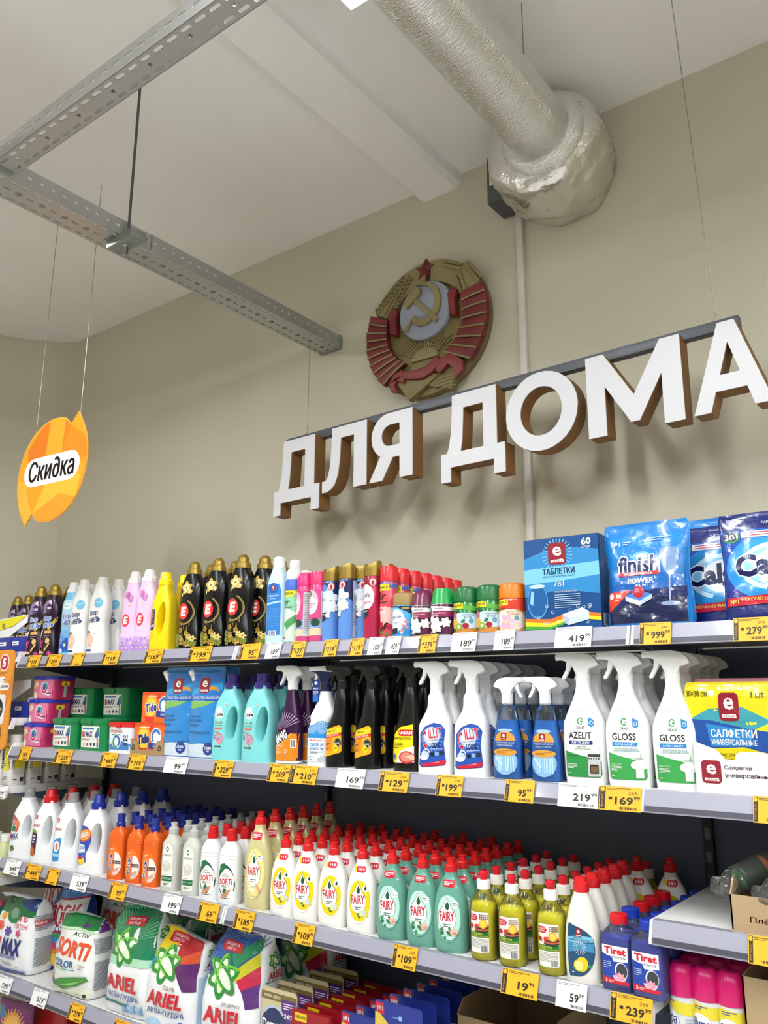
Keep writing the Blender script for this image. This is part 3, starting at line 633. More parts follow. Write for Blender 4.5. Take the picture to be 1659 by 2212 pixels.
# ---- dish soap with a drop on the label
def drop_soap(body_m, lab, drop_bg, capc, h=.207, gold=False, lemon=True, name='dish_soap_bottle'):
    k = h/.207
    L = Loft([(0, .034, .021), (.003, .039, .025), (.03*k, .0425, .027), (.075*k, .0425, .027), (.115*k, .039, .026), (.140*k, .031, .023), (.158*k, .0215, .019), (.168*k, .0155, .0155), (.180*k, .014, .014)], 32, 3, e=2.5)
    cz = .078*k; a = Art().poly([(.0295*math.copysign(abs(math.cos(t))**.85, math.cos(t))+.002, cz+.049*k*math.sin(t)) for t in [2*PI*i/32 for i in range(32)]], lab)
    a.drop(-.001, cz+.004, .0235, .068*k, '#20302a').drop(-.001, cz+.0035, .0225, .066*k, drop_bg)
    a.drop(0, cz+.026*k, .0052, .019, '#1d5a37').ell(.0195, cz+.030*k, .0082, .0082, '#f4f4f2', 16)
    if lemon: a.drop(.0195, cz+.031*k, .0032, .010, '#2c4a3a')
    else: a.text('пена', .0195, cz+.0285*k, .012, .0035, '#3b6f66', .01); a.lines(.0125, cz+.031*k, .0262, cz+.035*k, 1, '#3b6f66')
    a.text('FAIRY', -.001, cz+.003, .038, .0215, '#c8102e', .026, 0, .04)
    a.lines(-.010, cz-.022*k, .010, cz-.013*k, 2, '#5a7a6a')
    if lemon: a.ell(.008, cz-.030*k, .0068, .0068, '#f6d21c').ell(.008, cz-.030*k, .005, .005, '#fdf0a0').ell(.017, cz-.027*k, .006, .008, '#c9d6dc').leaf(-.004, cz-.033*k, .010, .003, .3, '#3c8a3a').leaf(.0, cz-.037*k, .010, .003, -.2, '#2f7a35')
    elif gold: a.ell(-.012, cz-.032*k, .007, .006, '#f7f3e2').ell(-.012, cz-.032*k, .0025, .0022, '#e2b93c').ell(-.001, cz-.037*k, .006, .005, '#f7f3e2').poly([(.006, cz-.020*k), (.026, cz-.034*k), (.018, cz-.045*k), (.010, cz-.030*k)], '#dca982')
    else:
        for i in range(10): a.leaf(-.020+.003*i, cz-.034*k+.006*math.sin(i*2.3), .011, .0032, i*.9, ('#2d6d3f', '#3f8750')[i % 2])
        a.ell(.016, cz-.031*k, .009, .0075, '#e8b8a6').ell(.018, cz-.033*k, .005, .0025, '#c98f80')
    b = Art()
    if lemon: b.rr(-.016, .147*k, -.004, .161*k, .003, '#f3d31a').rr(-.008, .146*k, .0175, .161*k, .0055, '#cf1233').ell(-.0015, .1535*k, .0018, .004, '#f7e8e8', 10).ell(.005, .1535*k, .0018, .004, '#f7e8e8', 10).ell(.0115, .1535*k, .0018, .0032, '#f7e8e8', 10)
    else: b.rr(-.014, .145*k, .0175, .161*k, .0055, '#d31a33').lines(-.010, .1485*k, .013, .158*k, 3, '#f7e0e0', .55)
    ridge = tube_mesh('ridge', [L.front(.034*math.cos(t), cz+.004-.058*k*math.sin(t), .0) for t in [math.radians(q) for q in range(12, 170, 8)]], .0018, body_m, 6)
    return P(name, 'bottle', ('body', L.mesh('body', body_m), [('ridge', ridge)]), ('cap', flip_cap(.176*k, .0155, pl(capc), .207*k-.176*k+.002 if not gold else .036)),
             ('label', a.mesh('label', L.front, GLOSS(), .006, .008)), ('neck_sticker', b.mesh('neck_sticker', L.front, GLOSS(), .005, .006)))
F_LEMON = drop_soap(pl('#f4f3ee'), '#f2d411', '#fbfaf4', '#d8161c')
mint_m = mat('#7cc0ac', .16, trans=.3, ior=1.33, coat=.4)
F_MINT = drop_soap(mint_m, '#bfe6dc', '#f2f8f5', '#d8161c', lemon=False)
F_GOLD = drop_soap(mat('#d9d09a', .2, .15, coat=.4), '#efe08e', '#fbf8ea', '#d8161c', .268, True, False, 'large_dish_soap_bottle')

# ---- orange balm
def balm():
    L = Loft([(0, .029, .022), (.003, .032, .025), (.09, .0325, .026), (.112, .031, .025), (.122, .0315, .0255), (.145, .029, .023), (.160, .016, .016), (.166, .014, .014)], 32, 3, e=3.8); c = '#e9641a'
    a = Art().ell(.0, .055, .027, .048, '#ef7a2c', 28).ell(.006, .050, .0225, .036, '#f5efe8', 26, math.radians(-100), math.radians(100))
    a.text('A', -.010, .072, .013, .018, '#1f2f86', .05, 0, 0, '#ffffff', .0012).text('O', -.012, .052, .010, .015, '#1f2f86', .05, 0, 0, '#ffffff', .0012).text('S', -.014, .034, .010, .014, '#1f2f86', .05, 0, 0, '#ffffff', .0012)
    a.rect(-.003, .050, .026, .060, '#4b2330').text('бальзам', .0115, .055, .024, .005, '#f4ece6', .01).poly([(-.006, .018), (.022, .030), (.020, .040), (.004, .034)], '#d9a79c').poly([(-.002, .014), (.020, .021), (.022, .030), (.0, .022)], '#ecd0c6').lines(-.016, .090, -.002, .097, 2, '#f6d9b8')
    g = [tube_mesh('grip', [L.front(x, .128-.02*abs(x)*k_+dz, 0) for x in [-.027+.006*i for i in range(10)]], .0011, pl(c), 5) for k_, dz in ((8, 0), (8, .006))]
    return P('orange_balm_bottle', 'bottle', ('body', L.mesh('body', pl(c)), [('grip_line', q) for q in g]), ('cap', lathe([(.163, .0155), (.176, .0155), (.180, .0125), (.198, .0135), (.204, .0145), (.205, .012)], 1, 20).mesh('cap', pl('#1c2f8f'), 30)), ('label', a.mesh('label', L.front, GLOSS(), .006, .01)))
AOS = balm()
# ---- cloudy gel
def cloudy():
    m = mat('#e9ebe0', .25, trans=.3, ior=1.3); L = Loft([(0, .029, .022), (.003, .032, .025), (.12, .032, .025), (.142, .029, .023), (.158, .018, .017), (.166, .0135, .0135), (.172, .0135, .0135)], 28, 3, e=3)
    a = Art().poly([(-.019, .014), (.019, .014), (.019, .112)]+[(.019*math.cos(math.radians(t)), .112+.028*math.sin(math.radians(t))) for t in range(0, 181, 15)]+[(-.019, .112)], '#eef1e6')
    a.ell(-.002, .124, .0055, .008, '#3d7a58').leaf(-.005, .118, .012, .003, 1.1, '#cfe0d2').text('SYNERGETIC', 0, .106, .032, .0055, '#3a6b55', .005).rect(-.019, .030, .019, .046, '#1f6b3c').text('ДЛЯ ПОСУДЫ', 0, .038, .034, .006, '#f0f4ec', .01)
    a.lines(-.014, .048, .012, .052, 1, '#c05a5a').ell(-.010, .072, .004, .012, '#d8d5c6').ell(.0, .068, .005, .010, '#e6c8c4').ell(.010, .074, .004, .012, '#d3d9cc').burst(0, .075, .003, .017, 12, '#c9c4bb').lines(-.012, .018, .012, .026, 2, '#4c5a50')
    return P('gel_bottle', 'bottle', ('body', L.mesh('body', m)), ('cap', flip_cap(.168, .0155, mat('#dfe0de', .25, trans=.3), .034)), ('label', a.mesh('label', L.front, PAPER(), .006, .01)))
SYN = cloudy()
# ---- aloe balm
def aloe():
    L = Loft([(0, .031, .022), (.003, .036, .026), (.06, .0375, .027), (.115, .036, .026), (.135, .035, .0255), (.150, .030, .023), (.166, .018, .017), (.174, .014, .014)], 28, 3, e=2.6); w = pl('#eef0f1')
    a = Art().ell(.003, .062, .0285, .047, '#1d4f36', 30, rot=.15).ell(.006, .058, .0265, .041, '#f6f6f2', 30, rot=.15).poly([(-.020, .075), (-.020, .108), (-.004, .112), (.010, .104), (-.004, .094)], '#1f6a44')
    a.text('SORTi', .003, .062, .045, .017, '#c8202c', .03, .1, .05).text('БАЛЬЗАМ', .0, .083, .018, .004, '#5a4a44', .005).text('АЛОЭ ВЕРА', .003, .077, .026, .0045, '#5a4a44', .01).lines(-.010, .046, .018, .053, 2, '#3d5a4c')
    for i in range(7): a.leaf(-.012+.004*i, .020, .026, .004, .5+.32*i, ('#27613a', '#3b7d4b')[i % 2])
    a.poly([(-.016, .018), (.0, .016), (.014, .028), (.022, .042), (.012, .040), (.002, .032)], '#d39a7e').leaf(-.002, .022, .022, .004, .7, '#c4866c')
    g = [tube_mesh('shoulder_line', [L.front(x, .124+z-.0*x, 0) for x in [-.031+.0062*i for i in range(11)]], .0013, w, 5) for z in (0, .010)]
    return P('aloe_balm_bottle', 'bottle', ('body', L.mesh('body', w), [('shoulder_line', q) for q in g]), ('cap', lathe([(.172, .0165), (.186, .0165), (.187, .0145), (.203, .014), (.206, .012)], 1, 20).mesh('cap', pl('#cf151e'), 30)), ('label', a.mesh('label', L.front, GLOSS(), .006, .008)))
SORTI = aloe()
# ---- clear yellow soap
def yellow_soap():
    secs = [(0, .026, .026), (.002, .030, .030), (.02, .0325, .0315), (.095, .0325, .0315), (.118, .030, .029), (.136, .021, .021), (.146, .0145, .0145), (.154, .014, .014)]
    L = Loft(secs, 30, 3, e=2.1); I = Loft([(z+.001, rx-.0012, ry-.0012) for z, rx, ry in secs if z < .12]+[(.1225, .0272, .0262)], 30, 3, e=2.1)
    a = Art().rr(-.024, .018, .024, .104, .004, '#f0eee6').rect(-.024, .050, .024, .062, '#1c7a30').text('СРЕДСТВО', -.006, .0575, .030, .0052, '#f3e23a', .02).text('ДЛЯ МЫТЬЯ ПОСУДЫ', 0, .0525, .044, .0032, '#f3e23a', .01).lines(-.021, .028, .021, .048, 7, '#a9a9a4').bars(.005, .020, .021, .033, '#2a2a2a', 12).rect(.004, .0195, .022, .0345, '#f6f6f2')
    a.bars(.005, .020, .021, .033, '#2a2a2a', 12).poly([(-.022, .086), (-.006, .086), (-.001, .0925), (-.006, .099), (-.022, .099)], '#d11f38').text('красная', -.013, .0945, .014, .004, '#fff0f0', .01).text('цена', -.013, .090, .012, .0042, '#fff0f0', .02)
    for i in range(5):
        for j in range(3): a.ell(.004+.004*i, .0985-.0038*j, .0015, .0015, ('#1d6a34', '#c0202c')[(i+j) % 2], 8)
    for j in range(4): a.ell(.008, .0655+.0035*j, .016, .004, ('#203a2a', '#c85a38', '#27302c', '#d8703e')[j])
    a.ell(.011, .080, .0085, .0095, '#f2b01c').ell(.011, .080, .006, .007, '#f8d24e').ell(-.017, .074, .005, .005, '#b0202c').ell(-.004, .075, .004, .004, '#c8342c')
    liq = mat('#f2ea14', .15, trans=.06, ior=1.33)
    return P('clear_soap_bottle', 'bottle', ('body', L.mesh('body', clear_mat('#fdfdf2', .06, .02))), ('liquid', I.mesh('liquid', liq)), ('collar', ribbed(.150, .171, .0158, pl('#f2f2ee'), 18, 'collar')),
             ('nozzle', lathe([(.170, .0085), (.176, .008), (.178, .0105), (.186, .0108), (.190, .007)], 1, 18).mesh('nozzle', pl('#d8142c'), 35)), ('label', a.mesh('label', L.arc, PAPER(), .006, .012)))
KC = yellow_soap()
# ---- white lemon soap
def white_soap():
    L = Loft([(0, .034, .024), (.003, .038, .027), (.05, .0395, .028), (.095, .0375, .027), (.135, .030, .024), (.162, .021, .019), (.172, .0165, .016), (.180, .0155, .0155)], 30, 3, e=2.4)
    o = [(-.027, .020), (-.016, .013), (.006, .016), (.024, .034), (.031, .060), (.028, .088), (.012, .104), (-.012, .112), (-.027, .108)]
    o = smooth(o); a = Art().poly(o, '#1c4f74').poly([(-.027, .088), (-.027, .078), (.029, .082), (.026, .092), (.0, .094)], '#7ac0dd').poly([(-.027, .079), (-.027, .058), (0, .066), (.030, .062), (.0295, .080)], '#3f8fb8').econta(-.002, .099, .014)
    a.text('средство', -.004, .0885, .020, .0035, '#20425c', .005).text('ДЛЯ МЫТЬЯ ПОСУДЫ', 0, .0835, .046, .0044, '#20425c', .015).burst(0, .070, .003, .014, 16, '#dcecf2').ell(.004, .038, .013, .015, '#f0cc1e', 20, rot=-.4).ell(-.003, .035, .0115, .0115, '#f6e488').ring(-.003, .035, .0115, .0115, .0016, '#e9c21c').leaf(.014, .034, .012, .003, .1, '#3f9048').leaf(-.017, .028, .008, .002, .4, '#3f9048').lines(-.019, .019, -.009, .023, 1, '#dfeaf2')
    return P('white_soap_bottle', 'bottle', ('body', L.mesh('body', pl('#eceade', .28))), ('cap', lathe([(.177, .0165), (.179, .0175), (.196, .0172), (.198, .014), (.206, .0125), (.208, .010)], 1, 20).mesh('cap', pl('#e01f26'), 30)), ('label', a.mesh('label', L.front, GLOSS(), .006, .008)))
ECW = white_soap()
# ---- drain cleaner
def drain(capc):
    secs = [(0, .031, .029), (.002, .034, .032), (.095, .034, .032), (.108, .030, .028), (.119, .019, .018), (.124, .0165, .0165), (.128, .0165, .0165)]; L = Loft(secs, 28, 2, e=5)
    a = Art().rect(-.0275, .014, .0275, .086, '#1f45a8').poly([(-.0275, .086), (-.0275, .070), (-.006, .064), (-.002, .056), (.0275, .058), (.0275, .086)], '#f2f2f4').text('Tiret', .001, .0765, .047, .014, '#cf1c30', .04).text('ОЧИСТИТЕЛЬ', .006, .0645, .034, .0042, '#2a3a6a', .01)
    a.ell(.013, .040, .0135, .0165, '#e8e8ee').ell(.014, .040, .0115, .0145, '#3a3d48').poly([(-.0275, .014), (.0275, .014), (.0275, .020), (-.0275, .026)], '#cf2030')
    for i in range(5): a.leaf(.009, .021, .017, .0045, .5+.52*i, ('#f0b6c8', '#e88fae')[i % 2])
    a.lines(-.024, .042, -.008, .056, 4, '#a9bce8').text('5', -.019, .0195, .004, .006, '#ffffff', .02).lines(-.014, .0165, -.002, .0215, 2, '#ffe0e0')
    return P('drain_cleaner_bottle', 'bottle', ('body', L.mesh('body', clear_mat('#f0f2ff', .12, .05))), ('liquid', Loft([(.0008, .0325, .0305), (.094, .0328, .0308), (.100, .0318, .0298)], 28, 1, e=5).mesh('liquid', mat('#2a50d0', .2, trans=.1))), ('cap', ribbed(.124, .143, .019, pl(capc), 20)), ('label', a.mesh('label', L.front, GLOSS(), .012, .02)))
TIR_R, TIR_B = drain('#d8141e'), drain('#1b3bb0')

# ---- laundry jugs with a handle
def jug(bm_, capm, cap, art, h=.232, w=.112, d=.072, hole=(.016, .115, .022, .058), lx=0, e=3.8, name='laundry_jug'):
    k = h/.232; r = w/2
    L = Loft([(0, r*.93, d*.44), (.004, r, d*.5), (.06*k, r*.99, d*.5), (.13*k, r*.93, d*.48), (.165*k, r*.80, d*.44, lx*.5), (.19*k, r*.55, d*.38, lx), (.203*k, .024, .023, lx), (.214*k, .023, .023, lx)], 44, 4, e=e)
    hx, hz, hrx, hrz = hole
    body = L.mesh('body', bm_)
    bm = bmesh.new(); R = []
    for y, s in ((-.06, 1.5), (-d*.5, 1.28), (-d*.36, 1.07), (-.008, .92), (.008, .92), (d*.36, 1.07), (d*.5, 1.28), (.06, 1.5)):
        R.append([bm.verts.new((hx+hrx*s*math.cos(2*PI*i/28)+(hrz*.10*math.sin(2*PI*i/28)), y, hz*k+hrz*k*(.5+.5*s)*math.sin(2*PI*i/28))) for i in range(28)])
    for p, q in zip(R, R[1:]):
        for i in range(28): bm.faces.new((p[i], p[(i+1) % 28], q[(i+1) % 28], q[i]))
    bm.faces.new(R[0][::-1]); bm.faces.new(R[-1]); bmesh.ops.recalc_face_normals(bm, faces=bm.faces[:])
    body = cut_hole(body, bm, 'body')
    z = .211*k
    if cap == 'dome': cm = lathe([(z-.004, .0245), (z-.003, .0265), (z+.012, .0265), (z+.016, .022), (z+.020, .0195), (z+.040, .0175), (z+.043, .0155)], 1, 24)
    elif cap == 'cup': cm = lathe([(z-.006, .0225), (z+.004, .0235), (z+.006, .0205), (z+.036, .0185), (z+.038, .016)], 1, 24)
    elif cap == 'step': cm = lathe([(z-.006, .0245), (z-.005, .0265), (z+.012, .0262), (z+.014, .021), (z+.038, .0205), (z+.041, .018)], 1, 24)
    for i, rr_ in enumerate(cm.r): cm.r[i] = (rr_[0], rr_[1], rr_[2], lx, 0, 2)
    parts = [('body', body), ('cap', cm.mesh('cap', capm, 30))]
    if cap == 'cup': nk = lathe([(z-.012, .0245), (z-.004, .0255), (z+.003, .0255), (z+.0045, .021)], 1, 24); nk.r = [(q[0], q[1], q[2], lx, 0, 2) for q in nk.r]; parts.append(('neck_ring', nk.mesh('neck_ring', bm_, 30)))
    if art: parts.append(('label', art.mesh('label', L.front, GLOSS(), .006, .010)))
    return P(name, 'jug', *parts)
wj = pl('#f0f2f4', .3); cupm = clear_mat('#e8ecee', .1, .30)
a = Art().poly([(-.046, .150), (-.032, .152), (-.006, .128), (-.004, .118), (-.014, .092), (-.046, .092)], '#d9482c').poly([(-.046, .150), (-.036, .152), (-.030, .120), (-.046, .100)], '#3f86c8').burst(-.030, .106, .004, .032, 14, '#f4d9a0', .3, 2.4).ell(-.030, .104, .010, .011, '#2f7a44').ring(-.030, .104, .013, .013, .002, '#e8f0e4').text('BiMAX', -.028, .078, .042, .018, '#2a2f7e', .03, 0, .05).text('Bi', -.042, .078, .013, .018, '#c22a3a', .03, 0, .05).lines(-.044, .060, -.016, .068, 2, '#6a6a78').flower(-.030, .034, .012, '#3a6a40', 6, '#c86a3a').leaf(-.040, .026, .020, .003, .5, '#b86a40')
J_BIMAX = jug(wj, cupm, 'cup', a, hole=(.026, .108, .016, .044))
def persil(z2, dark):
    a = Art().rr(-.040, .150, -.026, .164, .002, '#cf1f30').text('1', -.034, .157, .003, .008, '#fff', .03)
    a.text('Персил', -.034, .128, .040, .013, '#cf1f30', .02)
    if dark: a.poly([(-.048, .026), (-.030, .020), (-.022, .03), (-.020, .098), (-.048, .110)], '#3c1f4a').poly([(-.048, .026), (-.030, .020), (-.024, .03), (-.030, .05), (-.048, .06)], '#c8642c').poly([(-.048, .108), (-.020, .098), (-.028, .112), (-.048, .116)], '#8aa83a').lines(-.040, .065, -.026, .095, 3, '#e8dcec', .6)
    else: a.poly([(-.048, .024), (-.034, .018), (-.016, .022), (-.014, .060), (-.010, .100), (-.030, .098), (-.048, .084)], '#3f8fd0').ell(-.030, .070, .013, .018, '#e8f0f4').ell(-.028, .070, .006, .012, '#e07a5a').poly([(-.048, .048), (-.014, .044), (-.015, .036), (-.048, .036)], '#9fc9ea')
    return a
J_PERS_R = jug(wj, pl('#d2121e'), 'dome', persil(0, True), .232, hole=(.020, .105, .017, .054)); J_PERS_W = jug(wj, cupm, 'cup', persil(0, False), .235, hole=(.023, .108, .018, .052))
a = Art().poly([(-.048, .030), (-.034, .024), (-.010, .036), (-.014, .060), (.004, .100), (.004, .130), (-.016, .150), (-.048, .156)], '#2f4fb0').ell(-.024, .122, .028, .020, '#e05a28', 24, rot=.35).ell(-.024, .123, .024, .016, '#f4b23a', 24, rot=.35).text('LOSK', -.030, .122, .046, .017, '#f6f2ee', .05, .1, .3, '#c0202c', .0015)
a.poly([(-.048, .095), (-.020, .090), (-.016, .066), (-.048, .064)], '#e8ecf4').poly([(-.048, .040), (-.018, .050), (-.014, .034), (-.034, .024)], '#f0cc3a').poly([(-.048, .050), (-.018, .062), (-.016, .050), (-.048, .040)], '#c8284c').lines(-.044, .072, -.020, .086, 3, '#4a6ab8').ell(-.024, .058, .006, .010, '#2a7fc8')
J_LOSK = jug(wj, pl('#17309a'), 'dome', a, .232, hole=(.020, .108, .019, .052))
turq = pl('#7fd6d6', .35)
def lamm():
    a = Art().rr(-.044, .030, .0, .178, .012, '#86d9d8').ell(-.022, .152, .010, .008, '#eef4f0').ell(-.022, .136, .018, .012, '#f2f6f2').ell(-.028, .148, .008, .006, '#f2f6f2').text('LAMM', -.022, .136, .030, .010, '#1f2c30', .02).lines(-.032, .1275, -.012, .130, 1, '#6a7a7a')
    for i, (ch, c) in enumerate(zip('COLOR', ('#2a6a8a', '#7a9a2a', '#d8862a', '#b83a3a', '#2a6a5a'))): a.text(ch, -.034+.006*i, .112, .005, .0075, c, .02)
    a.text('ГЕЛЬ ДЛЯ СТИРКИ', -.022, .1025, .030, .0042, '#2f5a60', .01).rr(-.038, .092, -.008, .097, .002, '#e0645a').text('7', -.038, .080, .006, .012, '#1c2a3a', .03).rr(-.031, .076, -.018, .085, .002, '#8aa0a8').ell(-.016, .064, .013, .016, '#e0787a').poly([(-.026, .060), (-.012, .078), (-.006, .068), (-.020, .052)], '#8a7ad0').burst(-.018, .062, .002, .014, 9, '#f0dcd0').lines(-.040, .060, -.030, .074, 4, '#3f7a80')
    for i in range(4): a.rect(-.034+.007*i, .038, -.029+.007*i, .043, '#2a5a60')
    a.ell(.002, .166, .0045, .0045, '#f2f2f2', 12).ell(.002, .166, .0025, .0025, '#c0402c', 8)
    return jug(turq, pl('#3a2b78'), 'step', a, .242, .108, .078, (.024, .105, .016, .046), 0, 4)
J_LAMM = lamm()
a = Art().rr(-.040, .070, -.014, .142, .006, '#2c3f78').ell(-.026, .122, .007, .012, '#b06a4a').ell(-.026, .134, .006, .006, '#8a4f38').lines(-.036, .094, -.018, .104, 2, '#e0564c').text('Lotta', -.022, .086, .026, .010, '#e8e4f0', .02, .1, .1, '#c0303a', .001).lines(-.036, .058, -.014, .067, 2, '#e8e0a0').ell(-.022, .050, .005, .005, '#c0c0a0')
J_YEL = jug(pl('#f4d708', .35), pl('#f6dc00'), 'dome', a, .252, .092, .066, (.014, .100, .013, .048), 0, 3, 'softener_jug')

# ---- softeners
def softener(bodyc, capm, art, h=.272, w=.090, d=.058, waist=True, cap='stack', bm_=None, name='softener_bottle', cs=1.18):
    k = h/.272; r = w/2
    L = Loft([(0, r*.92, d*.45), (.003, r, d*.5), (.05*k, r*.97, d*.5), (.10*k, r*(.86 if waist else .97), d*.47, -.003 if waist else 0), (.15*k, r*.96, d*.49, 0), (.19*k, r*.92, d*.47), (.215*k, r*.70, d*.42), (.230*k, .0215*cs, .0205*cs), (.236*k, .020*cs, .020*cs)], 32, 4, e=2.5)
    z = .234*k; top = h
    if cap == 'stack': cm = lathe([(z-.003, .0225), (z+.012, .0222), (z+.014, .0185), (z+.017, .0185), (z+.018, .0165), (z+.030, .0162), (z+.035, .0135), (top, .009)], 1, 24)
    else: cm = lathe([(z-.002, .0225), (z+.010, .0225), (z+.020, .017), (z+.032, .016), (top, .0135)], 1, 10)
    cm.r = [(q[0], q[1]*cs, q[2]*cs)+tuple(q[3:]) for q in cm.r]
    return P(name, 'bottle', ('body', L.mesh('body', bm_ or pl(bodyc, .25))), ('cap', cm.mesh('cap', capm, 30)), ('label', art.mesh('label', L.front, GLOSS(), .006, .010)))
goldcap = mat('#a98f45', .3, .75)
def black_e():
    a = Art()
    for i, (x, z, r) in enumerate(((-.004, .205, .024), (.014, .193, .010))): a.flower(x, z, r, ('#d9b65c', '#b8923c')[i], 5, '#2a1d0a', .4+i); a.flower(x, z, r*.7, '#f2e0a4', 5, '#8a6422', .9+i)
    for t in range(7): a.ell(.016+.008*math.cos(t*.8), .207+.008*math.sin(t*.8), .0018, .0018, '#b89a50', 8)
    a.ell(-.020, .182, .0025, .006, '#e8d9a0').ring(-.006, .123, .036, .040, .0035, '#8f7838', 30, math.radians(-120), math.radians(70)).ring(-.006, .123, .038, .042, .0012, '#d2bc74', 30, math.radians(-120), math.radians(70)).ell(-.011, .126, .0225, .0275, '#e03a32', 26).text('E', -.011, .126, .026, .032, '#f6efe8', .05, .12)
    rnd = random.Random(5)
    for i in range(24):
        x = rnd.uniform(-.038, .036); z = .008+rnd.random()**1.4*.056*(.5+.5*math.sin((x+.04)/.08*PI)); r = rnd.uniform(.006, .012)
        a.flower(x, z+.008, r, rnd.choice(('#c9a545', '#a8862f', '#e2c876', '#7a8a34')), 5, '#5a4416', rnd.random()*6)
    for i in range(12): a.leaf(rnd.uniform(-.03, .03), rnd.uniform(.03, .075), .016, .0016, rnd.uniform(.8, 2.4), '#8a6c2a')
    return softener('#0c0c10', goldcap, a, .298, .100, .064)
S_BLACK = black_e()
def verb(a, c, oc=None, z=.128, x=0):
    return a.text('Вер', x+.002, z+.014, .038, .024, c, .03, .15, .10, oc, .0014).text('нель', x+.007, z-.010, .048, .021, c, .03, .15, .10, oc, .0014)
a = Art().poly([(-.036, .20), (.0, .225), (.010, .20), (-.006, .170), (-.040, .165)], '#8d7aa8').poly([(.0, .215), (.012, .224), (.020, .195), (.008, .20)], '#e8c8da').ell(.006, .186, .017, .020, '#3b1f4e').text('140', .006, .189, .022, .011, '#f4eef6', .02).lines(-.003, .176, .015, .180, 1, '#b8a0c8')
a.poly([(.006, .105), (.040, .155), (.040, .140), (.014, .100)], '#c9a43c'); verb(a, '#2f6fb8', '#f6f4f8', .132)
a.rect(-.008, .088, .024, .100, '#d8a86a').poly([(-.034, .095), (-.014, .105), (-.030, .062)], '#ecd9b4').text('Загадочный', .006, .080, .028, .004, '#f0e8f0', .01).text('Лотос', .004, .074, .016, .004, '#f0e8f0', .01).ell(.014, .060, .010, .011, '#e0b878').flower(-.026, .052, .022, '#a0286e', 5, '#e08a40', .3).flower(-.030, .022, .018, '#8a2060', 5, '#c05080', 1).poly([(.0, .024), (.022, .052), (.026, .048), (.006, .018)], '#d9bb6a').poly([(-.030, .010), (.004, .012), (-.004, .020), (-.026, .022)], '#e8c088').flower(.026, .012, .010, '#c03080', 5, '#f0a0c0')
S_DARK = softener('#251329', goldcap, a, .285, .086, .058)
a = verb(Art().grad(-.036, .012, .036, .215, '#2f8fd8', '#bfe6f6', 7).ell(0, .190, .026, .014, '#e4f4fa').lines(-.016, .187, .016, .194, 2, '#6fb4dc'), '#2a4f9e', '#f6f8fa', .135).flower(.004, .040, .028, '#2a55b8', 6, '#d8e8b0', .2).flower(-.016, .060, .016, '#5a90dc', 5, '#e8f0c8').ell(-.014, .018, .009, .008, '#e8ecf4')
S_BLUE = softener('#7cc6ea', pl('#eef0f0'), a, .285, .086, .058, cap='facet')
a = verb(Art(), '#25386e', None, .135, -.006).ell(.014, .188, .018, .019, '#7cc4e4').lines(.002, .184, .026, .194, 2, '#b8e2f2').ell(-.018, .055, .017, .030, '#f0dcd0').ell(-.022, .074, .009, .012, '#6a4a3a').ell(-.018, .068, .008, .011, '#e8bea4').ell(-.008, .052, .013, .015, '#ecc8b2').ell(-.012, .034, .010, .009, '#e8bfa8').rr(-.034, .010, -.002, .017, .002, '#3a3f8a').lines(.002, .072, .016, .076, 1, '#8a90a4')
S_WHITE = softener('#f2f2f0', pl('#ecebe6'), a, .288, .092, .062, cap='facet')
a = Art().grad(-.036, .006, .036, .066, '#b89ad8', '#e8c8ec', 5).ell(-.010, .112, .017, .023, '#e23a40').text('E', -.010, .112, .020, .027, '#f8f0ee', .05, .12)
for i in range(9): a.flower(-.026+.0065*i, .028+.014*math.sin(i*2.2), .015, ('#a884d0', '#c9a6e4', '#b890dc')[i % 3], 5, '#f0e0a0', i)
for i in range(7): a.flower(.0+.012*math.cos(i*1.7), .196+.012*math.sin(i*1.3), .008, ('#d884c0', '#c070b4')[i % 2], 5, '#f4e0d0', i)
a.drop(.004, .166, .003, .010, '#e8d090')
S_PINK = softener('#eac6ea', pl('#efe9ea'), a, .290, .086, .058, cap='facet')
a = Art().poly([(-.026, .03), (.026, .03), (.026, .165), (.020, .185), (-.020, .185), (-.026, .165)], '#2f7fd0').ell(0, .172, .018, .016, '#1f5fae').econta(0, .172, .014).text('КОНДИЦИОНЕР', 0, .148, .040, .006, '#e8f0fa', .015).text('для белья', 0, .140, .022, .005, '#e8f0fa', .01).poly([(-.026, .120), (.026, .128), (.026, .133), (-.026, .126)], '#bcdcf4').lines(-.022, .050, .022, .112, 12, '#5f9fe0', .25).rect(-.012, .028, .016, .042, '#e8eef4').bars(-.010, .030, .014, .041, '#3a4a6a', 12)
S_ECB = softener('#c6e2f2', pl('#f2f4f6'), a, .272, .074, .056, False, 'tall', name='conditioner_bottle', cs=.95)
S_ECB['parts'][1] = ('cap', lathe([(.229, .0185), (.232, .0195), (.266, .0185), (.272, .014)], 1, 24).mesh('cap', pl('#f2f4f6'), 30), [])

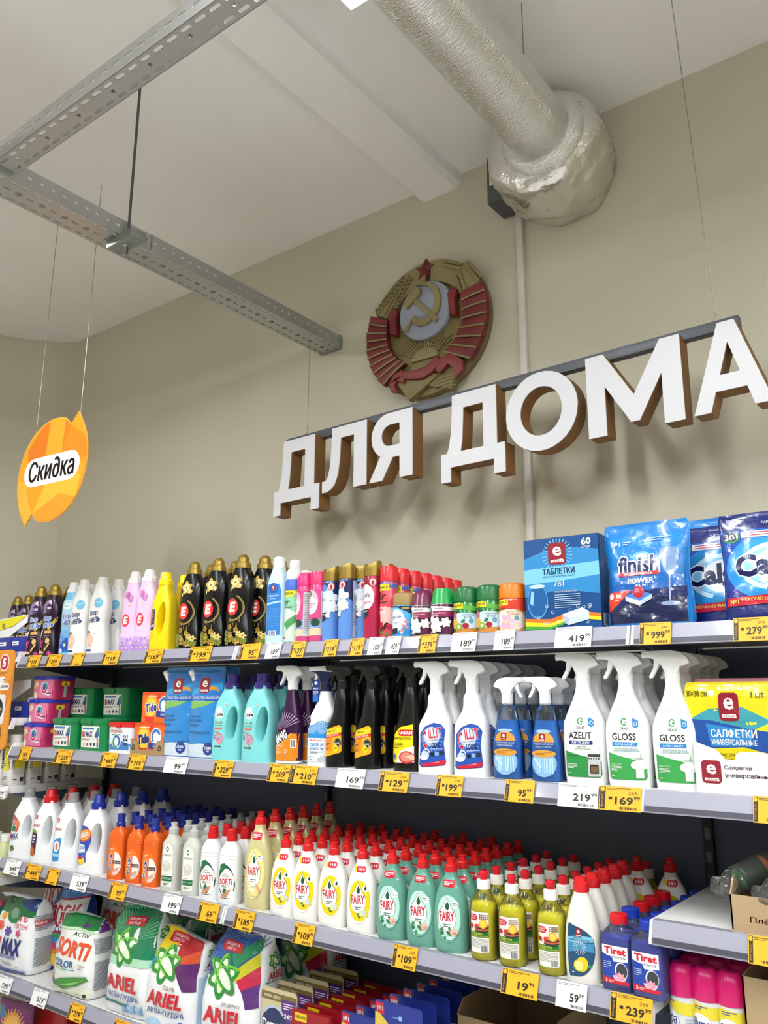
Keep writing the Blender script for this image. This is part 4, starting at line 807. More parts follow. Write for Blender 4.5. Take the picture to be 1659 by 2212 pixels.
# ---- aerosols
def can(h, r, bodyc, art, capsecs, capm, name='aerosol_can', rim=True, capn=28):
    L = lathe([(0, r*.93), (.003, r), (h-.006, r), (h, r*.9)], 1, 30)
    parts = [('body', L.mesh('body', mat(bodyc, .28, .25, coat=.3), 30), [('rim', lathe([(-.0005, r*.99), (.001, r*1.03), (.004, r*1.03), (.005, r)], 1, 30).mesh('rim', mat('#c8c8c8', .3, .9), 30))] if rim else []), ('cap', lathe(capsecs, 1, capn).mesh('cap', capm, 30))]
    if art: parts.append(('label', art.mesh('label', L.arc, GLOSS(), .006)))
    return P(name, 'aerosol can', *parts)
R = .0248
a = Art().rect(-.055, .006, .055, .160, '#8fcfa6').poly([(-.055, .09), (-.01, .11), (.055, .08), (.055, .006), (-.055, .006)], '#cfe3d2').rect(-.055, .148, .055, .160, '#f0de28').rr(-.030, .141, .018, .158, .002, '#f0de28').text('LIBERHAUS', -.006, .151, .044, .009, '#1a1a1a', .02).text('air', -.008, .125, .034, .017, '#183a24', .01, .2).text('freshener', -.004, .110, .040, .008, '#183a24', .005, .2).text('ПОСЛЕ', -.004, .092, .034, .009, '#f4f8f2', .03).text('ДОЖДЯ', -.004, .080, .034, .009, '#f4f8f2', .03).poly([(-.03, .05), (.03, .09), (.05, .085), (-.01, .035)], '#4fa05a').drop(-.010, .045, .007, .022, '#d8ecf4').ell(-.012, .018, .006, .004, '#b82a2a')
A_AIR = can(.195, R, '#4f72c8', a.rect(-.055, .160, .055, .192, '#4a6fd0'), [(.194, .0225), (.196, .0235), (.216, .0232), (.226, .018), (.229, .010)], pl('#f2f2f2'))
a = Art().rect(-.060, .006, .060, .155, '#d84a86').ell(-.004, .120, .022, .034, '#f0b8d0').ell(-.014, .142, .012, .014, '#2f7a44').ring(-.014, .142, .012, .014, .002, '#e8e8e0').text('AIR', -.014, .144, .010, .005, '#f4f4f0', .02).text('WICK', -.014, .138, .012, .005, '#f4f4f0', .02).ell(-.004, .108, .020, .026, '#f6dce8').text('Карибские', -.004, .112, .030, .006, '#b8407a', .005, .2).text('цветы', -.006, .103, .020, .006, '#b8407a', .005, .2).poly([(-.06, .03), (.0, .045), (.06, .035), (.06, .022), (-.06, .018)], '#e8d0a8').poly([(-.06, .055), (.06, .075), (.06, .046), (-.06, .036)], '#8aa8dc').ell(.010, .058, .014, .012, '#2a4a3a').rect(.026, .020, .044, .150, '#c8ccd0').lines(.028, .03, .042, .145, 22, '#8a8e94')
A_PINK_W = can(.172, R, '#d8457f', a, [(.170, R), (.196, R), (.2, .023), (.201, .018), (.212, .017), (.217, .012)], pl('#e02a78'))
A_PINK_W['parts'].append(('button', lathe([(.2, .0165), (.212, .0172), (.218, .012)], 1, 20).mesh('button', pl('#f2f2f2'), 30), []))
A_PINK = can(.172, R, '#d8457f', a, [(.170, R), (.204, R), (.2085, .023), (.209, .02)], pl('#e0306e'))
def wavecap(z0, z1, r, m):
    bm = lathe([(z0, r), (z1-.012, r), (z1, r*.98), (z1-.004, r*.8), (z1-.010, r*.5)], 2, 28).bm()
    for v in bm.verts:
        if v.co.z > z1-.014: v.co.z += .005*math.cos(2*math.atan2(v.co.y, v.co.x))+.003*v.co.x/r
    return to_mesh(bm, 'cap', m, True, 40)
def glade(main, dark, crimson=False):
    a = Art().rect(-.070, .004, .070, .178, main)
    if crimson: a.rect(-.07, .150, .07, .178, '#8e1a38').ell(-.006, .118, .026, .036, '#f0e4e6').lines(-.022, .098, .012, .106, 2, '#b84a60')
    else: a.poly([(-.07, .178), (.07, .178), (.07, .10), (.035, .12), (.0, .165), (-.05, .178)], dark).poly([(-.07, .13), (-.02, .145), (.02, .150), (.034, .10), (.0, .07), (-.07, .08)], '#cfe2f2')
    a.text('glade', -.012, .122, .042, .016, '#2a2f4a', .004, .2).leaf(-.022, .134, .010, .003, 1.2, '#3f8fd0').ell(.016, .160, .011, .012, '#b83038').ell(.016, .160, .009, .010, '#e8d0d0').ell(.016, .158, .004, .007, '#b83038').poly([(-.030, .082), (.004, .086), (.004, .066), (-.012, .056), (-.030, .066)], '#2a2c34').text('TRUSCENT', -.013, .079, .030, .004, '#f0f0f0', .01)
    if not crimson:
        rnd = random.Random(2)
        for i in range(16): a.flower(rnd.uniform(.0, .030), rnd.uniform(.075, .135), rnd.uniform(.007, .011), rnd.choice(('#f2f4f8', '#e0e8f2')), 5, '#e8dca0', rnd.random()*6)
    a.rect(.046, .010, .068, .172, '#b4b8c0').lines(.048, .04, .066, .13, 20, '#7a7e88').poly([(.048, .14), (.057, .131), (.066, .14), (.057, .149)], '#f4f0f0').rect(.049, .012, .066, .026, '#f0f0f0').bars(.050, .013, .065, .025, '#222', 10)
    p = can(.180, R, main, a, [(.178, R), (.20, R), (.21, R*.9)], goldcap); p['parts'][1] = ('cap', wavecap(.178, .214, R*1.01, goldcap), []); return p
A_GLADE, A_GLADER = glade('#5f92dc', '#1b2a5a'), glade('#b02048', '#7a1030', True)
a = Art().rect(-.070, .004, .070, .158, '#d8505a').rect(-.07, .140, .07, .158, '#4a62b0').rr(-.028, .132, .022, .150, .002, '#f0de28').text('LIBERHAUS', -.003, .141, .044, .009, '#1a1a1a', .02).text('air', -.004, .117, .036, .018, '#2a1418', .01, .2).text('freshener', -.004, .101, .042, .009, '#2a1418', .005, .2).text('ЯГОДНЫЙ', -.004, .085, .036, .009, '#fbf2f0', .03).text('ВЗРЫВ', -.004, .073, .028, .009, '#fbf2f0', .03).ell(.018, .058, .024, .028, '#f0b8b0')
for i in range(9): a.ell(-.026+.006*i, .028+.012*math.sin(i*1.9), .008, .008, ('#c02038', '#5a1a2a', '#e04a58', '#2a1018')[i % 4], 12)
for i in range(5): a.leaf(-.024+.010*i, .020, .014, .004, i*1.2, '#4a8a3a')
A_LIB = can(.160, R, '#d8505a', a, [(.158, R*1.005), (.196, R*1.005), (.201, R*.9), (.202, R*.8)], pl('#e0232c'))
def refill(capsecs, capm, art, bodyc, h=.088, r=.034, capn=28): return can(h, r, bodyc, art, capsecs, capm, 'refill_can', True, capn)
a = Art().grad(-.08, .004, .08, .084, '#1f8fd0', '#5fb8e8', 5).poly([(-.08, .084), (.08, .084), (.08, .052), (.030, .066), (.0, .080)], '#152a50').ell(-.006, .046, .026, .030, '#dcecf6').text('glade', -.008, .054, .036, .014, '#2a3a5a', .003, .2).text('2400', .022, .078, .022, .006, '#f0c030', .02).poly([(-.028, .024), (.0, .026), (.0, .014), (-.014, .008), (-.028, .014)], '#20242e').lines(-.016, .036, .008, .042, 2, '#6a90b0')
for i in range(7): a.flower(.018+.006*math.cos(i), .028+.016*math.sin(i*1.4), .006, ('#c87a98', '#f2f4f8')[i % 2], 5)
A_GB = refill([(.086, .0325), (.088, .033), (.116, .033), (.120, .029)], mat('#c9ac78', .32, .6), a, '#3f9fd8', .090, .0335)
def aw(top):
    a = Art().rect(-.09, .064, .09, .084, '#f0eeee').rect(-.09, .048, .09, .065, '#9a2a5a').rect(-.09, .004, .09, .049, '#3a1a30').ell(-.030, .062, .015, .017, '#2a7040').ring(-.030, .062, .015, .017, .003, '#dfe6dc').text('70 дней', .006, .078, .030, .006, '#8a2a50', .02).lines(-.010, .068, .034, .073, 1, '#a08a96').text('Нежный шелк', .004, .059, .036, .0045, '#f6e8ee', .01).text('и лилия', -.006, .053, .018, .0042, '#f6e8ee', .01)
    for x, z, r in ((-.006, .028, .021), (.022, .034, .014), (-.016, .042, .010)):
        a.flower(x, z, r, '#f2eee8', 6, '#e6dcc8', .2); a.ell(x, z, r*.5, r*.42, '#f8f4ee')
    a.ell(.026, .014, .014, .010, '#5a2048').lines(-.026, .007, .010, .013, 2, '#e8d8e2')
    return refill([(.084, .0345), (.086, .034), (.108, .028), (.118, .025), (.124, .019)] if top != '#17a04c' else [(.084, .0345), (.086, .034), (.118, .0265), (.124, .0245), (.1245, .022)], pl(top), a, '#3a1a30', .086)
A_AWP, A_AWG = aw('#6e1c46'), aw('#17a04c')
def lib(top, kind):
    a = Art()
    if kind: a.rect(-.09, .004, .09, .084, '#e8a070').poly([(-.09, .084), (.09, .084), (.09, .050), (-.09, .066)], '#d8402c').ell(.010, .030, .050, .026, '#f0e0c8')
    else: a.rect(-.09, .004, .09, .084, '#2a7a3a').poly([(-.09, .030), (.0, .056), (.09, .050), (.09, .010), (-.09, .006)], '#c8e0e8').poly([(-.09, .012), (.09, .018), (.09, .004), (-.09, .004)], '#d08a40').poly([(-.03, .078), (.06, .070), (.09, .060), (.09, .056), (.02, .062), (-.04, .070)], '#5fb04a')
    a.rr(-.032, .066, .010, .080, .002, '#f0de28').text('LIBERHAUS', -.011, .0745, .036, .0068, '#1a1a1a', .02).lines(-.026, .0675, .006, .0705, 1, '#5a5010').text('automatic', -.014, .058, .034, .007, '#15301c' if not kind else '#5a1a14', .003, .2)
    a.text('ТРОПИЧЕСКИЙ' if not kind else 'ЦВЕТОЧНОЕ', .022, .050, .032, .0045, '#2a4a6a' if not kind else '#c02a3a', .01).text('ВЕТЕР' if not kind else 'НАСТРОЕНИЕ', .022, .043, .020 if not kind else .028, .0045, '#2a4a6a' if not kind else '#c02a3a', .01).ell(.030, .034, .006, .006, '#6a9aa8')
    if kind:
        a.flower(.004, .026, .020, '#f0b0c4', 6, '#f0d880').flower(-.020, .030, .016, '#e4e0ee', 6, '#e8d070').flower(.024, .018, .012, '#f2ccd8', 5)
    else:
        a.ell(-.016, .046, .007, .011, '#d85a8a').ell(-.018, .028, .014, .012, '#f0b428').lines(-.026, .020, -.008, .036, 5, '#c8881c', .2).ell(-.002, .020, .009, .009, '#8ab040').ell(-.002, .020, .004, .004, '#f0f0d8').ell(.016, .022, .008, .007, '#a82030').leaf(-.026, .014, .016, .004, -.2, '#2a6a30').leaf(.004, .030, .014, .004, .6, '#2f7a3a')
    return refill([(.084, .0345), (.112, .0335), (.119, .031), (.123, .025), (.124, .018)], pl(top, .35), a, '#2a7a3a' if not kind else '#e8a070', .086)
A_LG, A_LO = lib('#146a34', 0), lib('#f07a10', 1)
a = Art().rect(-.06, .004, .06, .174, '#eceef2').poly([(-.06, .148), (-.02, .168), (.06, .158), (.06, .136), (-.02, .146), (-.06, .128)], '#e8d838').ell(-.006, .126, .025, .023, '#aab0c0').ell(-.007, .128, .024, .022, '#f4f5f8').text('Лира', -.006, .128, .040, .024, '#28308a', .03, .05).lines(-.018, .156, .010, .164, 2, '#4a5aa0').rect(.030, .02, .052, .135, '#c8ccd8').lines(.031, .022, .051, .133, 26, '#9aa0b0')
A_LIRA = can(.176, .0272, '#eceef2', a, [(.172, .0285), (.174, .029), (.208, .0285), (.222, .0255), (.230, .0185), (.231, .014)], pl('#d81670', .28))

# ---- trigger sprays
HEAD = [(-.056, .047), (-.056, .033), (-.042, .031), (-.034, .028), (-.020, .014), (-.0145, .0), (.0145, .0), (.018, .012), (.034, .018), (.040, .0215), (.033, .034), (.020, .044), (.0, .048)]
LEVER = [(-.036, .030), (-.024, .030), (-.027, .014), (-.040, -.010), (-.047, -.013), (-.049, -.008), (-.039, .010)]
def spray(body_secs, bm_, art, neck, headm, collar_h=.026, hs=1.0, right=False, extra=(), e=2.6, levm=None, name='spray_bottle', kz=1.0, cat='spray bottle'):
    S = [(q[0]*kz,)+tuple(q[1:]) for q in body_secs]; L = Loft(S, 32, 3, e=e); z = S[-1][0]; nx = S[-1][3] if len(S[-1]) > 3 else 0
    sg = -1 if right else 1; hp = lambda pts: [(nx+sg*p[0]*hs, z+collar_h+p[1]*hs) for p in pts]
    head = prism_mesh('spray_head', hp(HEAD), -.0125*hs, .0125*hs, headm, .0035*hs, 'xz', None, 40)
    lev = prism_mesh('trigger', hp(LEVER), -.006, .006, levm or headm, .0018, 'xz', None, 40); noz = lathe([(0, .0085*hs), (.006, .0085*hs)], 1, 12).bm()
    for v in noz.verts: v.co = (nx+sg*(-.062*hs+v.co.z), v.co.x, z+collar_h+.040*hs+v.co.y)
    cr = ribbed(z-.003, z+collar_h+.001, .0165*hs, headm, 22, 'collar', .97)
    for v in cr.vertices: v.co.x += nx
    parts = [('body', L.mesh('body', bm_)), ('collar', cr), ('spray_head', head, [('nozzle', to_mesh(noz, 'nozzle', headm, True, 40))]), ('trigger', lev)]
    if art: parts.append(('label', art.mesh('label', L.front, GLOSS(), .006, .008)))
    return P(name, cat, *(parts+list(extra)))
wp = pl('#f2f3f4', .3); wh = pl('#eff0f0', .35)
def label_arch(a, c, x0, x1, z0, z1): return a.poly([(x0+.004, z0), (x1-.004, z0), (x1, z0+.006), (x1, z1-.030)]+[((x0+x1)/2+(x1-x0)/2*math.cos(math.radians(t)), z1-.030+.030*math.sin(math.radians(t))) for t in range(10, 175, 12)]+[(x0, z1-.030), (x0, z0+.006)], c)
GB = [(0, .041, .028), (.004, .046, .031), (.05, .0485, .032), (.105, .0495, .032), (.135, .046, .031), (.165, .034, .027), (.190, .0225, .021), (.213, .0165, .0165), (.222, .015, .015)]
def grass(kind):
    a = label_arch(Art(), '#eef1ee', -.040, .040, .016, .158)
    a.poly([(-.040, .022), (-.036, .016), (.036, .016), (.040, .022), (.040, .072), (.010, .060), (-.040, .072)], '#3fa352' if kind else '#2f8f48').poly([(-.040, .072), (-.010, .064), (.010, .060), (.040, .050), (.040, .080), (-.040, .086)], '#dfeee0')
    a.ring(-.002, .137, .007, .008, .0025, '#2a9a50', 20, .6, 5.6).rect(-.002, .1355, .004, .138, '#2a9a50').text('GRASS', -.002, .123, .018, .0055, '#2a3a30', .01).poly([(.016, .146), (.028, .140), (.028, .128), (.022, .124), (.016, .128)], '#2f86c8').ring(.022, .134, .0042, .0042, .0013, '#f0f6fa', 14)
    a.text('GLOSS' if kind else 'AZELIT', -.004, .106, .052, .0145, '#141a18', .012).rect(-.030, .086, .024, .0945, '#2a86d0' if kind else '#2a3478').text('АНТИ-НАЛЁТ' if kind else 'АНТИ-ЖИР', -.003, .0903, .042, .0055, '#f2f6fa', .02)
    if kind: a.text('БЕЛОСНЕЖНАЯ ЧИСТОТА', 0, .081, .050, .0035, '#5a90c0', .005).text('И ВОССТАНОВЛЕНИЕ БЛЕСКА', 0, .0765, .056, .0035, '#5a90c0', .005).ell(.026, .047, .018, .010, '#e4e8e6').rect(.018, .020, .034, .046, '#dfe4e2').ell(.026, .050, .014, .005, '#f6f8f8').rect(.016, .060, .034, .0625, '#b4c0bc').rect(.029, .062, .031, .070, '#9aa8a4')
    else: a.text('для плит,', 0, .081, .022, .0035, '#4a5a52', .005).text('духовок, грилей', 0, .0765, .034, .0035, '#4a5a52', .005).rect(.012, .018, .038, .060, '#c6c8c8').rect(.012, .060, .038, .066, '#3a3c3e').rect(.012, .053, .038, .060, '#d8dada').rr(.016, .024, .034, .044, .002, '#2a2c2e').rect(.018, .027, .032, .040, '#7a5a3a'); [a.ell(.015+.005*i, .0565, .0016, .0018, '#333', 8) for i in range(5)]
    a.text('ЭФФЕКТИВНО' if kind else 'МОЩНАЯ ПЕНА', -.022, .062 if not kind else .048, .026, .0038, '#24503a' if not kind else '#f0f6f0', .012).lines(-.035, .034, -.012, .045, 4, '#d8ecd8').lines(-.035, .022, -.024, .026, 1, '#d8ecd8')
    p = spray(GB, wp, a, 0, wh, .020, 1.0); L = Loft(GB, 32, 3, e=2.6)
    p['parts'][0][2].append(('label_ridge', tube_mesh('ridge', [L.front(.0435*math.cos(math.radians(t)), .128+.034*math.sin(math.radians(t)), 0) for t in range(0, 181, 9)], .0013, wp, 6))); return p
G_AZ, G_GL = grass(0), grass(1)
CB = [(0, .043, .027), (.004, .047, .030), (.04, .047, .030), (.09, .0455, .030), (.120, .044, .029), (.140, .036, .026, .003), (.160, .026, .023, .004), (.178, .023, .021, .003), (.190, .0215, .020, .002), (.200, .0165, .0165, .002), (.208, .015, .015, .002)]
def cillit():
    o = [(-.038, .022), (-.030, .016), (.034, .022), (.037, .030), (.032, .075), (.036, .108), (.026, .122), (.006, .126), (-.018, .116), (-.034, .098), (-.034, .060)]
    a = Art().poly(o, '#20449a').poly([(x*.96, (z-.07)*.97+.07) for x, z in o], '#2a55b4').burst(0, .085, .004, .030, 18, '#5f8fd8').ell(.0, .092, .022, .024, '#b8d2ee').ell(-.004, .094, .014, .017, '#dfeaf6')
    a.text('C', -.0195, .084, .013, .042, '#c81c3c', .02, 0, .10, '#f4eef2', .0006).text('ILLIT', .010, .101, .036, .025, '#c81c3c', .02, 0, .12, '#f4eef2', .0006).text('НАЛЕТ И РЖАВЧИНА', .002, .083, .034, .003, '#c02a48', .005, 0, .10).text('100%', .010, .071, .030, .014, '#1c2a50', .015, .12, .06).lines(-.004, .058, .030, .063, 2, '#cfdcf2', .4)
    a.ell(-.018, .046, .012, .010, '#c8d2e0').ring(-.014, .052, .010, .010, .003, '#e4eaf2', 16, 0, 3.3).ell(-.022, .040, .013, .006, '#eef2f8').rect(-.002, .044, .008, .053, '#1a2038').rect(.010, .046, .020, .055, '#7fb2e0').rect(.022, .048, .032, .057, '#2a2f3a').poly([(-.034, .022), (.036, .036), (.034, .024), (-.020, .018)], '#d02038').text('НАЛЁТ', .012, .029, .022, .0032, '#f8e8ea', .01, 0, .16)
    p = spray(CB, wp, a, 0, wh, .026, 1.0, extra=()); return p
G_CI = cillit()
EB = [(0, .034, .026), (.003, .037, .029), (.03, .038, .030), (.075, .0375, .0295), (.095, .034, .0275), (.120, .029, .024), (.150, .0245, .022), (.163, .021, .020), (.170, .0155, .0155), (.176, .0145, .0145)]
def ec_spray(right):
    a = Art().ell(0, .060, .031, .052, '#1f4f96', 30).ell(0, .040, .0295, .030, '#8fc4ec', 28).poly([(-.026, .088), (.026, .088), (.022, .100), (.010, .110), (-.010, .110), (-.022, .100)], '#e89a3a').ell(0, .112, .018, .004, '#9cc4e4').econta(-.002, .098, .015).text('СРЕДСТВО ДЛЯ МЫТЬЯ', 0, .083, .046, .0042, '#e8f0fa', .012).text('СТЕКОЛ И ЗЕРКАЛ', 0, .077, .038, .0042, '#e8f0fa', .012).ell(0, .062, .029, .008, '#e8a040').lines(-.020, .058, .020, .067, 3, '#7a4a18', .35)
    for x in (-.016, .002, .014): a.rect(x, .018, x+.009, .052, '#b8dcf4').rect(x+.0035, .018, x+.0045, .052, '#5a9ad0')
    a.poly([(-.024, .050), (-.006, .030), (-.004, .032), (-.022, .053)], '#e4f0fa')
    I = Loft([(q[0]+.001, q[1]-.0013, q[2]-.0013) for q in EB if q[0] < .13]+[(.136, .0255, .0215)], 30, 3, e=2.4)
    return spray(EB, clear_mat('#f6fafe', .06, .02), a, 0, wh, .022, .84, right, [('liquid', I.mesh('liquid', mat('#2a92f2', .14, trans=.1, ior=1.33)))], 2.4)
G_EC, G_ECR = ec_spray(False), ec_spray(True)
BB = [(0, .038, .026), (.004, .041, .029), (.04, .042, .030), (.10, .040, .029, .0), (.13, .033, .026, .004), (.155, .026, .023, .006), (.185, .020, .019, .006), (.205, .016, .016, .006), (.212, .015, .015, .006)]
a = Art().poly([(-.040, .010), (.040, .010), (.040, .085), (.020, .086), (-.010, .060), (-.040, .048)], '#ee8a1c').poly([(-.040, .048), (-.010, .060), (.020, .086), (.022, .083), (-.008, .056), (-.040, .044)], '#f6b84a').burst(-.006, .096, .004, .052, 15, '#b8a0c4', .4, 3.0).text('BANG', -.012, .076, .046, .026, '#f4eef2', .05, .1, .45, '#1c0a20', .0016).lines(-.022, .096, .0, .104, 1, '#d02a3a').text('АНТИНАЛЕТ+', -.014, .050, .034, .006, '#fff2e0', .01).text('БЛЕСК', -.022, .042, .018, .005, '#fff2e0', .01).lines(-.030, .026, -.010, .036, 3, '#fbd9a0').ring(.006, .036, .006, .006, .002, '#c8c8c8', 14).rect(.005, .016, .007, .032, '#a8a8a8').rect(.022, .046, .036, .070, '#f4f4f2').bars(.0235, .048, .0345, .068, '#222', 9)
G_BANG = spray(BB, pl('#35113c', .25), a, 0, wh, .024, .95, e=2.5)
G_BANG['parts'].append(('base_band', Loft([(-.0002, .0385, .0265), (.003, .0418, .0298), (.009, .0422, .0302)], 32, 1, e=2.5).mesh('base_band', wp), []))
PB = [(0, .035, .025), (.004, .038, .028), (.06, .039, .028), (.10, .037, .027), (.120, .034, .026, .004), (.135, .040, .026, .008), (.150, .036, .024, .012), (.175, .024, .021, .013), (.200, .017, .017, .013), (.206, .016, .016, .013)]
a = Art().poly([(-.032, .072), (.030, .072), (.036, .120), (.014, .124), (-.028, .108)], '#2f8fd4').burst(.0, .088, .004, .046, 22, '#e8f2fa', 0, PI).rr(-.030, .068, .030, .076, .002, '#f4f4f4').text('Mr.Proper', 0, .070, .040, .006, '#c8404a', .02).text('СИЛА И', 0, .058, .044, .009, '#2a86d0', .02).text('СКОРОСТЬ', 0, .047, .046, .008, '#2a86d0', .02).lines(-.020, .034, .022, .040, 2, '#50607a').rr(-.028, .012, -.004, .030, .002, '#e4e8ec').ring(-.016, .022, .006, .005, .0016, '#7a8898').rr(.0, .012, .026, .030, .002, '#e4e8ec').ell(.014, .018, .009, .005, '#b4c0cc').ring(.020, .024, .005, .005, .0015, '#7a8898', 12, 0, 3.2)
flag = Art().rect(-.010, -.05, .012, .012, '#22357c').rect(-.006, -.05, .009, -.03, '#2f6fc0').text('+', .001, .003, .010, .010, '#f2f4f8', .06).text('99,9', .001, -.013, .016, .006, '#f2f4f8', .015).lines(-.007, -.030, .009, -.019, 3, '#cfd8ee').mesh('neck_flag', flat(0), GLOSS())
for v in flag.vertices: v.co += Vector((-.010, -.0195, .226))
G_MR = spray(PB, wp, a, 0, pl('#1b2550'), .026, .92, False, [('neck_flag', flag)], levm=wh)
G_MR['parts'][2] = ('spray_head', G_MR['parts'][2][1], [('top_cover', prism_mesh('top_cover', [(.013+p[0]*.92, .206+.026+p[1]*.92) for p in ((-.0565, .0475), (-.0565, .033), (-.02, .034), (.03, .030), (.034, .036), (.020, .0455), (0, .0495))], -.0122, .0122, wh, .002))])
kb = pl('#0b0b0d', .28)
def black_spray(art, kz=1, secs=None):
    return spray(secs or [(0, .032, .025), (.004, .035, .028), (.07, .035, .028), (.10, .0335, .027), (.125, .028, .025, .006), (.145, .0235, .023, .010), (.160, .0235, .022, .011), (.185, .021, .020, .012), (.205, .0165, .0165, .012), (.211, .015, .015, .012)], kb, art, 0, pl('#101012', .35), .024, .92, e=2.8, kz=kz)
a = Art().poly([(-.031, .026), (.024, .040), (.027, .046), (.024, .110), (.018, .114), (-.024, .100)], '#f2b01a').poly([(-.030, .050), (-.028, .076), (.0, .086), (-.004, .040)], '#ee8a1c').poly([(-.027, .084), (.025, .094), (.025, .108), (-.025, .098)], '#e8d024').rr(-.022, .092, .010, .100, .001, '#f2de28').text('LIBERHAUS', -.006, .0965, .028, .0055, '#1a1a14', .02, 0, .10).poly([(-.028, .076), (.025, .086), (.025, .094), (-.027, .084)], '#d82a2c').text('ПРОЧИСТИТЕЛЬ', -.003, .085, .044, .005, '#fbf0e8', .02, 0, .18)
a.ell(.016, .066, .010, .013, '#26262a').ring(.014, .060, .010, .006, .002, '#c8c8c4').ring(.016, .072, .009, .006, .0016, '#8a8a88').poly([(.002, .052), (.012, .040), (.020, .052), (.011, .064)], '#f4dc1c').text('2в1', .011, .052, .010, .006, '#1a1a14', .02).lines(-.024, .058, -.010, .066, 2, '#5a3a10').lines(-.024, .044, -.012, .052, 2, '#5a3a10')
G_LB = black_spray(a)
a = Art().poly([(-.036, .022), (-.036, .070), (-.028, .094), (-.010, .112), (.026, .120), (.030, .024)], '#f0dc1a').poly([(-.022, .022), (-.008, .052), (.030, .066), (.030, .024)], '#f4efe2').ell(.010, .036, .022, .016, '#c83a30').ell(.010, .037, .017, .012, '#e08a80').poly([(.006, .038), (.028, .044), (.028, .030)], '#e8c8a0').rr(-.014, .090, .028, .106, .006, '#c8202c').text('UNICUM', .007, .098, .036, .008, '#fbf4f0', .04).text('ЖИРОУДАЛИТЕЛЬ', -.003, .083, .052, .0075, '#1a1a14', .01).lines(-.032, .058, .0, .074, 4, '#5a5010').ell(-.026, .038, .006, .007, '#2a3a8a').ring(-.026, .038, .004, .005, .001, '#d8dcf0', 10)
G_UN = black_spray(a, 1.02, [(0, .034, .026), (.004, .038, .029), (.06, .039, .030), (.10, .035, .028), (.13, .028, .025, .004), (.16, .023, .022, .008), (.19, .019, .019, .009), (.205, .0165, .0165, .009), (.211, .015, .015, .009)])

# ---- capsule tubs and boxes
def tub(w, d, h, bodyc, lidc, art, side=None, lid_h=.012, e=6, name='capsule_tub', bodym=None):
    L = Loft([(0, w*.45, d*.45), (.003, w*.47, d*.47), (h*.5, w*.485, d*.485), (h-lid_h, w*.497, d*.497)], 32, 2, e=e)
    lid = Loft([(h-lid_h-.001, w*.515, d*.515), (h-.003, w*.52, d*.52), (h-.001, w*.505, d*.505), (h, w*.49, d*.49)], 32, 1, e=e).mesh('lid', pl(lidc), 30)
    latch = box_mesh('latch', (-.012, -d*.52-.004, h-lid_h-.004), (.012, -d*.515, h-.004), pl(lidc), .0015)
    parts = [('body', L.mesh('body', bodym or pl(bodyc))), ('lid', lid, [('latch', latch)]), ('label', art.mesh('label', L.front, GLOSS(), .012, .02))]
    if side: parts.append(('side_sticker', side.mesh('side_sticker', L.side, GLOSS(), .02, .02)))
    return P(name, 'tub', *parts)
def swirl(a, x, z, r, c1, c2, c3):
    a.ell(x, z, r*1.5, r*1.5, '#f4dce8').ring(x-r*.1, z-r*.1, r*1.15, r*1.1, r*.55, c2, 20, 2.6, 6.0).ring(x+r*.15, z+r*.15, r*1.1, r*1.05, r*.55, c1, 20, -.6, 2.7).ell(x-r*.05, z+r*.1, r*.55, r*.6, c3); return a
a = Art().rect(-.066, .006, .066, .076, '#e07aa6').burst(.010, .040, .012, .036, 20, '#e890b6').poly([(-.066, .070), (-.030, .074), (-.026, .046), (-.066, .036)], '#f0a83a').text('LOSK', -.046, .056, .040, .020, '#f6f0ee', .05, .1, .25, '#cf2a3a', .0016).ell(-.050, .022, .016, .008, '#f0c890').ell(-.044, .012, .008, .010, '#f6f2ee'); swirl(a, .014, .044, .017, '#1f9aa8', '#d8346a', '#26409a').rect(.028, .022, .056, .026, '#20202a').rect(.026, .017, .052, .022, '#f2f2f2')
sd = Art().rr(-.018, .052, .018, .070, .006, '#f0d428').rect(-.004, .055, .004, .061, '#222').ring(0, .062, .0036, .005, .0012, '#222', 12, 0, PI).rect(-.006, .010, .006, .052, '#c8ccc8').lines(-.004, .014, .004, .048, 10, '#8a8e8a')
T_LOSK = tub(.150, .105, .090, '#b8285e', '#2438b0', a, sd)
a = Art().rr(-.058, .012, .052, .086, .004, '#eef1ec').rect(-.050, .074, .020, .081, '#3f7ab8').text('Bi', -.042, .058, .018, .020, '#c22a3a', .05).text('MAX', -.008, .058, .042, .020, '#26306e', .05).poly([(.024, .050), (.038, .078), (.050, .084), (.050, .054), (.040, .044)], '#2f7f70').poly([(.026, .056), (.036, .066), (.046, .054), (.036, .046)], '#2a4fae').lines(-.052, .036, .030, .044, 2, '#a05a5a').ell(-.036, .023, .006, .006, '#c8b06a').ell(-.016, .023, .006, .006, '#c03a48').ell(.006, .024, .006, .006, '#28304e').ell(.026, .024, .006, .006, '#2a2f58').ell(.044, .038, .004, .010, '#d86a78').bars(.040, .014, .050, .030, '#3a3a3a', 8)
T_BIMAX = tub(.160, .115, .112, '#12834a', '#108046', a, None, .016)
a = Art().rect(-.062, .010, .062, .084, '#e6ecf2').poly([(-.062, .010), (.062, .010), (.062, .030), (.0, .044), (-.062, .022)], '#3f86c8').text('Персил', -.014, .072, .064, .015, '#cf1f30', .03).rect(-.040, .058, .010, .062, '#2f8a4a').ell(-.012, .038, .026, .024, '#dbe6f0').ring(-.012, .038, .021, .021, .008, '#2a55b0', 20, -1, 2.2).ring(-.012, .036, .021, .021, .008, '#3f9a5a', 20, 2.2, 5.0).ell(-.010, .038, .010, .011, '#f2f6f8').text('4 в 1', .038, .056, .026, .010, '#1f2f5a', .03)
for i in range(4): a.ell(.032+.014*(i % 2), .030+.014*(i//2), .005, .005, '#2a3a5a', 12)
T_PERS = tub(.142, .095, .102, '#e8ecf0', '#d8201e', a, None, .014)
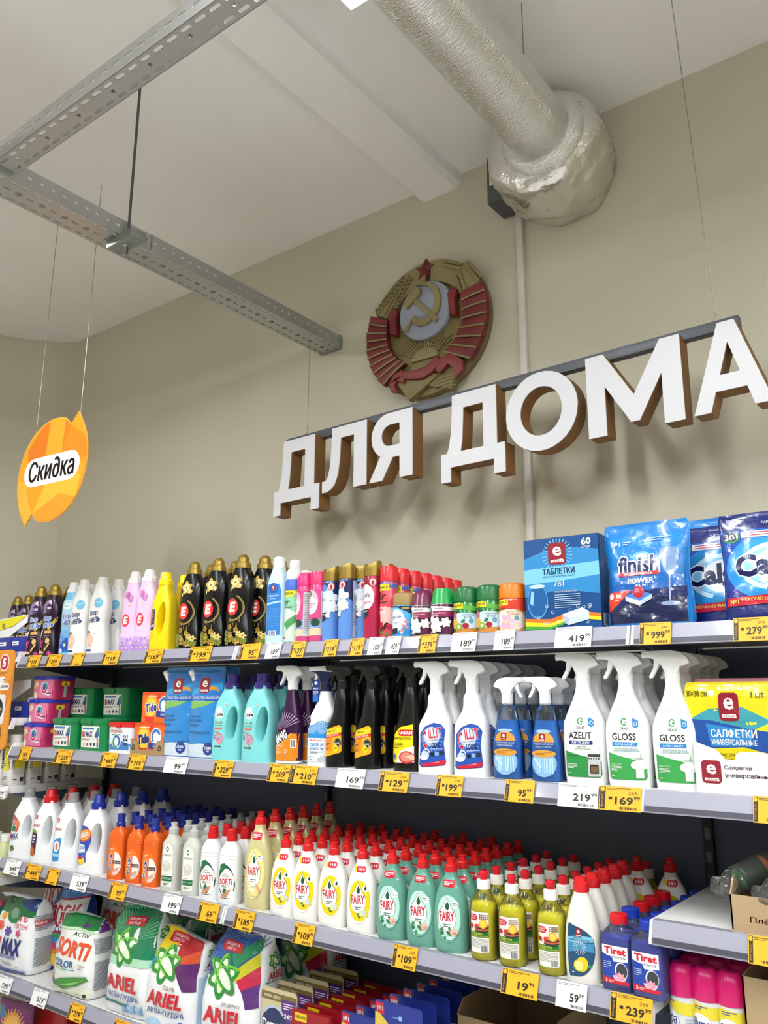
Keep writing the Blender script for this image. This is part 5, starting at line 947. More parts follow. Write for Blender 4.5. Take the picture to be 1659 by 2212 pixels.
def carton(w, d, h, c, front, side=None, top=None, bev=.001, name='carton', cat='box', extra=()):
    parts = [('body', box_mesh('body', (-w/2, -d/2, 0), (w/2, d/2, h), mat(c, .4, coat=.2), bev)), ('front_print', front.mesh('front_print', flat(-d/2), GLOSS(), off=.0002))]
    if side: parts.append(('side_print', side.mesh('side_print', flat_side(w/2), GLOSS(), off=.0002)))
    return P(name, cat, *(parts+list(extra)))
def tide(tray):
    w, d, h = .158, .10, .102
    a = Art().rect(-w/2, 0, w/2, h, '#ee6a1c').rect(-w/2, h-.010, w/2, h, '#e04a18').ell(-.030, .052, .034, .042, '#f6a428').ell(-.030, .052, .026, .032, '#f8d048').ell(.036, .060, .028, .028, '#e8eef4').ring(.036, .060, .024, .024, .010, '#3f70c0', 20, .3, 4.2).ell(.034, .058, .013, .013, '#f4f6fa').text('Tide', -.030, .050, .060, .030, '#1f2f86', .04, .1, .15, '#f6f2ec', .002).poly([(.0, .040), (w/2, .034), (w/2, .014), (.0, .020)], '#26368e').text('Color', .038, .028, .030, .008, '#eceef6', .01, .1).poly([(-.060, .020), (-.010, .020), (-.014, .004), (-.056, .004)], '#e03028').lines(-.050, .084, .040, .092, 1, '#f8d8b0').ell(.010, .086, .010, .009, '#e03028')
    s = Art().rect(-d/2, 0, d/2, h, '#ee6a1c').rr(-.040, .018, .040, .090, .003, '#e8e4e0').rect(-.026, .062, .022, .086, '#3a3a3e').rect(-.020, .067, .016, .081, '#e8e4e0').lines(-.030, .026, .030, .052, 4, '#9a9a9a')
    ex = []
    if tray:
        k = mat('#a98a62', .7); bm = bmesh.new(); x0, x1, y0, y1 = -w/2-.006, w/2+.006, -d/2-.006, d/2+.005
        prism(bm, [(x0, 0), (x1, 0), (x1, .046), (x1-.030, .046), (x1-.050, .016), (x0+.044, .016), (x0+.026, .046), (x0, .046)], y0-.002, y0)
        prism(bm, [(y0-.002, 0), (y1, 0), (y1, .052), (y0-.002, .048)], x1, x1+.002, 0, 'yz'); prism(bm, [(y0-.002, 0), (y1, 0), (y1, .052), (y0-.002, .048)], x0-.002, x0, 0, 'yz')
        m = to_mesh(bm, 'shipping_tray', k, False); rec = Art()
        def tri(a_, cx, cz, r):
            for q in range(3):
                t = math.radians(90+120*q); p0 = (cx+r*math.cos(t), cz+r*math.sin(t)); p1 = (cx+r*math.cos(t+2.09), cz+r*math.sin(t+2.09)); dx, dz = (p1[0]-p0[0])*.8, (p1[1]-p0[1])*.8; n_ = r*.16
                l = math.hypot(dx, dz); nx, nz = -dz/l*n_, dx/l*n_; a_.poly([(p0[0]+nx, p0[1]+nz), (p0[0]-nx, p0[1]-nz), (p0[0]+dx-nx, p0[1]+dz-nz), (p0[0]+dx+nx, p0[1]+dz+nz)], '#1c1a18')
            return a_
        tri(rec, x0+.014, .022, .011); tri(rec, x1-.017, .022, .011)
        ex = [('shipping_tray', m, [('recycling_mark', rec.mesh('mark', flat(y0-.002), PAPER(), off=.0003)), ('recycling_mark', tri(Art(), 0, .024, .019).mesh('mark', flat_side(x1+.002), PAPER(), off=.0003))])]
    return carton(w, d, h, '#ee6a1c', a, s, extra=ex, name='capsule_box')
B_TIDE, B_TIDE_T = tide(False), tide(True)

# ---- pouches
def wrinkle(amp, sc, seed=0): return lambda x, z: amp*noise.noise(Vector((x*sc+seed, z*sc*1.3, seed*1.7)))
def pouch(w, d, h, c, art, flare=0, top=.012, wr=None, spout=False, name='refill_pouch', tilt=0, mt=None, edge=None, shoulder=1.0, wst=.97):
    L = Loft([(0, w*.47, d*.42), (.006, w*.49, d*.5), (h*.18, w*.49, d*.5), (h*.5, w*.5*wst, d*.40, tilt*.5), (h*.80, w*.49*shoulder, d*.20, tilt*.8, 0, 2.2), (h*.92, w*.495*shoulder, .006, tilt, 0, 2.2), (h*.96, w*.50*shoulder, .0022, tilt, 0, 3), (h, w*.48*shoulder, .0018, tilt, 0, 3)], 44, 5, wr or wrinkle(.0022, 34, 3), 2.4)
    parts = [('body', L.mesh('body', mt or mat(c, .24, coat=.5, bump=(30, .25)))), ('print', art.mesh('print', L.front, FOIL(), .005, .007, off=.0011, lay=.00012))]
    if edge:
        for s in (-1, 1):
            parts.append(('side_seal', tube_mesh('side_seal', [((.0)+L.at(z)[3]+s*(L.at(z)[1]-.001), 0, z) for z in [h*i/16 for i in range(17)]], [.0035-.0012*abs(i/8-1) for i in range(17)], mat(edge, .25, coat=.5), 6)))
    if spout:
        bm = bmesh.new(); tube(bm, [(-w*.44, 0, h*.84), (-w*.50, 0, h*.905)], .0085, 14); tube(bm, [(-w*.49, 0, h*.90), (-w*.565, 0, h*.955)], .0105, 14); parts.append(('spout', to_mesh(bm, 'spout', pl('#f2f2f2'), True, 40)))
    return P(name, 'pouch', *parts)
w, h = .140, .286
a = Art().rect(-.064, .004, .064, .045, '#cfdbe6').poly([(-.064, .040), (.064, .052), (.064, .175), (-.064, .165)], '#2f86cc').grad(-.066, .172, .066, .262, '#2c7fc8', '#2569b8', 4).poly([(-.066, .190), (-.02, .205), (.066, .212), (.066, .235), (.010, .225), (-.066, .212)], '#2f9fd8').poly([(-.010, .205), (.030, .214), (.055, .206), (.040, .222), (.0, .222)], '#f0902c').poly([(-.064, .150), (.0, .160), (.05, .178), (-.064, .176)], '#7fb85a').rect(-.066, .176, .066, .192, '#1f60b0').econta(-.006, .226, .042).text('СРЕДСТВО ЖИДКОЕ', 0, .186, .112, .010, '#e8f0fa', .01, .15).lines(-.050, .174, .040, .179, 1, '#cfe0f4').text('СОДЕРЖИТ', -.030, .128, .050, .007, '#1c3a6a', .005).text('БЕЗ ХЛОРА', -.026, .116, .058, .007, '#1c3a6a', .005).text('АРОМАТ', -.034, .100, .044, .007, '#1c3a6a', .005).text('ЭФФЕКТИВНО ОТ 30°С', -.010, .078, .090, .007, '#1c3a6a', .005).ell(.032, .030, .019, .019, '#22408e').text('1200', .032, .032, .026, .009, '#f4f6fa', .02).text('мл', .032, .022, .010, .005, '#f4f6fa', .01)
B_POUCH = pouch(w, .052, h, '#2f80c8', a, spout=True)
a = Art().poly([(-.088, .006), (.088, .006), (.086, .075), (.0, .078), (-.086, .040)], '#141f4a').grad(-.088, .070, .088, .205, '#1b5fb0', '#1f8ad8', 6).poly([(-.088, .070), (.088, .084), (.088, .060), (.0, .064), (-.088, .030)], '#1a2a62').poly([(-.086, .078), (-.030, .080), (-.060, .050), (-.086, .034)], '#e0402c').text('50', -.060, .068, .014, .009, '#fbf2ee', .02).lines(-.070, .056, -.052, .061, 1, '#fbe0d8').ell(-.078, .069, .006, .007, '#fbf2ee', 12)
a.poly([(.036, .172), (.074, .172), (.076, .150), (.066, .118), (.056, .110), (.046, .118), (.034, .150)], '#7f9cc6').poly([(.040, .160), (.050, .162), (.050, .122), (.043, .130)], '#b4c8e4').rect(.0545, .050, .0575, .112, '#a4b4cc').ell(.056, .046, .020, .005, '#8ea4c6').ell(-.006, .156, .020, .012, '#6fb4ec').ell(-.006, .156, .012, .007, '#dcecf8')
a.text('finish', -.012, .138, .094, .040, '#14275e', .03, 0, 0, '#f4f6fa', .0028).rect(-.058, .112, .036, .120, '#d82a32').text('POWERBALL', -.011, .116, .066, .0055, '#f8eeee', .02).text('POWER', -.006, .100, .060, .013, '#f4f6fa', .03).text('ALL IN 1', -.004, .089, .030, .006, '#f4f6fa', .012).poly([(-.042, .066), (-.010, .054), (.018, .068), (-.012, .080)], '#3f7fd8').poly([(-.042, .066), (-.010, .054), (-.010, .044), (-.042, .056)], '#e4ecf4').poly([(-.010, .054), (.018, .068), (.018, .058), (-.010, .044)], '#b8c8e0').ell(-.012, .074, .014, .013, '#c02a3a').ell(-.015, .078, .006, .005, '#e07a80').text('№1', -.066, .190, .020, .011, '#f4f6fa', .02).lines(-.050, .185, -.030, .195, 2, '#e0ecf8').lines(.006, .190, .062, .200, 2, '#a8ccec')
B_FIN = pouch(.196, .085, .238, '#1f7fd0', a, wr=wrinkle(.004, 24, 8), name='tablet_pouch', edge='#1e8ae0', shoulder=1.0, wst=.92)
B_FIN2 = pouch(.196, .085, .238, '#2a8ad8', Art().rect(-.08, .06, .08, .2, '#2a7ac0').poly([(.02, .2), (.07, .215), (.085, .19), (.03, .18)], '#b8c0c8'), wr=wrinkle(.004, 24, 2), name='tablet_pouch', edge='#1e8ae0', wst=.92)
a = Art().grad(-.098, .030, .098, .190, '#1a2f86', '#1a56b8', 5).ell(.006, .108, .096, .072, '#2f8fdc').ell(.010, .108, .082, .060, '#8fcdf2').ring(.012, .110, .086, .062, .020, '#2f9ad8', 30, .6, 5.2).ring(.012, .108, .074, .052, .010, '#c8e8f8', 30, .2, 4.4).ell(.016, .108, .050, .038, '#e8f4fb').text('Calgon', .016, .108, .172, .062, '#151f56', .045, 0, .06, '#f4f8fc', .0026).ell(-.076, .176, .018, .013, '#3f9a5a').ell(-.078, .178, .016, .011, '#3a3f58').text('3в1', -.076, .178, .028, .014, '#f6f6f4', .04, 0, .1, '#1c2030', .001).rect(-.056, .172, .088, .186, '#e4e8f0').lines(-.050, .174, .084, .185, 2, '#b03a4a', .4).poly([(-.092, .046), (.092, .052), (.092, .034), (-.092, .028)], '#c4203c').text('РЕКОМЕНДОВАН', -.020, .041, .080, .008, '#f0d060', .02).text('№1', -.076, .038, .018, .010, '#f0d060', .03).lines(.036, .036, .084, .048, 2, '#f0c8d0').text('УДОБНАЯ УПАКОВКА', .030, .203, .090, .007, '#d8e4f4', .005, .2)
B_CAL = pouch(.205, .085, .228, '#16256e', a, wr=wrinkle(.0045, 22, 5), name='softener_pouch', edge='#16256e', wst=.94)
a = Art().rect(-.095, 0, .095, .222, '#124a86').poly([(-.095, .175), (-.04, .192), (.04, .194), (.095, .184), (.095, .080), (.0, .095), (-.095, .082)], '#2f86c4').poly([(-.095, .148), (.095, .156), (.095, .124), (.0, .116), (-.095, .112)], '#7cc4e8').econta(-.008, .182, .046).burst(-.008, .180, .020, .039, 26, '#7fc0e4', 0, 6.28).econta(-.008, .182, .046).text('ТАБЛЕТКИ', -.006, .140, .082, .015, '#163a66', .03).text('ДЛЯ ПОСУДОМОЕЧНЫХ МАШИН', -.006, .127, .080, .0045, '#3a6a94', .005).text('7в1', -.006, .110, .026, .014, '#f2f6fa', .02).text('60', .066, .205, .024, .017, '#f2f6fa', .03).text('штук', .066, .191, .022, .007, '#f2f6fa', .01)
a.ell(-.062, .070, .027, .042, '#4f9cd0').ell(-.062, .071, .0245, .039, '#1c5a98').ell(-.062, .106, .021, .005, '#b8dcf0').poly([(-.078, .096), (-.070, .094), (-.074, .060), (-.082, .066)], '#8fc4e4').text('ЭФФЕКТИВНАЯ ФОРМУЛА', .010, .090, .058, .005, '#e8f0fa', .02).lines(-.018, .050, .046, .085, 7, '#b4cfe8', .3).poly([(-.095, .030), (-.03, .026), (.03, .044), (.095, .034), (.095, .026), (.03, .034), (-.03, .016), (-.095, .022)], '#e87a2a').poly([(-.095, .022), (-.03, .016), (.03, .034), (.095, .026), (.095, .018), (.03, .026), (-.03, .006), (-.095, .010)], '#f2dc2a').poly([(-.095, .012), (-.03, .008), (.03, .026), (.03, .020), (-.03, .002), (-.095, .004)], '#4aa83a').poly([(.000, .036), (.050, .050), (.066, .040), (.066, .022), (.014, .010), (.002, .020)], '#e4ecf4').poly([(.002, .020), (.014, .010), (.016, .026), (.0, .036)], '#b4c4d8').poly([(.016, .026), (.066, .040), (.066, .022), (.014, .010)], '#cfdbe8')
rnd = random.Random(4)
for i in range(18): x, z = rnd.uniform(-.07, .08), rnd.uniform(.012, .06); a.ring(x, z, .004, .004, .0009, '#d4e6f4', 10)
sd = Art().rect(-.035, 0, .035, .222, '#0e2f5c').lines(-.028, .060, .028, .200, 26, '#3a5a8a', .25).rect(-.024, .008, .024, .036, '#e4e4e0').bars(-.022, .010, .022, .034, '#222', 16)
B_TAB = carton(.190, .070, .222, '#12407a', a, sd, name='tablet_carton')

# ---- washing powder bags
def powder(w, d, h, c, front, side, seed, flap=.0, name='powder_bag', lean=0, flapc=None, topw=.86):
    L = Loft([(0, w*.46, d*.44, 0, 0, 5), (.012, w*.49, d*.49, 0, 0, 5), (h*.30, w*.51, d*.56, 0, 0, 4), (h*.60, w*.485, d*.46, lean*.3, 0, 4.5), (h*.78, w*.46, d*.33, lean*.6, .0, 4), (h*.90, w*.5*topw, d*.15, lean, 0, 3.4), (h*.95, w*.5*topw, .006, lean*1.1, -.004, 3), (h, w*.5*topw, .003, lean*1.2, -.008-flap, 3)], 48, 4, wrinkle(.0075, 17, seed), 5)
    parts = [('body', L.mesh('body', mat(c, .3, coat=.35, bump=(22, .3)), 60)), ('front_print', front.mesh('front_print', L.front, FOIL(), .008, .010, off=.0016, lay=.00014))]
    if side: parts.append(('side_print', side.mesh('side_print', L.side, FOIL(), .012, .012, off=.0022, lay=.00014)))
    for q in parts:                          # the half-empty top slumps and folds over unevenly
        for v in q[1].vertices:
            t_ = max(0, (v.co.z/h-.55)/.45)
            if t_:
                n_ = noise.noise(Vector((v.co.x*9+seed*3, seed, 0)))
                v.co.z -= t_*t_*(.018+.030*n_+.10*abs(v.co.x)*(seed % 2)); v.co.y -= t_*t_*(.020*math.sin(v.co.x*26+seed)+flap*.4); v.co.x += t_*.012*math.sin(seed*2.1+v.co.z*18)
    return P(name, 'powder bag', *parts)
def side_lines(d, h, logo=None):
    a = Art().lines(-d*.36, .03, d*.36, h*.42, 20, '#8a8e96', .5).lines(-d*.36, h*.50, d*.30, h*.68, 9, '#8a8e96', .5)
    return a
def atom(a, x, z, r):
    for i in range(3):
        an = math.radians(60*i+20)
        a.ell(x, z, r, r*.40, '#2f8a3c', 24, rot=an).ell(x, z, r*.74, r*.24, '#dff0d0', 24, rot=an)
    for i in range(3): an = math.radians(60*i+20); V = [(x+r*math.cos(t)*math.cos(an)-r*.4*math.sin(t)*math.sin(an), z+r*math.cos(t)*math.sin(an)+r*.4*math.sin(t)*math.cos(an)) for t in [q*.35 for q in range(7)]]; a.poly(V+[(x+(p[0]-x)*.80, z+(p[1]-z)*.80) for p in reversed(V)], '#6fbf3f')
    return a.ell(x, z, r*.22, r*.22, '#f8fce8')
a = Art().poly([(-.100, .230), (.100, .222), (.094, .318), (-.094, .318)], '#136b3c').poly([(.020, .270), (.094, .250), (.094, .318), (.030, .318)], '#1c3f86').ell(.0, .226, .040, .034, '#1c7a46').ell(.006, .232, .024, .022, '#7a9a84').text('10', .056, .212, .034, .022, '#c83a4a', .01).text('ПЯТЕН', .050, .184, .062, .018, '#c83a4a', .005).ell(-.060, .212, .015, .014, '#e8a030').flower(-.062, .176, .020, '#e05a3a', 6, '#c83020').flower(-.016, .158, .020, '#6a4aa8', 6, '#4a2f88').flower(.046, .158, .016, '#d85a8a', 5, '#a83060').text('Bi', -.066, .106, .040, .062, '#c8283a', .05, .18).text('MAX', .016, .102, .104, .066, '#232a72', .05, .18).rect(-.070, .056, .040, .068, '#5a6aa8').text('ПЯТНОВЫВОДИТЕЛЬ', -.015, .062, .100, .007, '#e8ecf6', .01).text('GEL', -.070, .038, .036, .018, '#23283a', .03).text('ГРАНУЛА', -.006, .036, .066, .013, '#23283a', .01).poly([(-.104, .004), (.09, .004), (.09, .014), (-.104, .022)], '#4a5a9a').lines(.04, .026, .07, .030, 1, '#8a8a94')
sd = side_lines(.12, .34).rr(-.044, .188, .006, .210, .002, '#cf3a44').text('НОВАЯ', -.019, .199, .044, .012, '#f8f0f0', .03).text('BiMAX', .032, .199, .050, .018, '#9a2a3a', .04)
W_BIMAX = powder(.225, .125, .332, '#eceff2', a, sd, 1, .05)
a = Art().grad(-.10, .150, .10, .290, '#2a5ab8', '#3f86d8', 4).burst(.0, .21, .01, .14, 30, '#7fb0e8').poly([(-.10, .200), (-.04, .245), (.10, .275), (.10, .150), (.0, .130), (-.10, .125)], '#b8203c').poly([(-.094, .196), (-.04, .238), (.10, .266), (.10, .155), (.0, .136), (-.094, .131)], '#eef0f4').text('ЛОСК', .0, .190, .180, .075, '#b81c38', .05, .2, .18).text('COLOR', .020, .142, .090, .018, '#202430', .02).poly([(-.10, .125), (.10, .130), (.10, .10), (-.04, .10)], '#3f9a5a').ell(-.030, .085, .060, .030, '#3f8fd8').ell(-.010, .070, .066, .026, '#d83a68').ell(.0, .052, .072, .024, '#f0882c').ell(.010, .038, .080, .022, '#f4c83a').ell(.030, .095, .030, .022, '#e8eef6')
W_LOSK = powder(.215, .11, .300, '#2f4fae', a, None, 2)
a = Art().poly([(-.10, .245), (.10, .245), (.092, .308), (-.092, .308)], '#1a7f3e').poly([(-.10, .246), (.10, .246), (.10, .232), (-.10, .238)], '#bfe0b8').text('ACTIV', .036, .222, .078, .015, '#20242c', .003, .2).text('SORTi', .0, .168, .176, .062, '#e8502c', .04, .22, -.03).text('COLOR', -.030, .112, .105, .026, '#2f6a9a', .03)
for i, c in enumerate(('#d8a030', '#7aa83a', '#2f9a8a', '#2f6ab8')): a.rect(-.080+.028*i, .092, -.056+.028*i, .095, c)
a.text('СТИРКА', .062, .116, .036, .008, '#4a4f58', .003).text('ЦВЕТ', .058, .104, .026, .008, '#4a4f58', .003).poly([(-.10, .030), (-.04, .058), (.09, .084), (.098, .070), (.04, .040), (-.03, .022)], '#3f8f3a').poly([(-.06, .030), (.02, .050), (.09, .074), (.02, .042)], '#8fc86a').ell(-.092, .060, .010, .022, '#c8a060').ell(-.080, .040, .010, .012, '#46567a').poly([(-.10, .004), (.10, .004), (.10, .040), (-.02, .020), (-.10, .012)], '#e2e6c8').text('2,4 кг', .054, .014, .030, .007, '#2a2e34', .005).rr(.076, .008, .090, .020, .002, '#2a2e34')
W_SORTI = powder(.215, .115, .318, '#eef0ee', a, side_lines(.115, .318).poly([(-.05, .262), (.0, .292), (.05, .262), (.03, .240), (-.03, .236)], '#6a3a8a'), 3, .02)
def ariel(kind, seed, lean, h=.34):
    a = Art()
    if kind == 0: a.poly([(-.105, .160), (.105, .160), (.105, .300), (.094, h*.99), (-.094, h*.99), (-.105, .300)], '#17805a').burst(.0, .215, .02, .14, 26, '#6fc08a', .2, 2.9).poly([(-.105, .162), (.105, .172), (.105, .150), (-.105, .140)], '#a8d8b8')
    elif kind == 1: a.poly([(-.02, .19), (.105, .19), (.105, .30), (.094, h*.99), (.01, h*.99)], '#b8202c').poly([(-.105, .215), (-.02, .20), (.02, h*.99), (-.094, h*.99)], '#e0c414').poly([(-.03, .19), (.105, .26), (.105, .19), (.0, .165)], '#d0502c').poly([(.01, .20), (.105, .215), (.105, .13), (.06, .125)], '#5c1f66').poly([(-.105, .20), (-.05, .215), (-.04, .18), (-.105, .165)], '#2f86c8')
    else: a.poly([(-.105, .185), (.02, .20), (.105, .24), (.094, h*.99), (-.094, h*.99)], '#1f4f9e').burst(.0, .21, .03, .16, 28, '#5f8fd0', .6, 3.0).poly([(.0, .20), (.105, .275), (.105, .235), (.03, .185)], '#c8c428').poly([(.03, .19), (.105, .236), (.105, .19), (.05, .165)], '#c02a4a').poly([(.05, .168), (.105, .19), (.105, .13), (.07, .125)], '#5c2f78').poly([(-.0, .255), (.105, .32), (.105, .28), (.02, .22)], '#1f8a5a')
    atom(a, -.022, .195, .062)
    a.rr(-.040, .262, .042, .292, .006, '#c4202e').text('ЗАЩИТА', -.002, .282, .060, .010, '#f8e8ea', .01, .1).text('ЦВЕТА' if kind else 'БЕЛЫЙ', -.004, .270, .044, .010, '#f8e8ea', .01, .1)
    if kind == 1: a.text('COLOR', .010, .128, .050, .012, '#8a5a30', .01)
    if kind == 2: a.text('для цветного', .020, .126, .064, .009, '#5a3a3a', .005, .1)
    a.text('ARIEL', -.008, .094, .150, .042, '#c81c2e', .035, .1).text('АКВА•ПУДРА', -.002, .054, .150, .020, '#2a5a9a', .02, .05)
    if kind == 0:
        for i in range(8): a.poly([(.0+.012*i, .012+.006*(i % 3)), (.022+.010*i, .016), (.018+.010*i, .038+.006*math.sin(i*2)), (.004+.011*i, .034)], ('#8fb4d8', '#6f9ac8', '#b4d0e8')[i % 3])
        a.rr(-.10, .030, .02, .038, .002, '#2f7a68')
    else: a.ell(-.05, .020, .03, .012, '#a8c8e4').ell(.04, .018, .04, .012, '#c0d8ec').ell(.06, .028, .010, .010, '#4a6ab8')
    sd = Art().rect(-.05, .02, .05, .17, '#a9cbe6').text('ARIEL', 0, .205, .060, .020, '#b82a3a', .03, .1); atom(sd, .0, .245, .026); sd.lines(-.04, .188, .04, .193, 1, '#2f6a7a')
    return powder(.222, .13, h, '#eef1f3', a, sd, seed, .02, lean=lean)
W_AR0, W_AR1, W_AR2 = ariel(0, 4, 0, .338), ariel(1, 5, .03, .315), ariel(2, 6, .03, .338)

# ---- flat packs
def card(w, h, d, c, art, name, blister=None, cat='pack'):
    parts = [('card', prism_mesh('card', rrect(-w/2, 0, w/2, h, .008), -.001, .001, mat(c, .4, coat=.2))), ('print', art.mesh('print', flat(-.001), GLOSS(), off=.0002))]
    if blister: parts.append(('blister', blister))
    return P(name, cat, *parts)
a = Art().rr(-.058, .002, .058, .168, .008, '#cdbf98').rect(-.058, .142, .058, .160, '#7a6a34').text('АРОМА ЛЮКС', -.022, .151, .056, .007, '#f0ecd8', .01).poly([(.010, .150), (.056, .150), (.056, .105), (.034, .092), (.012, .105)], '#5a2f78').lines(.016, .128, .050, .144, 3, '#e8e0f0').text('24/7', .034, .114, .030, .011, '#f4f0f8', .02, .1).ell(-.014, .090, .040, .038, '#24355e').poly([(-.050, .072), (.022, .072), (.010, .056), (-.036, .056)], '#b03038').ring(-.014, .094, .040, .038, .006, '#b8c4dc', 20, .6, 2.6).text('Domestos', -.008, .088, .088, .024, '#f4f4f6', .03, 0, .03, '#1c2748', .0012)
bl = Loft([(.0, .040, .010, 0, -.014), (.01, .046, .018, 0, -.014), (.03, .044, .020, 0, -.014), (.05, .03, .014, 0, -.012), (.056, .02, .006, 0, -.008)], 24, 3, wrinkle(.006, 60, 2)).mesh('blister', clear_mat('#f0e0ee', .08, .15))
K_DOM = card(.118, .170, .02, '#c8bb92', a, 'toilet_block_pack', bl)
a = Art().rect(-.065, 0, .065, .150, '#9c1420').rr(-.054, .125, -.012, .145, .002, '#e8c81c').text('LIBERHAUS', -.033, .135, .036, .008, '#1a1a14', .02).lines(.005, .112, .050, .122, 2, '#d8a040')
K_RED = P('red_toilet_block_box', 'pack', ('body', box_mesh('body', (-.065, -.009, 0), (.065, .009, .150), mat('#a01822', .4, coat=.2), .001)), ('print', a.mesh('print', flat(-.009), GLOSS(), off=.0002)))
a = Art().rr(-.070, .002, .070, .176, .016, '#22348e').poly([(-.070, .02), (-.040, .03), (-.010, .060), (-.004, .090), (-.026, .126), (-.060, .152), (-.070, .150)], '#d8c04a').poly([(-.068, .174), (-.044, .172), (-.042, .146), (-.066, .150)], '#c82432').text('№1', -.055, .160, .018, .011, '#f8f0ee', .03).lines(-.018, .144, .032, .149, 1, '#6f9ad8').ell(.006, .147, .006, .006, '#8fb4e4', 10).text('Бреф', .020, .092, .098, .038, '#c4263a', .06, 0, -.10, '#f4f2f2', .003).text('Сила-Актив', .016, .058, .070, .012, '#f0d860', .01, 0, -.1)
bl = Loft([(.02, .020, .010, -.045, -.006), (.03, .030, .016, -.042, -.006), (.06, .034, .018, -.038, -.006), (.09, .026, .014, -.045, -.006), (.10, .012, .006, -.05, -.004)], 22, 3).mesh('blister', mat('#ded27a', .12, trans=.5, ior=1.2))
K_BREF = card(.142, .178, .02, '#22348e', a, 'blue_toilet_block_pack', bl)

# ================================================================ goods on the shelves
for p_, r_ in ((S_DARK, .22), (S_BLUE, .22), (S_WHITE, .25), (S_PINK, .2), (J_YEL, .15), (S_BLACK, .12), (S_ECB, .15), (J_LAMM, .22), (B_POUCH, .12), (G_BANG, .15), (G_MR, .2), (G_LB, .08), (G_UN, .12), (G_CI, .15), (G_EC, .15), (G_ECR, .15), (G_AZ, .15), (G_GL, .14),
               (AOS, .30), (SYN, .22), (SORTI, .20), (F_GOLD, .2), (F_LEMON, .2), (F_MINT, .14), (ECW, .08), (J_BIMAX, .2), (J_PERS_R, .2), (J_PERS_W, .2), (J_LOSK, .2), (KC, .1)): p_['rz'] = r_
def X(u, v, y): return at(u, v, 1, y).x
# -- top shelf
Y1 = FY+.050
G = 'softeners on the top shelf'
for i, (u, v) in enumerate(((92, 1262), (121, 1258))):
    rows(S_DARK, X(u, v, Y1), Y1, S1, 4, .068, 'dark purple softener bottle reading 140, %s of the front pair' % ('left' if i == 0 else 'right'), 'dark purple softener bottle with gold cap', 'the %s dark purple line' % ('left' if i == 0 else 'right'), G)
rows(S_BLUE, X(163, 1256, Y1+.01), Y1+.01, S1, 2, .068, 'sky blue softener bottle with blue flower between purple and white ones', 'sky blue softener bottle', 'the sky blue line', G)
for i, (u, v, n, dy) in enumerate(((184, 1252, 2, 0), (223, 1248, 3, 0))):
    rows(S_WHITE, X(u, v, Y1+dy), Y1+dy, S1, n, .072, 'white softener bottle with a mother and baby print, %s of the front pair' % ('left' if i == 0 else 'right'), 'white baby softener bottle', 'the %s white line' % ('left' if i == 0 else 'right'), G, dx=.0)
for i, (u, v) in enumerate(((294, 1239), (325, 1234))):
    rows(S_PINK, X(u, v, Y1), Y1, S1, 2, .07, 'lilac softener bottle with red letter badge, %s of the front pair' % ('left' if i == 0 else 'right'), 'lilac softener bottle with pale cap', 'the %s lilac line' % ('left' if i == 0 else 'right'), G)
rows(J_YEL, X(361, 1232, Y1), Y1, S1, 2, .082, 'bright yellow softener jug with a handle hole', 'bright yellow softener jug', 'the yellow line', G)
for i, (u, v) in enumerate(((422, 1212), (474, 1204), (527, 1195))):
    rows(S_BLACK, X(u, v, Y1+.006), Y1+.006, S1, 2 if i < 2 else 1, .074, 'black softener bottle with gold flowers, %s of the front three' % ('leftmost', 'middle', 'rightmost')[i], 'black softener bottle with gold cap', 'the %s black line' % ('leftmost', 'middle', 'rightmost')[i], G)
rows(S_BLACK, X(574, 1204, Y1+.06), Y1+.06, S1, 2, .074, 'black flowered softener bottle half hidden behind the light blue conditioner', 'black softener bottle with gold cap', 'the half-hidden black line', G)
rows(S_ECB, X(605, 1204, Y1), Y1, S1, 2, .07, 'light blue fabric conditioner bottle with tall white cap', 'light blue conditioner bottle', 'the conditioner line', G)
G = 'air fresheners on the top shelf'; YA = FY+.045
rows(A_AIR, X(636, 1210, YA), YA, S1, 3, .056, 'green and blue air freshener can with white button', 'green and blue air freshener can', 'its line', G)
rows(A_PINK_W, X(662, 1216, YA), YA, S1, 2, .056, 'pink aerosol can with white button beside the green one', 'pink aerosol can with white button', 'its line', G, rz=-.5, rot=0)
rows(A_PINK, X(690, 1222, YA), YA, S1, 2, .056, 'pink aerosol can with flat pink cap and green badge', 'pink aerosol can with flat cap', 'its line', G)
for i, (u, v, dy, rz) in enumerate(((717, 1216, .005, 0), (752, 1210, -.004, -.55), (786, 1213, .028, 0))):
    rows(A_GLADE, X(u, v, YA+dy), YA+dy, S1, 3, .056, 'blue aerosol can with wavy gold cap, %s of the front three' % ('leftmost', 'middle one', 'rightmost')[i], 'blue aerosol can with gold cap', 'the %s gold-capped line' % ('leftmost', 'middle', 'rightmost')[i], G, rz=rz)
rows(A_GLADER, X(807, 1207, YA), YA, S1, 2, .056, 'crimson aerosol can with wavy gold cap', 'crimson aerosol can with gold cap', 'its line', G)
rows(A_LIB, X(841, 1201, YA), YA, S1, 7, .0565, 'red fruit air freshener can with red cap at the front', 'red-capped air freshener can', 'the red-capped line', G, rot=.3)
YR = FY+.045
G = 'short refill cans on the top shelf'
put(A_GB, X(875, 1268, YR-.008), YR-.008, S1, 'short sky blue refill can with beige gold cap', G)
rows(A_AWP, X(915, 1258, YR), YR, S1, 3, .072, 'short refill can with domed purple cap and white flowers', 'short purple-capped refill can', 'its line', G)
rows(A_AWG, X(957, 1254, YR), YR, S1, 1, .072, 'short refill can with bright green cap and white flowers', '', '', G, rz=.1)
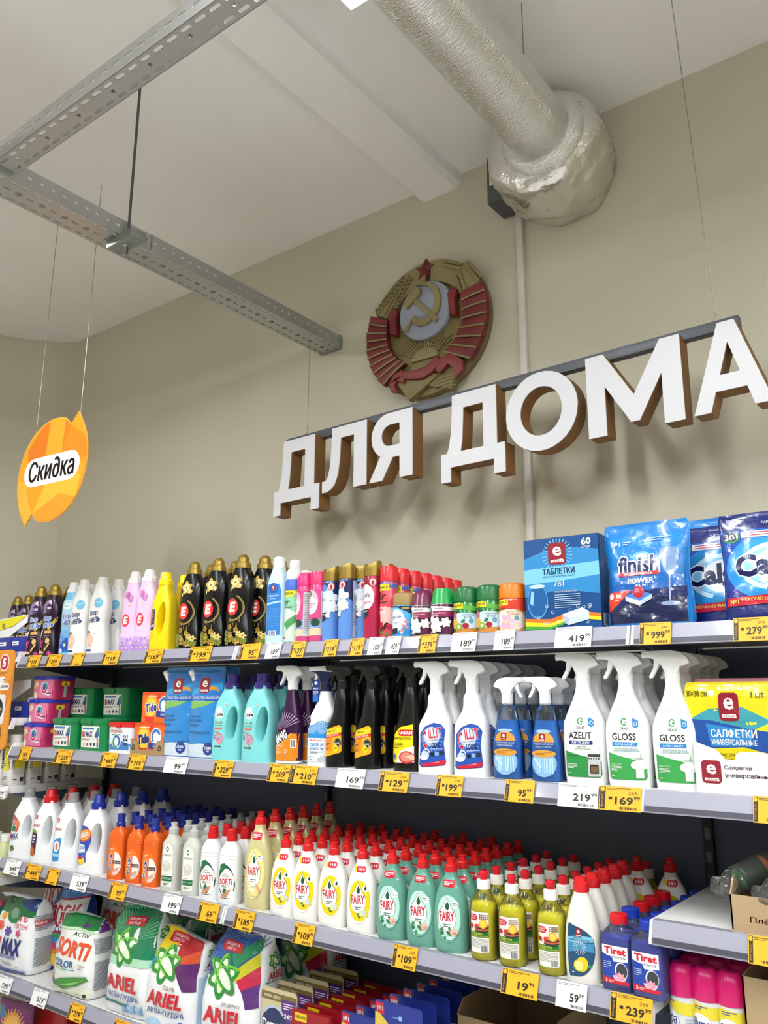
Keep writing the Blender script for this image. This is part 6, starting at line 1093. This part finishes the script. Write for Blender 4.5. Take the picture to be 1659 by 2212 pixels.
for i, (u, v) in enumerate(((1008, 1249), (1056, 1245))):
    rows(A_LG, X(u, v, YR), YR, S1, 3, .072, 'short fruit refill can with dark green cap, %s of the pair' % ('left' if i == 0 else 'right'), 'short dark-green-capped refill can', 'the %s line' % ('left' if i == 0 else 'right'), G, rz=-.12*i)
rows(A_LO, X(1105, 1241, YR), YR, S1, 3, .072, 'short floral refill can with orange cap', 'short orange-capped refill can', 'its line', G, rz=-.15)
xb = X(1133, 1300, FY+.02); put(B_TAB, xb+.097, FY+.022+.035, S1, 'dark blue tablet carton with a wine glass and 60 count', None, .03)
for k, (u, v) in enumerate(((1178, 1156), (1205, 1162))): put(A_LO, X(u, v, FY+.18+.07*k), FY+.18+.07*k, S1+.095, 'orange-capped refill can peeking over the tablet carton, %s' % ('nearer' if k == 0 else 'farther'), G)
for k in range(2): put(A_LO, X((1178, 1205)[k], 1200, FY+.18+.07*k), FY+.18+.07*k, S1, 'orange-capped refill can hidden under another behind the tablet carton, %s' % ('nearer' if k == 0 else 'farther'), G)
G = 'foil pouches on the top shelf'
put(B_FIN, X(1402, 1250, FY+.055), FY+.055, S1, 'bright blue foil tablet pouch with a wine glass print', G, .02)
put(B_FIN2, X(1480, 1220, FY+.24), FY+.24, S1, 'bright blue foil pouch peeking out behind the front pouches', G, -.1, 1.12)
put(B_CAL, X(1572, 1250, FY+.135)-.012, FY+.138, S1, 'navy water softener pouch with blue ring, nearer the tablet pouch', G, -.04)
put(B_CAL, X(1690, 1250, FY+.05)-.012, FY+.046, S1, 'navy water softener pouch with blue ring, cut by the right edge', G, .05)
# -- second shelf
G = 'capsule tubs on the second shelf'; YT = FY+.085
xl = X(77, 1616, FY+.035)-.035
for k, w_ in enumerate(('bottom', 'middle', 'top')): put(T_LOSK, xl+.012*k, YT+.006*k, S2+.0895*k, 'pink capsule tub with blue lid, %s of the front stack' % w_, G, .02*k)
for k in range(2): put(T_LOSK, xl+.0, YT+.118+.0*k, S2+.0895*k, 'pink capsule tub in shadow behind the front stack, %s one' % ('lower', 'upper')[k], G, .05)
put(T_LOSK, xl+.10, YT+.245, S2+.0895, 'pink capsule tub in deep shadow on top of green tubs', G, .03)
xg = [X(134, 1619, FY+.035), X(196, 1622, FY+.035)]
for i in range(2):
    put(T_BIMAX, xg[i], YT, S2, 'green capsule tub at the front of the shelf, %s one' % ('left', 'right')[i], G)
    put(T_BIMAX, xg[i]+(-.10, -.06)[i], YT+.125, S2, 'green capsule tub in the rear row under another, %s one' % ('left', 'right')[i], G); put(T_BIMAX, xg[i]+(-.095, -.055)[i], YT+.122, S2+.1125, 'green capsule tub in the raised rear row, %s one' % ('left', 'right')[i], G)
xp = X(252, 1626, FY+.03); put(T_PERS, xp, YT-.005, S2, 'white capsule tub with red lid at the front', G); put(T_PERS, xp+.055, YT+.12, S2, 'white capsule tub with red lid in the rear, lower', G); put(T_PERS, xp+.055, YT+.12, S2+.1025, 'white capsule tub with red lid in the rear, upper', G)
xt = X(318, 1631, FY+.03); put(B_TIDE_T, xt+.004, YT-.005, S2+.001, 'orange capsule box in a brown cardboard tray', G); put(B_TIDE, xt+.012, YT+.012, S2+.104, 'orange capsule box stacked on the tray box', G)
put(B_TIDE, xt+.02, YT+.115, S2, 'orange capsule box in shadow behind the tray box', G)
G = 'refill pouches on the second shelf'
for i, (u, n) in enumerate(((389, 2), (447, 2))):
    rows(B_POUCH, X(u, 1560, FY+.055), FY+.055, S2, n, .062, 'blue refill pouch with white corner spout, %s of the pair' % ('left', 'right')[i], 'blue refill pouch', 'the %s pouch line' % ('left', 'right')[i], G, rot=.02)
G = 'turquoise jugs on the second shelf'
for i, (u, v) in enumerate(((506, 1447), (570, 1443))):
    rows(J_LAMM, X(u, v, FY+.062), FY+.062, S2, 3, .088, 'turquoise laundry gel jug with purple cap, %s of the pair' % ('left', 'right')[i], 'turquoise laundry gel jug', 'the %s turquoise line' % ('left', 'right')[i], G, rot=.02)
G = 'trigger sprays on the second shelf'; YS = FY+.058
rows(G_BANG, X(629, 1495, YS), YS, S2, 4, .066, 'purple and orange trigger spray with white head', 'purple and orange trigger spray', 'its line', G, rot=.03)
rows(G_MR, X(693, 1600, YS), YS, S2, 2, .066, 'white trigger spray with blue ray label and navy head', 'white trigger spray with navy head', 'its line', G, rot=.03)
for i, u in enumerate((733, 796)):
    rows(G_LB, X(u, 1600, YS-.005)-.002, YS-.005, S2, 4, .064, 'black trigger spray with yellow drain label, %s of the pair' % ('left', 'right')[i], 'black trigger spray', 'the %s black line' % ('left', 'right')[i], G, rot=.03)
rows(G_UN, X(882, 1600, YS+.008), YS+.008, S2, 4, .066, 'black trigger spray with yellow grease remover label', 'black grease remover spray', 'its line', G, rot=.03)
for i, (u, v) in enumerate(((941, 1485), (1019, 1483))):
    rows(G_CI, X(u, v, YS-.008), YS-.008, S2, 6, .066, 'white trigger spray with blue and red label, %s of the pair' % ('left', 'right')[i], 'white limescale trigger spray', 'the %s blue-labelled line' % ('left', 'right')[i], G, rot=.02)
put(G_ECR, X(1095, 1475, YS-.008), YS-.008, S2, 'clear blue glass cleaner with its trigger facing right', G); rows(G_EC, X(1095, 1475, YS-.008)+.004, YS-.008, S2, 3, .062, '', 'clear blue glass cleaner', 'the right-facing line', G, first=1)
rows(G_EC, X(1178, 1475, YS-.008), YS-.008, S2, 4, .064, 'clear blue glass cleaner with its trigger facing left', 'clear blue glass cleaner', 'the left-facing line', G, rot=.03)
for i, (p, u, v, n, d_) in enumerate(((G_AZ, 1259, 1465, 6, 'white trigger spray with oven picture on green label'), (G_GL, 1352, 1463, 6, 'white trigger spray with bathroom sink label, left of the pair'), (G_GL, 1452, 1460, 5, 'white trigger spray with bathroom sink label, beside the napkins'))):
    rows(p, X(u, v, YS-.012), YS-.012, S2, n, .0665, d_, 'white green-labelled trigger spray', 'the %s line' % ('oven cleaner', 'left sink-label', 'right sink-label')[i], G, rot=.02, dx=.0015)
# -- third shelf: jugs, then the lines of dish soap
G = 'white laundry jugs on the third shelf'; YJ = FY+.062
for p, u, v, lb, kd in ((J_BIMAX, 66, 1698, 'white laundry jug with clear cup cap at the left end', 'white laundry jug with clear cap, far-left'), (J_PERS_R, 113, 1697, 'white laundry jug with red cap at the front', 'white laundry jug with red cap'), (J_PERS_W, 161, 1703, 'white laundry jug with clear cap and blue label', 'white laundry jug with clear cap'), (J_LOSK, 217, 1709, 'white laundry jug with blue cap at the front', 'white laundry jug with blue cap')):
    rows(p, X(u, v, YJ), YJ, S3, 4, .092, lb, kd, 'its line', G, rot=.03, rz=.14)
def soaps(p, cols, n, pitch, fr, kd, names, group, y, dv=.0):
    for i, (u, v) in enumerate(cols): rows(p, X(u, v, y), y, S3, n, pitch, fr % names[i], kd, 'the %s line' % names[i], group)
N3 = ('leftmost', 'middle', 'rightmost')
soaps(AOS, ((263, 1756), (302, 1760), (338, 1766)), 7, .056, 'orange dish balm bottle with blue cap, %s at the front', 'orange dish balm bottle', N3, 'orange dish balms', FY+.045)
soaps(SYN, ((378, 1774), (421, 1780)), 7, .057, 'cloudy white dish gel bottle, %s of the front pair', 'cloudy white dish gel bottle', ('left', 'right'), 'cloudy dish gels', FY+.042)
soaps(SORTI, ((462, 1782), (502, 1788)), 7, .057, 'white aloe dish balm with red cap, %s of the front pair', 'white aloe dish balm', ('left', 'right'), 'aloe dish balms', FY+.042)
rows(F_GOLD, X(564, 1750, FY+.045), FY+.045, S3, 6, .062, 'tall gold dish soap bottle with camomile label', 'tall gold dish soap bottle', 'its line', 'dish soaps with red caps')
soaps(F_LEMON, ((618, 1806), (667, 1814), (722, 1822), (785, 1830)), 7, .057, 'white lemon dish soap with yellow label, %s of the front four', 'white lemon dish soap', ('first', 'second', 'third', 'fourth'), 'lemon dish soaps', FY+.040)
soaps(F_MINT, ((849, 1840), (914, 1848), (973, 1858)), 7, .057, 'translucent green dish soap, %s of the front three', 'translucent green dish soap', N3, 'mint dish soaps', FY+.040)
soaps(KC, ((1043, 1880), (1105, 1892), (1188, 1900)), 6, .0675, 'clear yellow dish soap with white collar, %s of the front three', 'clear yellow dish soap', N3, 'clear yellow dish soaps', FY+.038)
rows(ECW, X(1256, 1900, FY+.034), FY+.034, S3, 5, .060, 'white lemon dish soap with blue oval label and red cap', 'white blue-labelled dish soap', 'its line', 'white dish soaps')
for x_, y_, l_ in ((X(1375, 1850, FY+.345), FY+.345, 'left'), (X(1446, 1852, FY+.375), FY+.375, 'right')): put(F_LEMON, x_, y_, S3, 'white lemon dish soap standing alone at the back, %s one' % l_, 'lemon dish soaps')
put(KC, X(1395, 1860, FY+.40), FY+.405, S3, 'clear yellow dish soap at the back between two white ones', 'clear yellow dish soaps')
YD = FY+.038
for k in range(5):
    put(TIR_R if k != 1 else TIR_B, X(1336, 1985, YD)+random.uniform(-.001, .001), YD+.068*k, S3, 'blue drain cleaner with red cap at the front' if k == 0 else 'blue drain cleaner, %s back in the left drain cleaner line' % ORD[k], 'blue drain cleaners')
for k in range(6): put(TIR_B, X(1400, 1995, YD-.012)+random.uniform(-.001, .001), YD-.010+.066*k, S3, 'blue drain cleaner with blue cap at the front' if k == 0 else 'blue drain cleaner, %s back in the right drain cleaner line' % ORD[k], 'blue drain cleaners')
# -- fourth shelf: powder bags and packs
G = 'washing powder bags'
put(W_BIMAX, X(43, 2080, FY+.06)-.02, FY+.085, S4+.002, 'white powder bag with green folded top at the left edge', G, .10).scale.z = .86
put(W_LOSK, X(140, 2090, FY+.17), FY+.19, S4+.002, 'blue and rainbow powder bag between two white bags', G, .0)
put(W_LOSK, X(140, 1990, FY+.33), FY+.34, S4+.002, 'dark blue powder bag in shadow behind the rainbow bag', G, .1, 1.06)
put(W_SORTI, X(166, 2120, FY+.05), FY+.075, S4+.002, 'white powder bag with orange lettering and green top', G, .06).scale.z = .86
put(W_SORTI, X(262, 2010, FY+.32), FY+.33, S4+.002, 'white and green powder bag in shadow behind the orange-lettered one', G, .0)
put(W_AR0, X(291, 2140, FY+.06), FY+.085, S4+.002, 'white powder bag with plain green top', G, .03)
put(W_AR1, X(378, 2160, FY+.055), FY+.085, S4+.002, 'white powder bag with yellow and red top', G, .10).scale.z = .93
put(W_AR2, X(510, 2160, FY+.06), FY+.085, S4+.002, 'white powder bag with blue rainbow top', G, .10)
put(W_AR2, X(660, 2060, FY+.32), FY+.345, S4+.002, 'white powder bag in shadow behind the toilet block packs', G, .05, .98)
put(W_AR0, X(420, 2050, FY+.26), FY+.26, S4, 'white powder bag in shadow behind the yellow and red one', G, .0)
G = 'toilet block packs on the fourth shelf'
xd, xr = -1.749, -1.640
for k in range(5): put(K_DOM, xd+.003*k, FY+.045+.062*k, S4+.006, 'beige toilet block pack with purple corner, front one' if k == 0 else 'beige toilet block pack with purple corner, %s back' % ORD[k], G, .02, 1.1)
for k in range(7): put(K_RED, xr+.010+.002*k, FY+.050+.048*k, S4+.008, 'dark red toilet block box with yellow badge, front one' if k == 0 else 'dark red toilet block box with yellow badge, %s back' % ORD[k], G, .03)
kraft = mat('#b39a76', .7, bump=(60, .1)); kraft_d = mat('#8f7858', .7); whitec = mat('#dcdad6', .6)
def open_box(name, label, x0, x1, y0, y1, z, h, m, hf=None, cat='box', th=.003):
    t = thing(name, label, cat, ((x0+x1)/2, (y0+y1)/2, z)); w2, d2 = (x1-x0)/2, (y1-y0)/2; hf = h if hf is None else hf
    obj('bottom', box_mesh('b', (-w2, -d2, 0), (w2, d2, th), m), t); obj('back_side', box_mesh('b', (-w2, d2-th, th), (w2, d2, h), m), t)
    for s in (-1, 1): obj('side', prism_mesh('s', [(-d2, th), (d2, th), (d2, h), (-d2+.03, h), (-d2, hf)], s*w2-(th if s > 0 else 0), s*w2+(0 if s > 0 else th), m, 0, 'yz'), t)
    obj('front_side', box_mesh('f', (-w2, -d2, th), (w2, -d2+th, hf), m), t); return t
open_box('display_tray', 'pale cardboard display tray around the dark red boxes', xr-.062, xr+.098, FY+.028, FY+.40, S4, .135, whitec, .090)
for j, (x_, z_, n) in enumerate(((-1.455, .010, 5), (-1.325, .068, 6))):
    for k in range(n): put(K_BREF, x_+.003*k, FY+.048+.055*k-.026*j, S4+z_, 'navy toilet block pack with yellow blister, front of the %s line' % ('left', 'right')[j] if k == 0 else 'navy toilet block pack, %s back in the %s line' % (ORD[k], ('left', 'right')[j]), G, .02)
open_box('display_tray', 'low dark cardboard tray under the raised navy packs', -1.385, -1.24, FY+.015, FY+.38, S4, .066, kraft_d, .064)
open_box('cardboard_box', 'brown cardboard box in shadow beside the navy packs', -1.22, -.96, FY+.12, FY+.42, S4, .25, kraft_d, .22)
# bottom shelf, seen at the lower left corner
a = Art().rr(-.09, .004, .09, .255, .01, '#7a2a72').ell(.0, .15, .06, .075, '#e09040').ell(.0, .16, .045, .055, '#f0b860').burst(.0, .15, .02, .085, 30, '#e8a850').ell(-.07, .215, .022, .022, '#3f7ab0')
pk = pouch(.19, .06, .262, '#6a2468', a, wr=wrinkle(.004, 20, 4), name='pet_food_pouch')
put(pk, X(30, 2200, FY+.06), FY+.07, S5, 'purple pouch with an orange tuft at the bottom left corner', None, .1)
for k in range(2): obj_ = put(carton(.26, .2, .26, '#a3151c', Art().rect(-.12, .02, .12, .24, '#b01c22').lines(-.1, .1, .1, .16, 3, '#e0b0a0'), name='red_carton'), X(140+120*k, 2212, FY+.2), FY+.22, S5, 'dark red carton on the bottom shelf, %s one' % ('left', 'right')[k], None)
# -- right bay: napkins, film rolls, pink-capped cans
xn = X(1506, 1700, FY+.018)
t = open_box('napkin_carton', 'white open carton reading napkins in dark red', xn, xn+.40, FY+.018, FY+.26, S2, .112, mat('#e9e8ea', .55), .060)
for o in list(t.children):
    if o.name.startswith('front_side'): bpy.data.objects.remove(o)
fw = .20; F_ = [(-fw, 0), (fw, 0), (fw, .112), (fw-.03, .110), (.03, .092), (.0, .070), (-.048, .066), (-.054, .078), (-.064, .083), (-.110, .083), (-.118, .077), (-.120, .066), (-.140, .068), (-.155, .085), (-.185, .096), (-fw, .102)]
obj('front_side', prism_mesh('f', F_, -.124, -.121, mat('#e9e8ea', .55)), t)
a = Art().econta(-.168, .042, .039).text('Салфетки', -.116, .051, .052, .010, '#8e2440', .01).text('универсальные 3 шт.', -.081, .036, .122, .011, '#8e2440', .01)
obj('front_print', a.mesh('front_print', flat(-.124), PAPER(), off=.0003), t)
def napkins(c, text, seed):
    a = Art().rect(-.112, .004, .112, .190, c)
    if text:
        a.poly([(-.100, .120), (-.050, .142), (.030, .146), (.100, .118), (.05, .10), (-.06, .10)], '#3f9aa8').poly([(-.112, .122), (-.04, .118), (.04, .104), (.112, .096), (.112, .052), (.03, .068), (-.05, .064), (-.112, .058)], '#1f4f9e').poly([(-.06, .112), (.05, .100), (.05, .070), (-.05, .068)], '#2f86c8')
        a.text('САЛФЕТКИ', .006, .094, .110, .017, '#eceee8', .03).text('УНИВЕРСАЛЬНЫЕ', .006, .077, .110, .011, '#eceee8', .02).text('ОТЛИЧНО ДЛЯ ПОВЕРХНОСТИ', .006, .052, .094, .007, '#4a4a18', .01).text('ЭФФЕКТИВНО УДАЛЯЕТ ВЛАГУ', .006, .042, .094, .007, '#4a4a18', .01).text('30×38 см', -.078, .172, .054, .012, '#3a3a1a', .015).econta(.0, .146, .048)
    a.text('3 шт.', .070, .170, .036, .012, '#3a3a1a' if text else '#6a2a4a', .015)
    L = Loft([(0, .108, .010), (.006, .112, .016), (.10, .113, .018), (.175, .112, .016), (.190, .110, .010), (.196, .106, .003)], 40, 4, wrinkle(.0028, 26, seed), 4)
    return P('napkin_pack', 'napkin pack', ('body', L.mesh('body', mat(c, .3, coat=.5, bump=(26, .3)))), ('print', a.mesh('print', L.front, FOIL(), .01, .012, off=.0012, lay=.00013)))
NY, NP = napkins('#ead61e', True, 3), napkins('#e89ab0', False, 6)
put(NY, xn+.072, FY+.050, S2+.022, 'yellow and blue napkin pack at the front of the carton', 'napkin packs', .0, 1.02).scale.x = .82
for k in range(3): put(NP if k < 2 else NY, xn+.078+.002*k, FY+.095+.042*k, S2+.028, '%s napkin pack, %s back in the carton' % (('pink', 'pink', 'yellow')[k], ORD[k+1]), 'napkin packs', 0, 1.03).scale.x = .82
for k in range(2): put(NY if k else NP, xn+.262, FY+.052+.05*k, S2+.022, '%s napkin pack in the right part of the carton' % ('pink', 'yellow')[k], 'napkin packs', 0, 1.02).scale.x = .82
# film carton and rolls
xc = at(1582, 2010, 2, S3R)
t = open_box('film_carton', 'brown cardboard carton with red lettering on the half-empty shelf', xc.x, xc.x+.42, xc.y, xc.y+.33, S3R, .095, kraft, .066)
obj('front_print', Art().text('Плёнка для пищевых', -.075, .024, .20, .012, '#a03a30', .01).text('29 см', -.062, .008, .05, .010, '#a03a30', .01).econta(-.100, .045, .034).mesh('front_print', flat(-.165), PAPER(), off=.0003), t)
def film_roll():
    r = .026; L = lathe([(0, r*.9), (.003, r), (.297, r), (.30, r*.9)], 1, 26)
    a = Art().rect(-.08, .004, .08, .296, '#1c3a20').rect(-.08, .125, .08, .165, '#a81c28').ring(-.01, .205, .018, .014, .0022, '#8aa088').ring(.012, .226, .016, .012, .0022, '#8aa088').rect(-.08, .05, .08, .060, '#c8682a').flower(.0, .09, .026, '#7a9a30', 6, '#c8682a').text('ПЛЁНКА', 0, .145, .060, .014, '#f0dcd8', .02)
    sl = Loft([(-.06, .010, .008), (-.045, .030, .016), (-.025, .024, .020), (.0, .027, .027), (.05, .028, .028), (.12, .028, .028)], 40, 5)
    bm = sl.bm()
    for v in bm.verts: n_ = noise.noise_vector(v.co*75)*.007; v.co += n_*(1 if v.co.z < .0 else .25)
    core = lathe([(-.004, .018), (.004, .018)], 1, 20).mesh('core', mat('#1f8a50', .5))
    return P('film_roll', 'roll', ('body', L.mesh('body', mat('#1c3a20', .35, coat=.4))), ('print', a.mesh('print', L.arc, GLOSS(), .006)), ('core', core), ('film_sleeve', to_mesh(bm, 'sleeve', clear_mat('#f6f4f4', .15, .05), False)))
FR = film_roll()
def lean(p, base, tip, label):
    e = put(p, *base, label, 'film rolls in the carton'); d = Vector(tip)-Vector(base); e.rotation_mode = 'QUATERNION'; e.rotation_quaternion = d.to_track_quat('Z', 'Y'); return e
cx, cy = xc.x, xc.y
for q, (dx_, dy_, dz_, lb) in enumerate(((.005, .06, .085, 'leftmost of the three'), (.085, .05, .080, 'middle of the three'), (.16, .04, .085, 'at the right edge'))):
    lean(FR, (cx+dx_, cy+dy_, S3R+dz_), (cx+dx_+.17, cy+dy_+.20, S3R+dz_+.085), 'dark green film roll in crinkled plastic, %s' % lb)
G = 'pink-capped spray cans'
for i, (u, v, rz) in enumerate(((1473, 2085, -.75), (1524, 2090, -.15), (1578, 2100, .1))):
    rows(A_LIRA, X(u, v, FY+.055), FY+.055, S4R, 3, .061, 'white spray can with magenta cap, %s of the front three' % N3[i], 'white spray can with magenta cap', 'the %s magenta line' % N3[i], G, rz=rz)
xk = X(1603, 2120, FY+.03)
open_box('cardboard_box', 'brown cardboard box standing beside the magenta-capped cans', xk, xk+.20, FY+.03, FY+.30, S4R, .235, kraft, .232)
# -- far-left bay, seen in a strip at the left edge
def blue_tray(x, y, z, label, yellow):
    t = thing('display_carton', label, 'carton', (x, y, z)); b = mat('#2a3aa0', .4)
    obj('body', box_mesh('body', (-.16, 0, 0), (.16, .20, .062), b, .001), t)
    obj('panel_line', box_mesh('line', (.055, -.001, 0), (.058, .001, .062), mat('#1c2878', .4)), t)
    a = Art().rr(.066, .028, .116, .044, .002, '#f0f0f2').rr(-.04, .028, .02, .044, .002, '#f0f0f2').lines(.072, .032, .110, .040, 1, '#5a6ab8').lines(-.034, .032, .014, .040, 1, '#5a6ab8')
    obj('print', a.mesh('print', flat(0), PAPER(), off=.0012), t)
    hd = obj('header', prism_mesh('header', [(-.16, .064), (.03, .064), (.16, .118), (.16, .150), (-.16, .135)], .001, .004, mat('#f0f2f6', .5)), t)
    if yellow: obj('yellow_band', Art().poly([(-.16, .082), (.06, .108), (.158, .148), (-.02, .138), (-.16, .122)], '#f0e428').poly([(-.16, .080), (.06, .106), (.158, .146), (.158, .148), (.06, .108), (-.16, .083)], '#3a3a2a').text('8', -.02, .112, .018, .022, '#4a2a5a', .03).mesh('band', flat(.001), PAPER(), off=.0005), hd)
    obj('side_flap', prism_mesh('flap', [(0, .062), (.18, .062), (.18, .140), (.12, .125), (.0, .075)], .157, .160, mat('#e4e8f0', .5), 0, 'yz'), t)
    return t
xL = XE[1]
blue_tray(xL-.175, FY+.02, B0[0][0], 'blue display carton with a yellow strip at the left edge', True)
blue_tray(xL-.175, FY+.06, B0[1][0], 'blue display carton in shadow beside the pink tubs', False)
G = 'softeners at the far left'
for i, (u, v, dy) in enumerate(((42, 1269, .27), (65, 1266, .27))): put(S_DARK, X(u, v, FY+dy), FY+dy, S1+.022, 'dark purple softener behind the yellow-striped carton, %s one' % ('left', 'right')[i], G)
t = thing('promo_panel', 'orange upright promo panel with white boxes at the left edge', 'sign', (X(31, 1510, FY-.02)-.128, FY-.02, H0+.0))
obj('board', prism_mesh('board', rrect(-.10, -.19, .10, .195, .03), 0, .004, mat('#e8952c', .4)), t)
a = Art().poly(rrect(-.098, -.188, .098, .193, .029), '#ec9a30').poly([(-.098, -.10), (.098, .10), (.098, .02), (-.02, -.17), (-.098, -.17)], '#e4852a').ell(.028, .145, .036, .034, '#f4eeee').ell(.028, .145, .030, .029, '#c4203a').text('5', .028, .145, .026, .036, '#f6f2f2', .06).lines(.0, .098, .060, .108, 2, '#b8501c').rr(-.06, .064, .046, .090, .012, '#f4f0ee').text('и', .036, .077, .010, .010, '#2a1d18', .03).rr(-.08, .036, .082, .064, .012, '#f4f0ee').text('цены', .046, .050, .054, .013, '#2a1d18', .03).rr(-.08, -.092, .066, .020, .012, '#ecebee').ell(.012, -.036, .040, .042, '#1c1a1c').ring(.038, -.036, .006, .006, .002, '#f0f0f0', 12).ring(.024, -.13, .034, .036, .004, '#2a1d18', 14, -.6, .9)
obj('print', a.mesh('print', flat(0), print_mat(.4)), t)
# shampoo
def shampoo(txt):
    L = Loft([(0, .030, .030), (.003, .0325, .0325), (.150, .0325, .0325), (.158, .028, .028), (.163, .022, .022)], 28, 1, e=5)
    a = Art().rect(-.030, .055, .030, .150, '#f0da1c').text(txt, .018, .103, .085, .012, '#1c1a10', .03, 0, PI/2).ell(-.012, .112, .012, .016, '#f4ec9a').ell(-.008, .112, .010, .014, '#f0da1c').text('VOLUM', -.006, .143, .030, .006, '#1c1a10', .02).lines(-.024, .066, .002, .084, 3, '#a08a10').lines(-.014, .020, .010, .034, 3, '#5a5a5a')
    sd = Art().rect(-.030, .055, .030, .150, '#f0da1c').ell(.0, .052, .022, .014, '#d4d0c4').lines(-.020, .018, .006, .026, 1, '#2a2a2a').rect(.008, .014, .024, .030, '#3a3a3a').text(txt, -.022, .103, .085, .010, '#1c1a10', .02, 0, PI/2)
    return P('shampoo_bottle', 'bottle', ('body', L.mesh('body', pl('#eceae6'))), ('cap', lathe([(.161, .024), (.163, .025), (.190, .025), (.192, .022)], 1, 24).mesh('cap', pl('#f2f2f0'), 30)), ('label', a.mesh('label', L.front, PAPER(), .015)), ('side_label', sd.mesh('side_label', L.side, PAPER(), .015)))
SH, CN = shampoo('SHAMPOO'), shampoo('CONDITIONER')
G = 'shampoos at the far left'
for k in range(4): put(CN, xL-.045, FY+.045+.075*k, B0[2][0], 'white and yellow conditioner bottle, %s at the far left' % ('front one', 'second back', 'third back', 'fourth back')[k], G)
put(SH, xL-.125, FY+.045, B0[2][0], 'white and yellow shampoo bottle at the far left edge', G)
def pale_bottle():
    L = Loft([(0, .030, .030), (.003, .034, .034), (.085, .034, .034), (.105, .028, .028), (.118, .019, .019), (.124, .0175, .0175)], 26, 2, e=3)
    a = Art().ell(-.004, .064, .010, .013, '#2a2a2a').text('G', -.004, .064, .008, .012, '#e8e4c0', .02).lines(-.018, .026, .014, .036, 1, '#3a3a3a')
    return P('pale_bottle', 'bottle', ('body', L.mesh('body', mat('#dbe0a8', .3, trans=.2))), ('cap', lathe([(.120, .0205), (.122, .0215), (.146, .0215), (.148, .019)], 1, 22).mesh('cap', pl('#f0f0ee'), 30)), ('label', a.mesh('label', L.front, PAPER(), .01)))
PB_ = pale_bottle()
for k in range(2): put(PB_, xL-.055, FY+.048+.085*k, B0[3][0], 'pale yellow bottle with white cap, %s' % ('front one at the far left', 'behind another at the far left')[k], 'pale bottles at the far left')
put(PB_, xL-.13, FY+.048, B0[3][0], 'pale yellow bottle with white cap at the far left edge', 'pale bottles at the far left')
jar = P('jar', 'jar', ('body', lathe([(0, .030), (.002, .032), (.045, .032), (.048, .028)], 1, 24).mesh('body', pl('#2f8a88'), 30)), ('lid', lathe([(.046, .033), (.064, .033), (.066, .030)], 1, 24).mesh('lid', pl('#c8646a'), 30)))
for k in range(3): put(jar, xL-.09, FY+.05+.0*k, B0[4][0]+.0665*k, 'teal jar with red lid, %s of the small stack' % ('bottom', 'middle', 'top')[k], 'teal jars at the far left')
tb = carton(.12, .05, .10, '#4a3a1c', Art().rect(-.05, .02, .05, .08, '#c8882c').ell(0, .05, .02, .02, '#2a6a70'), name='small_box')
put(tb, xL-.06, FY+.32, B0[3][0], 'small brown box at the back of the far-left shelf')
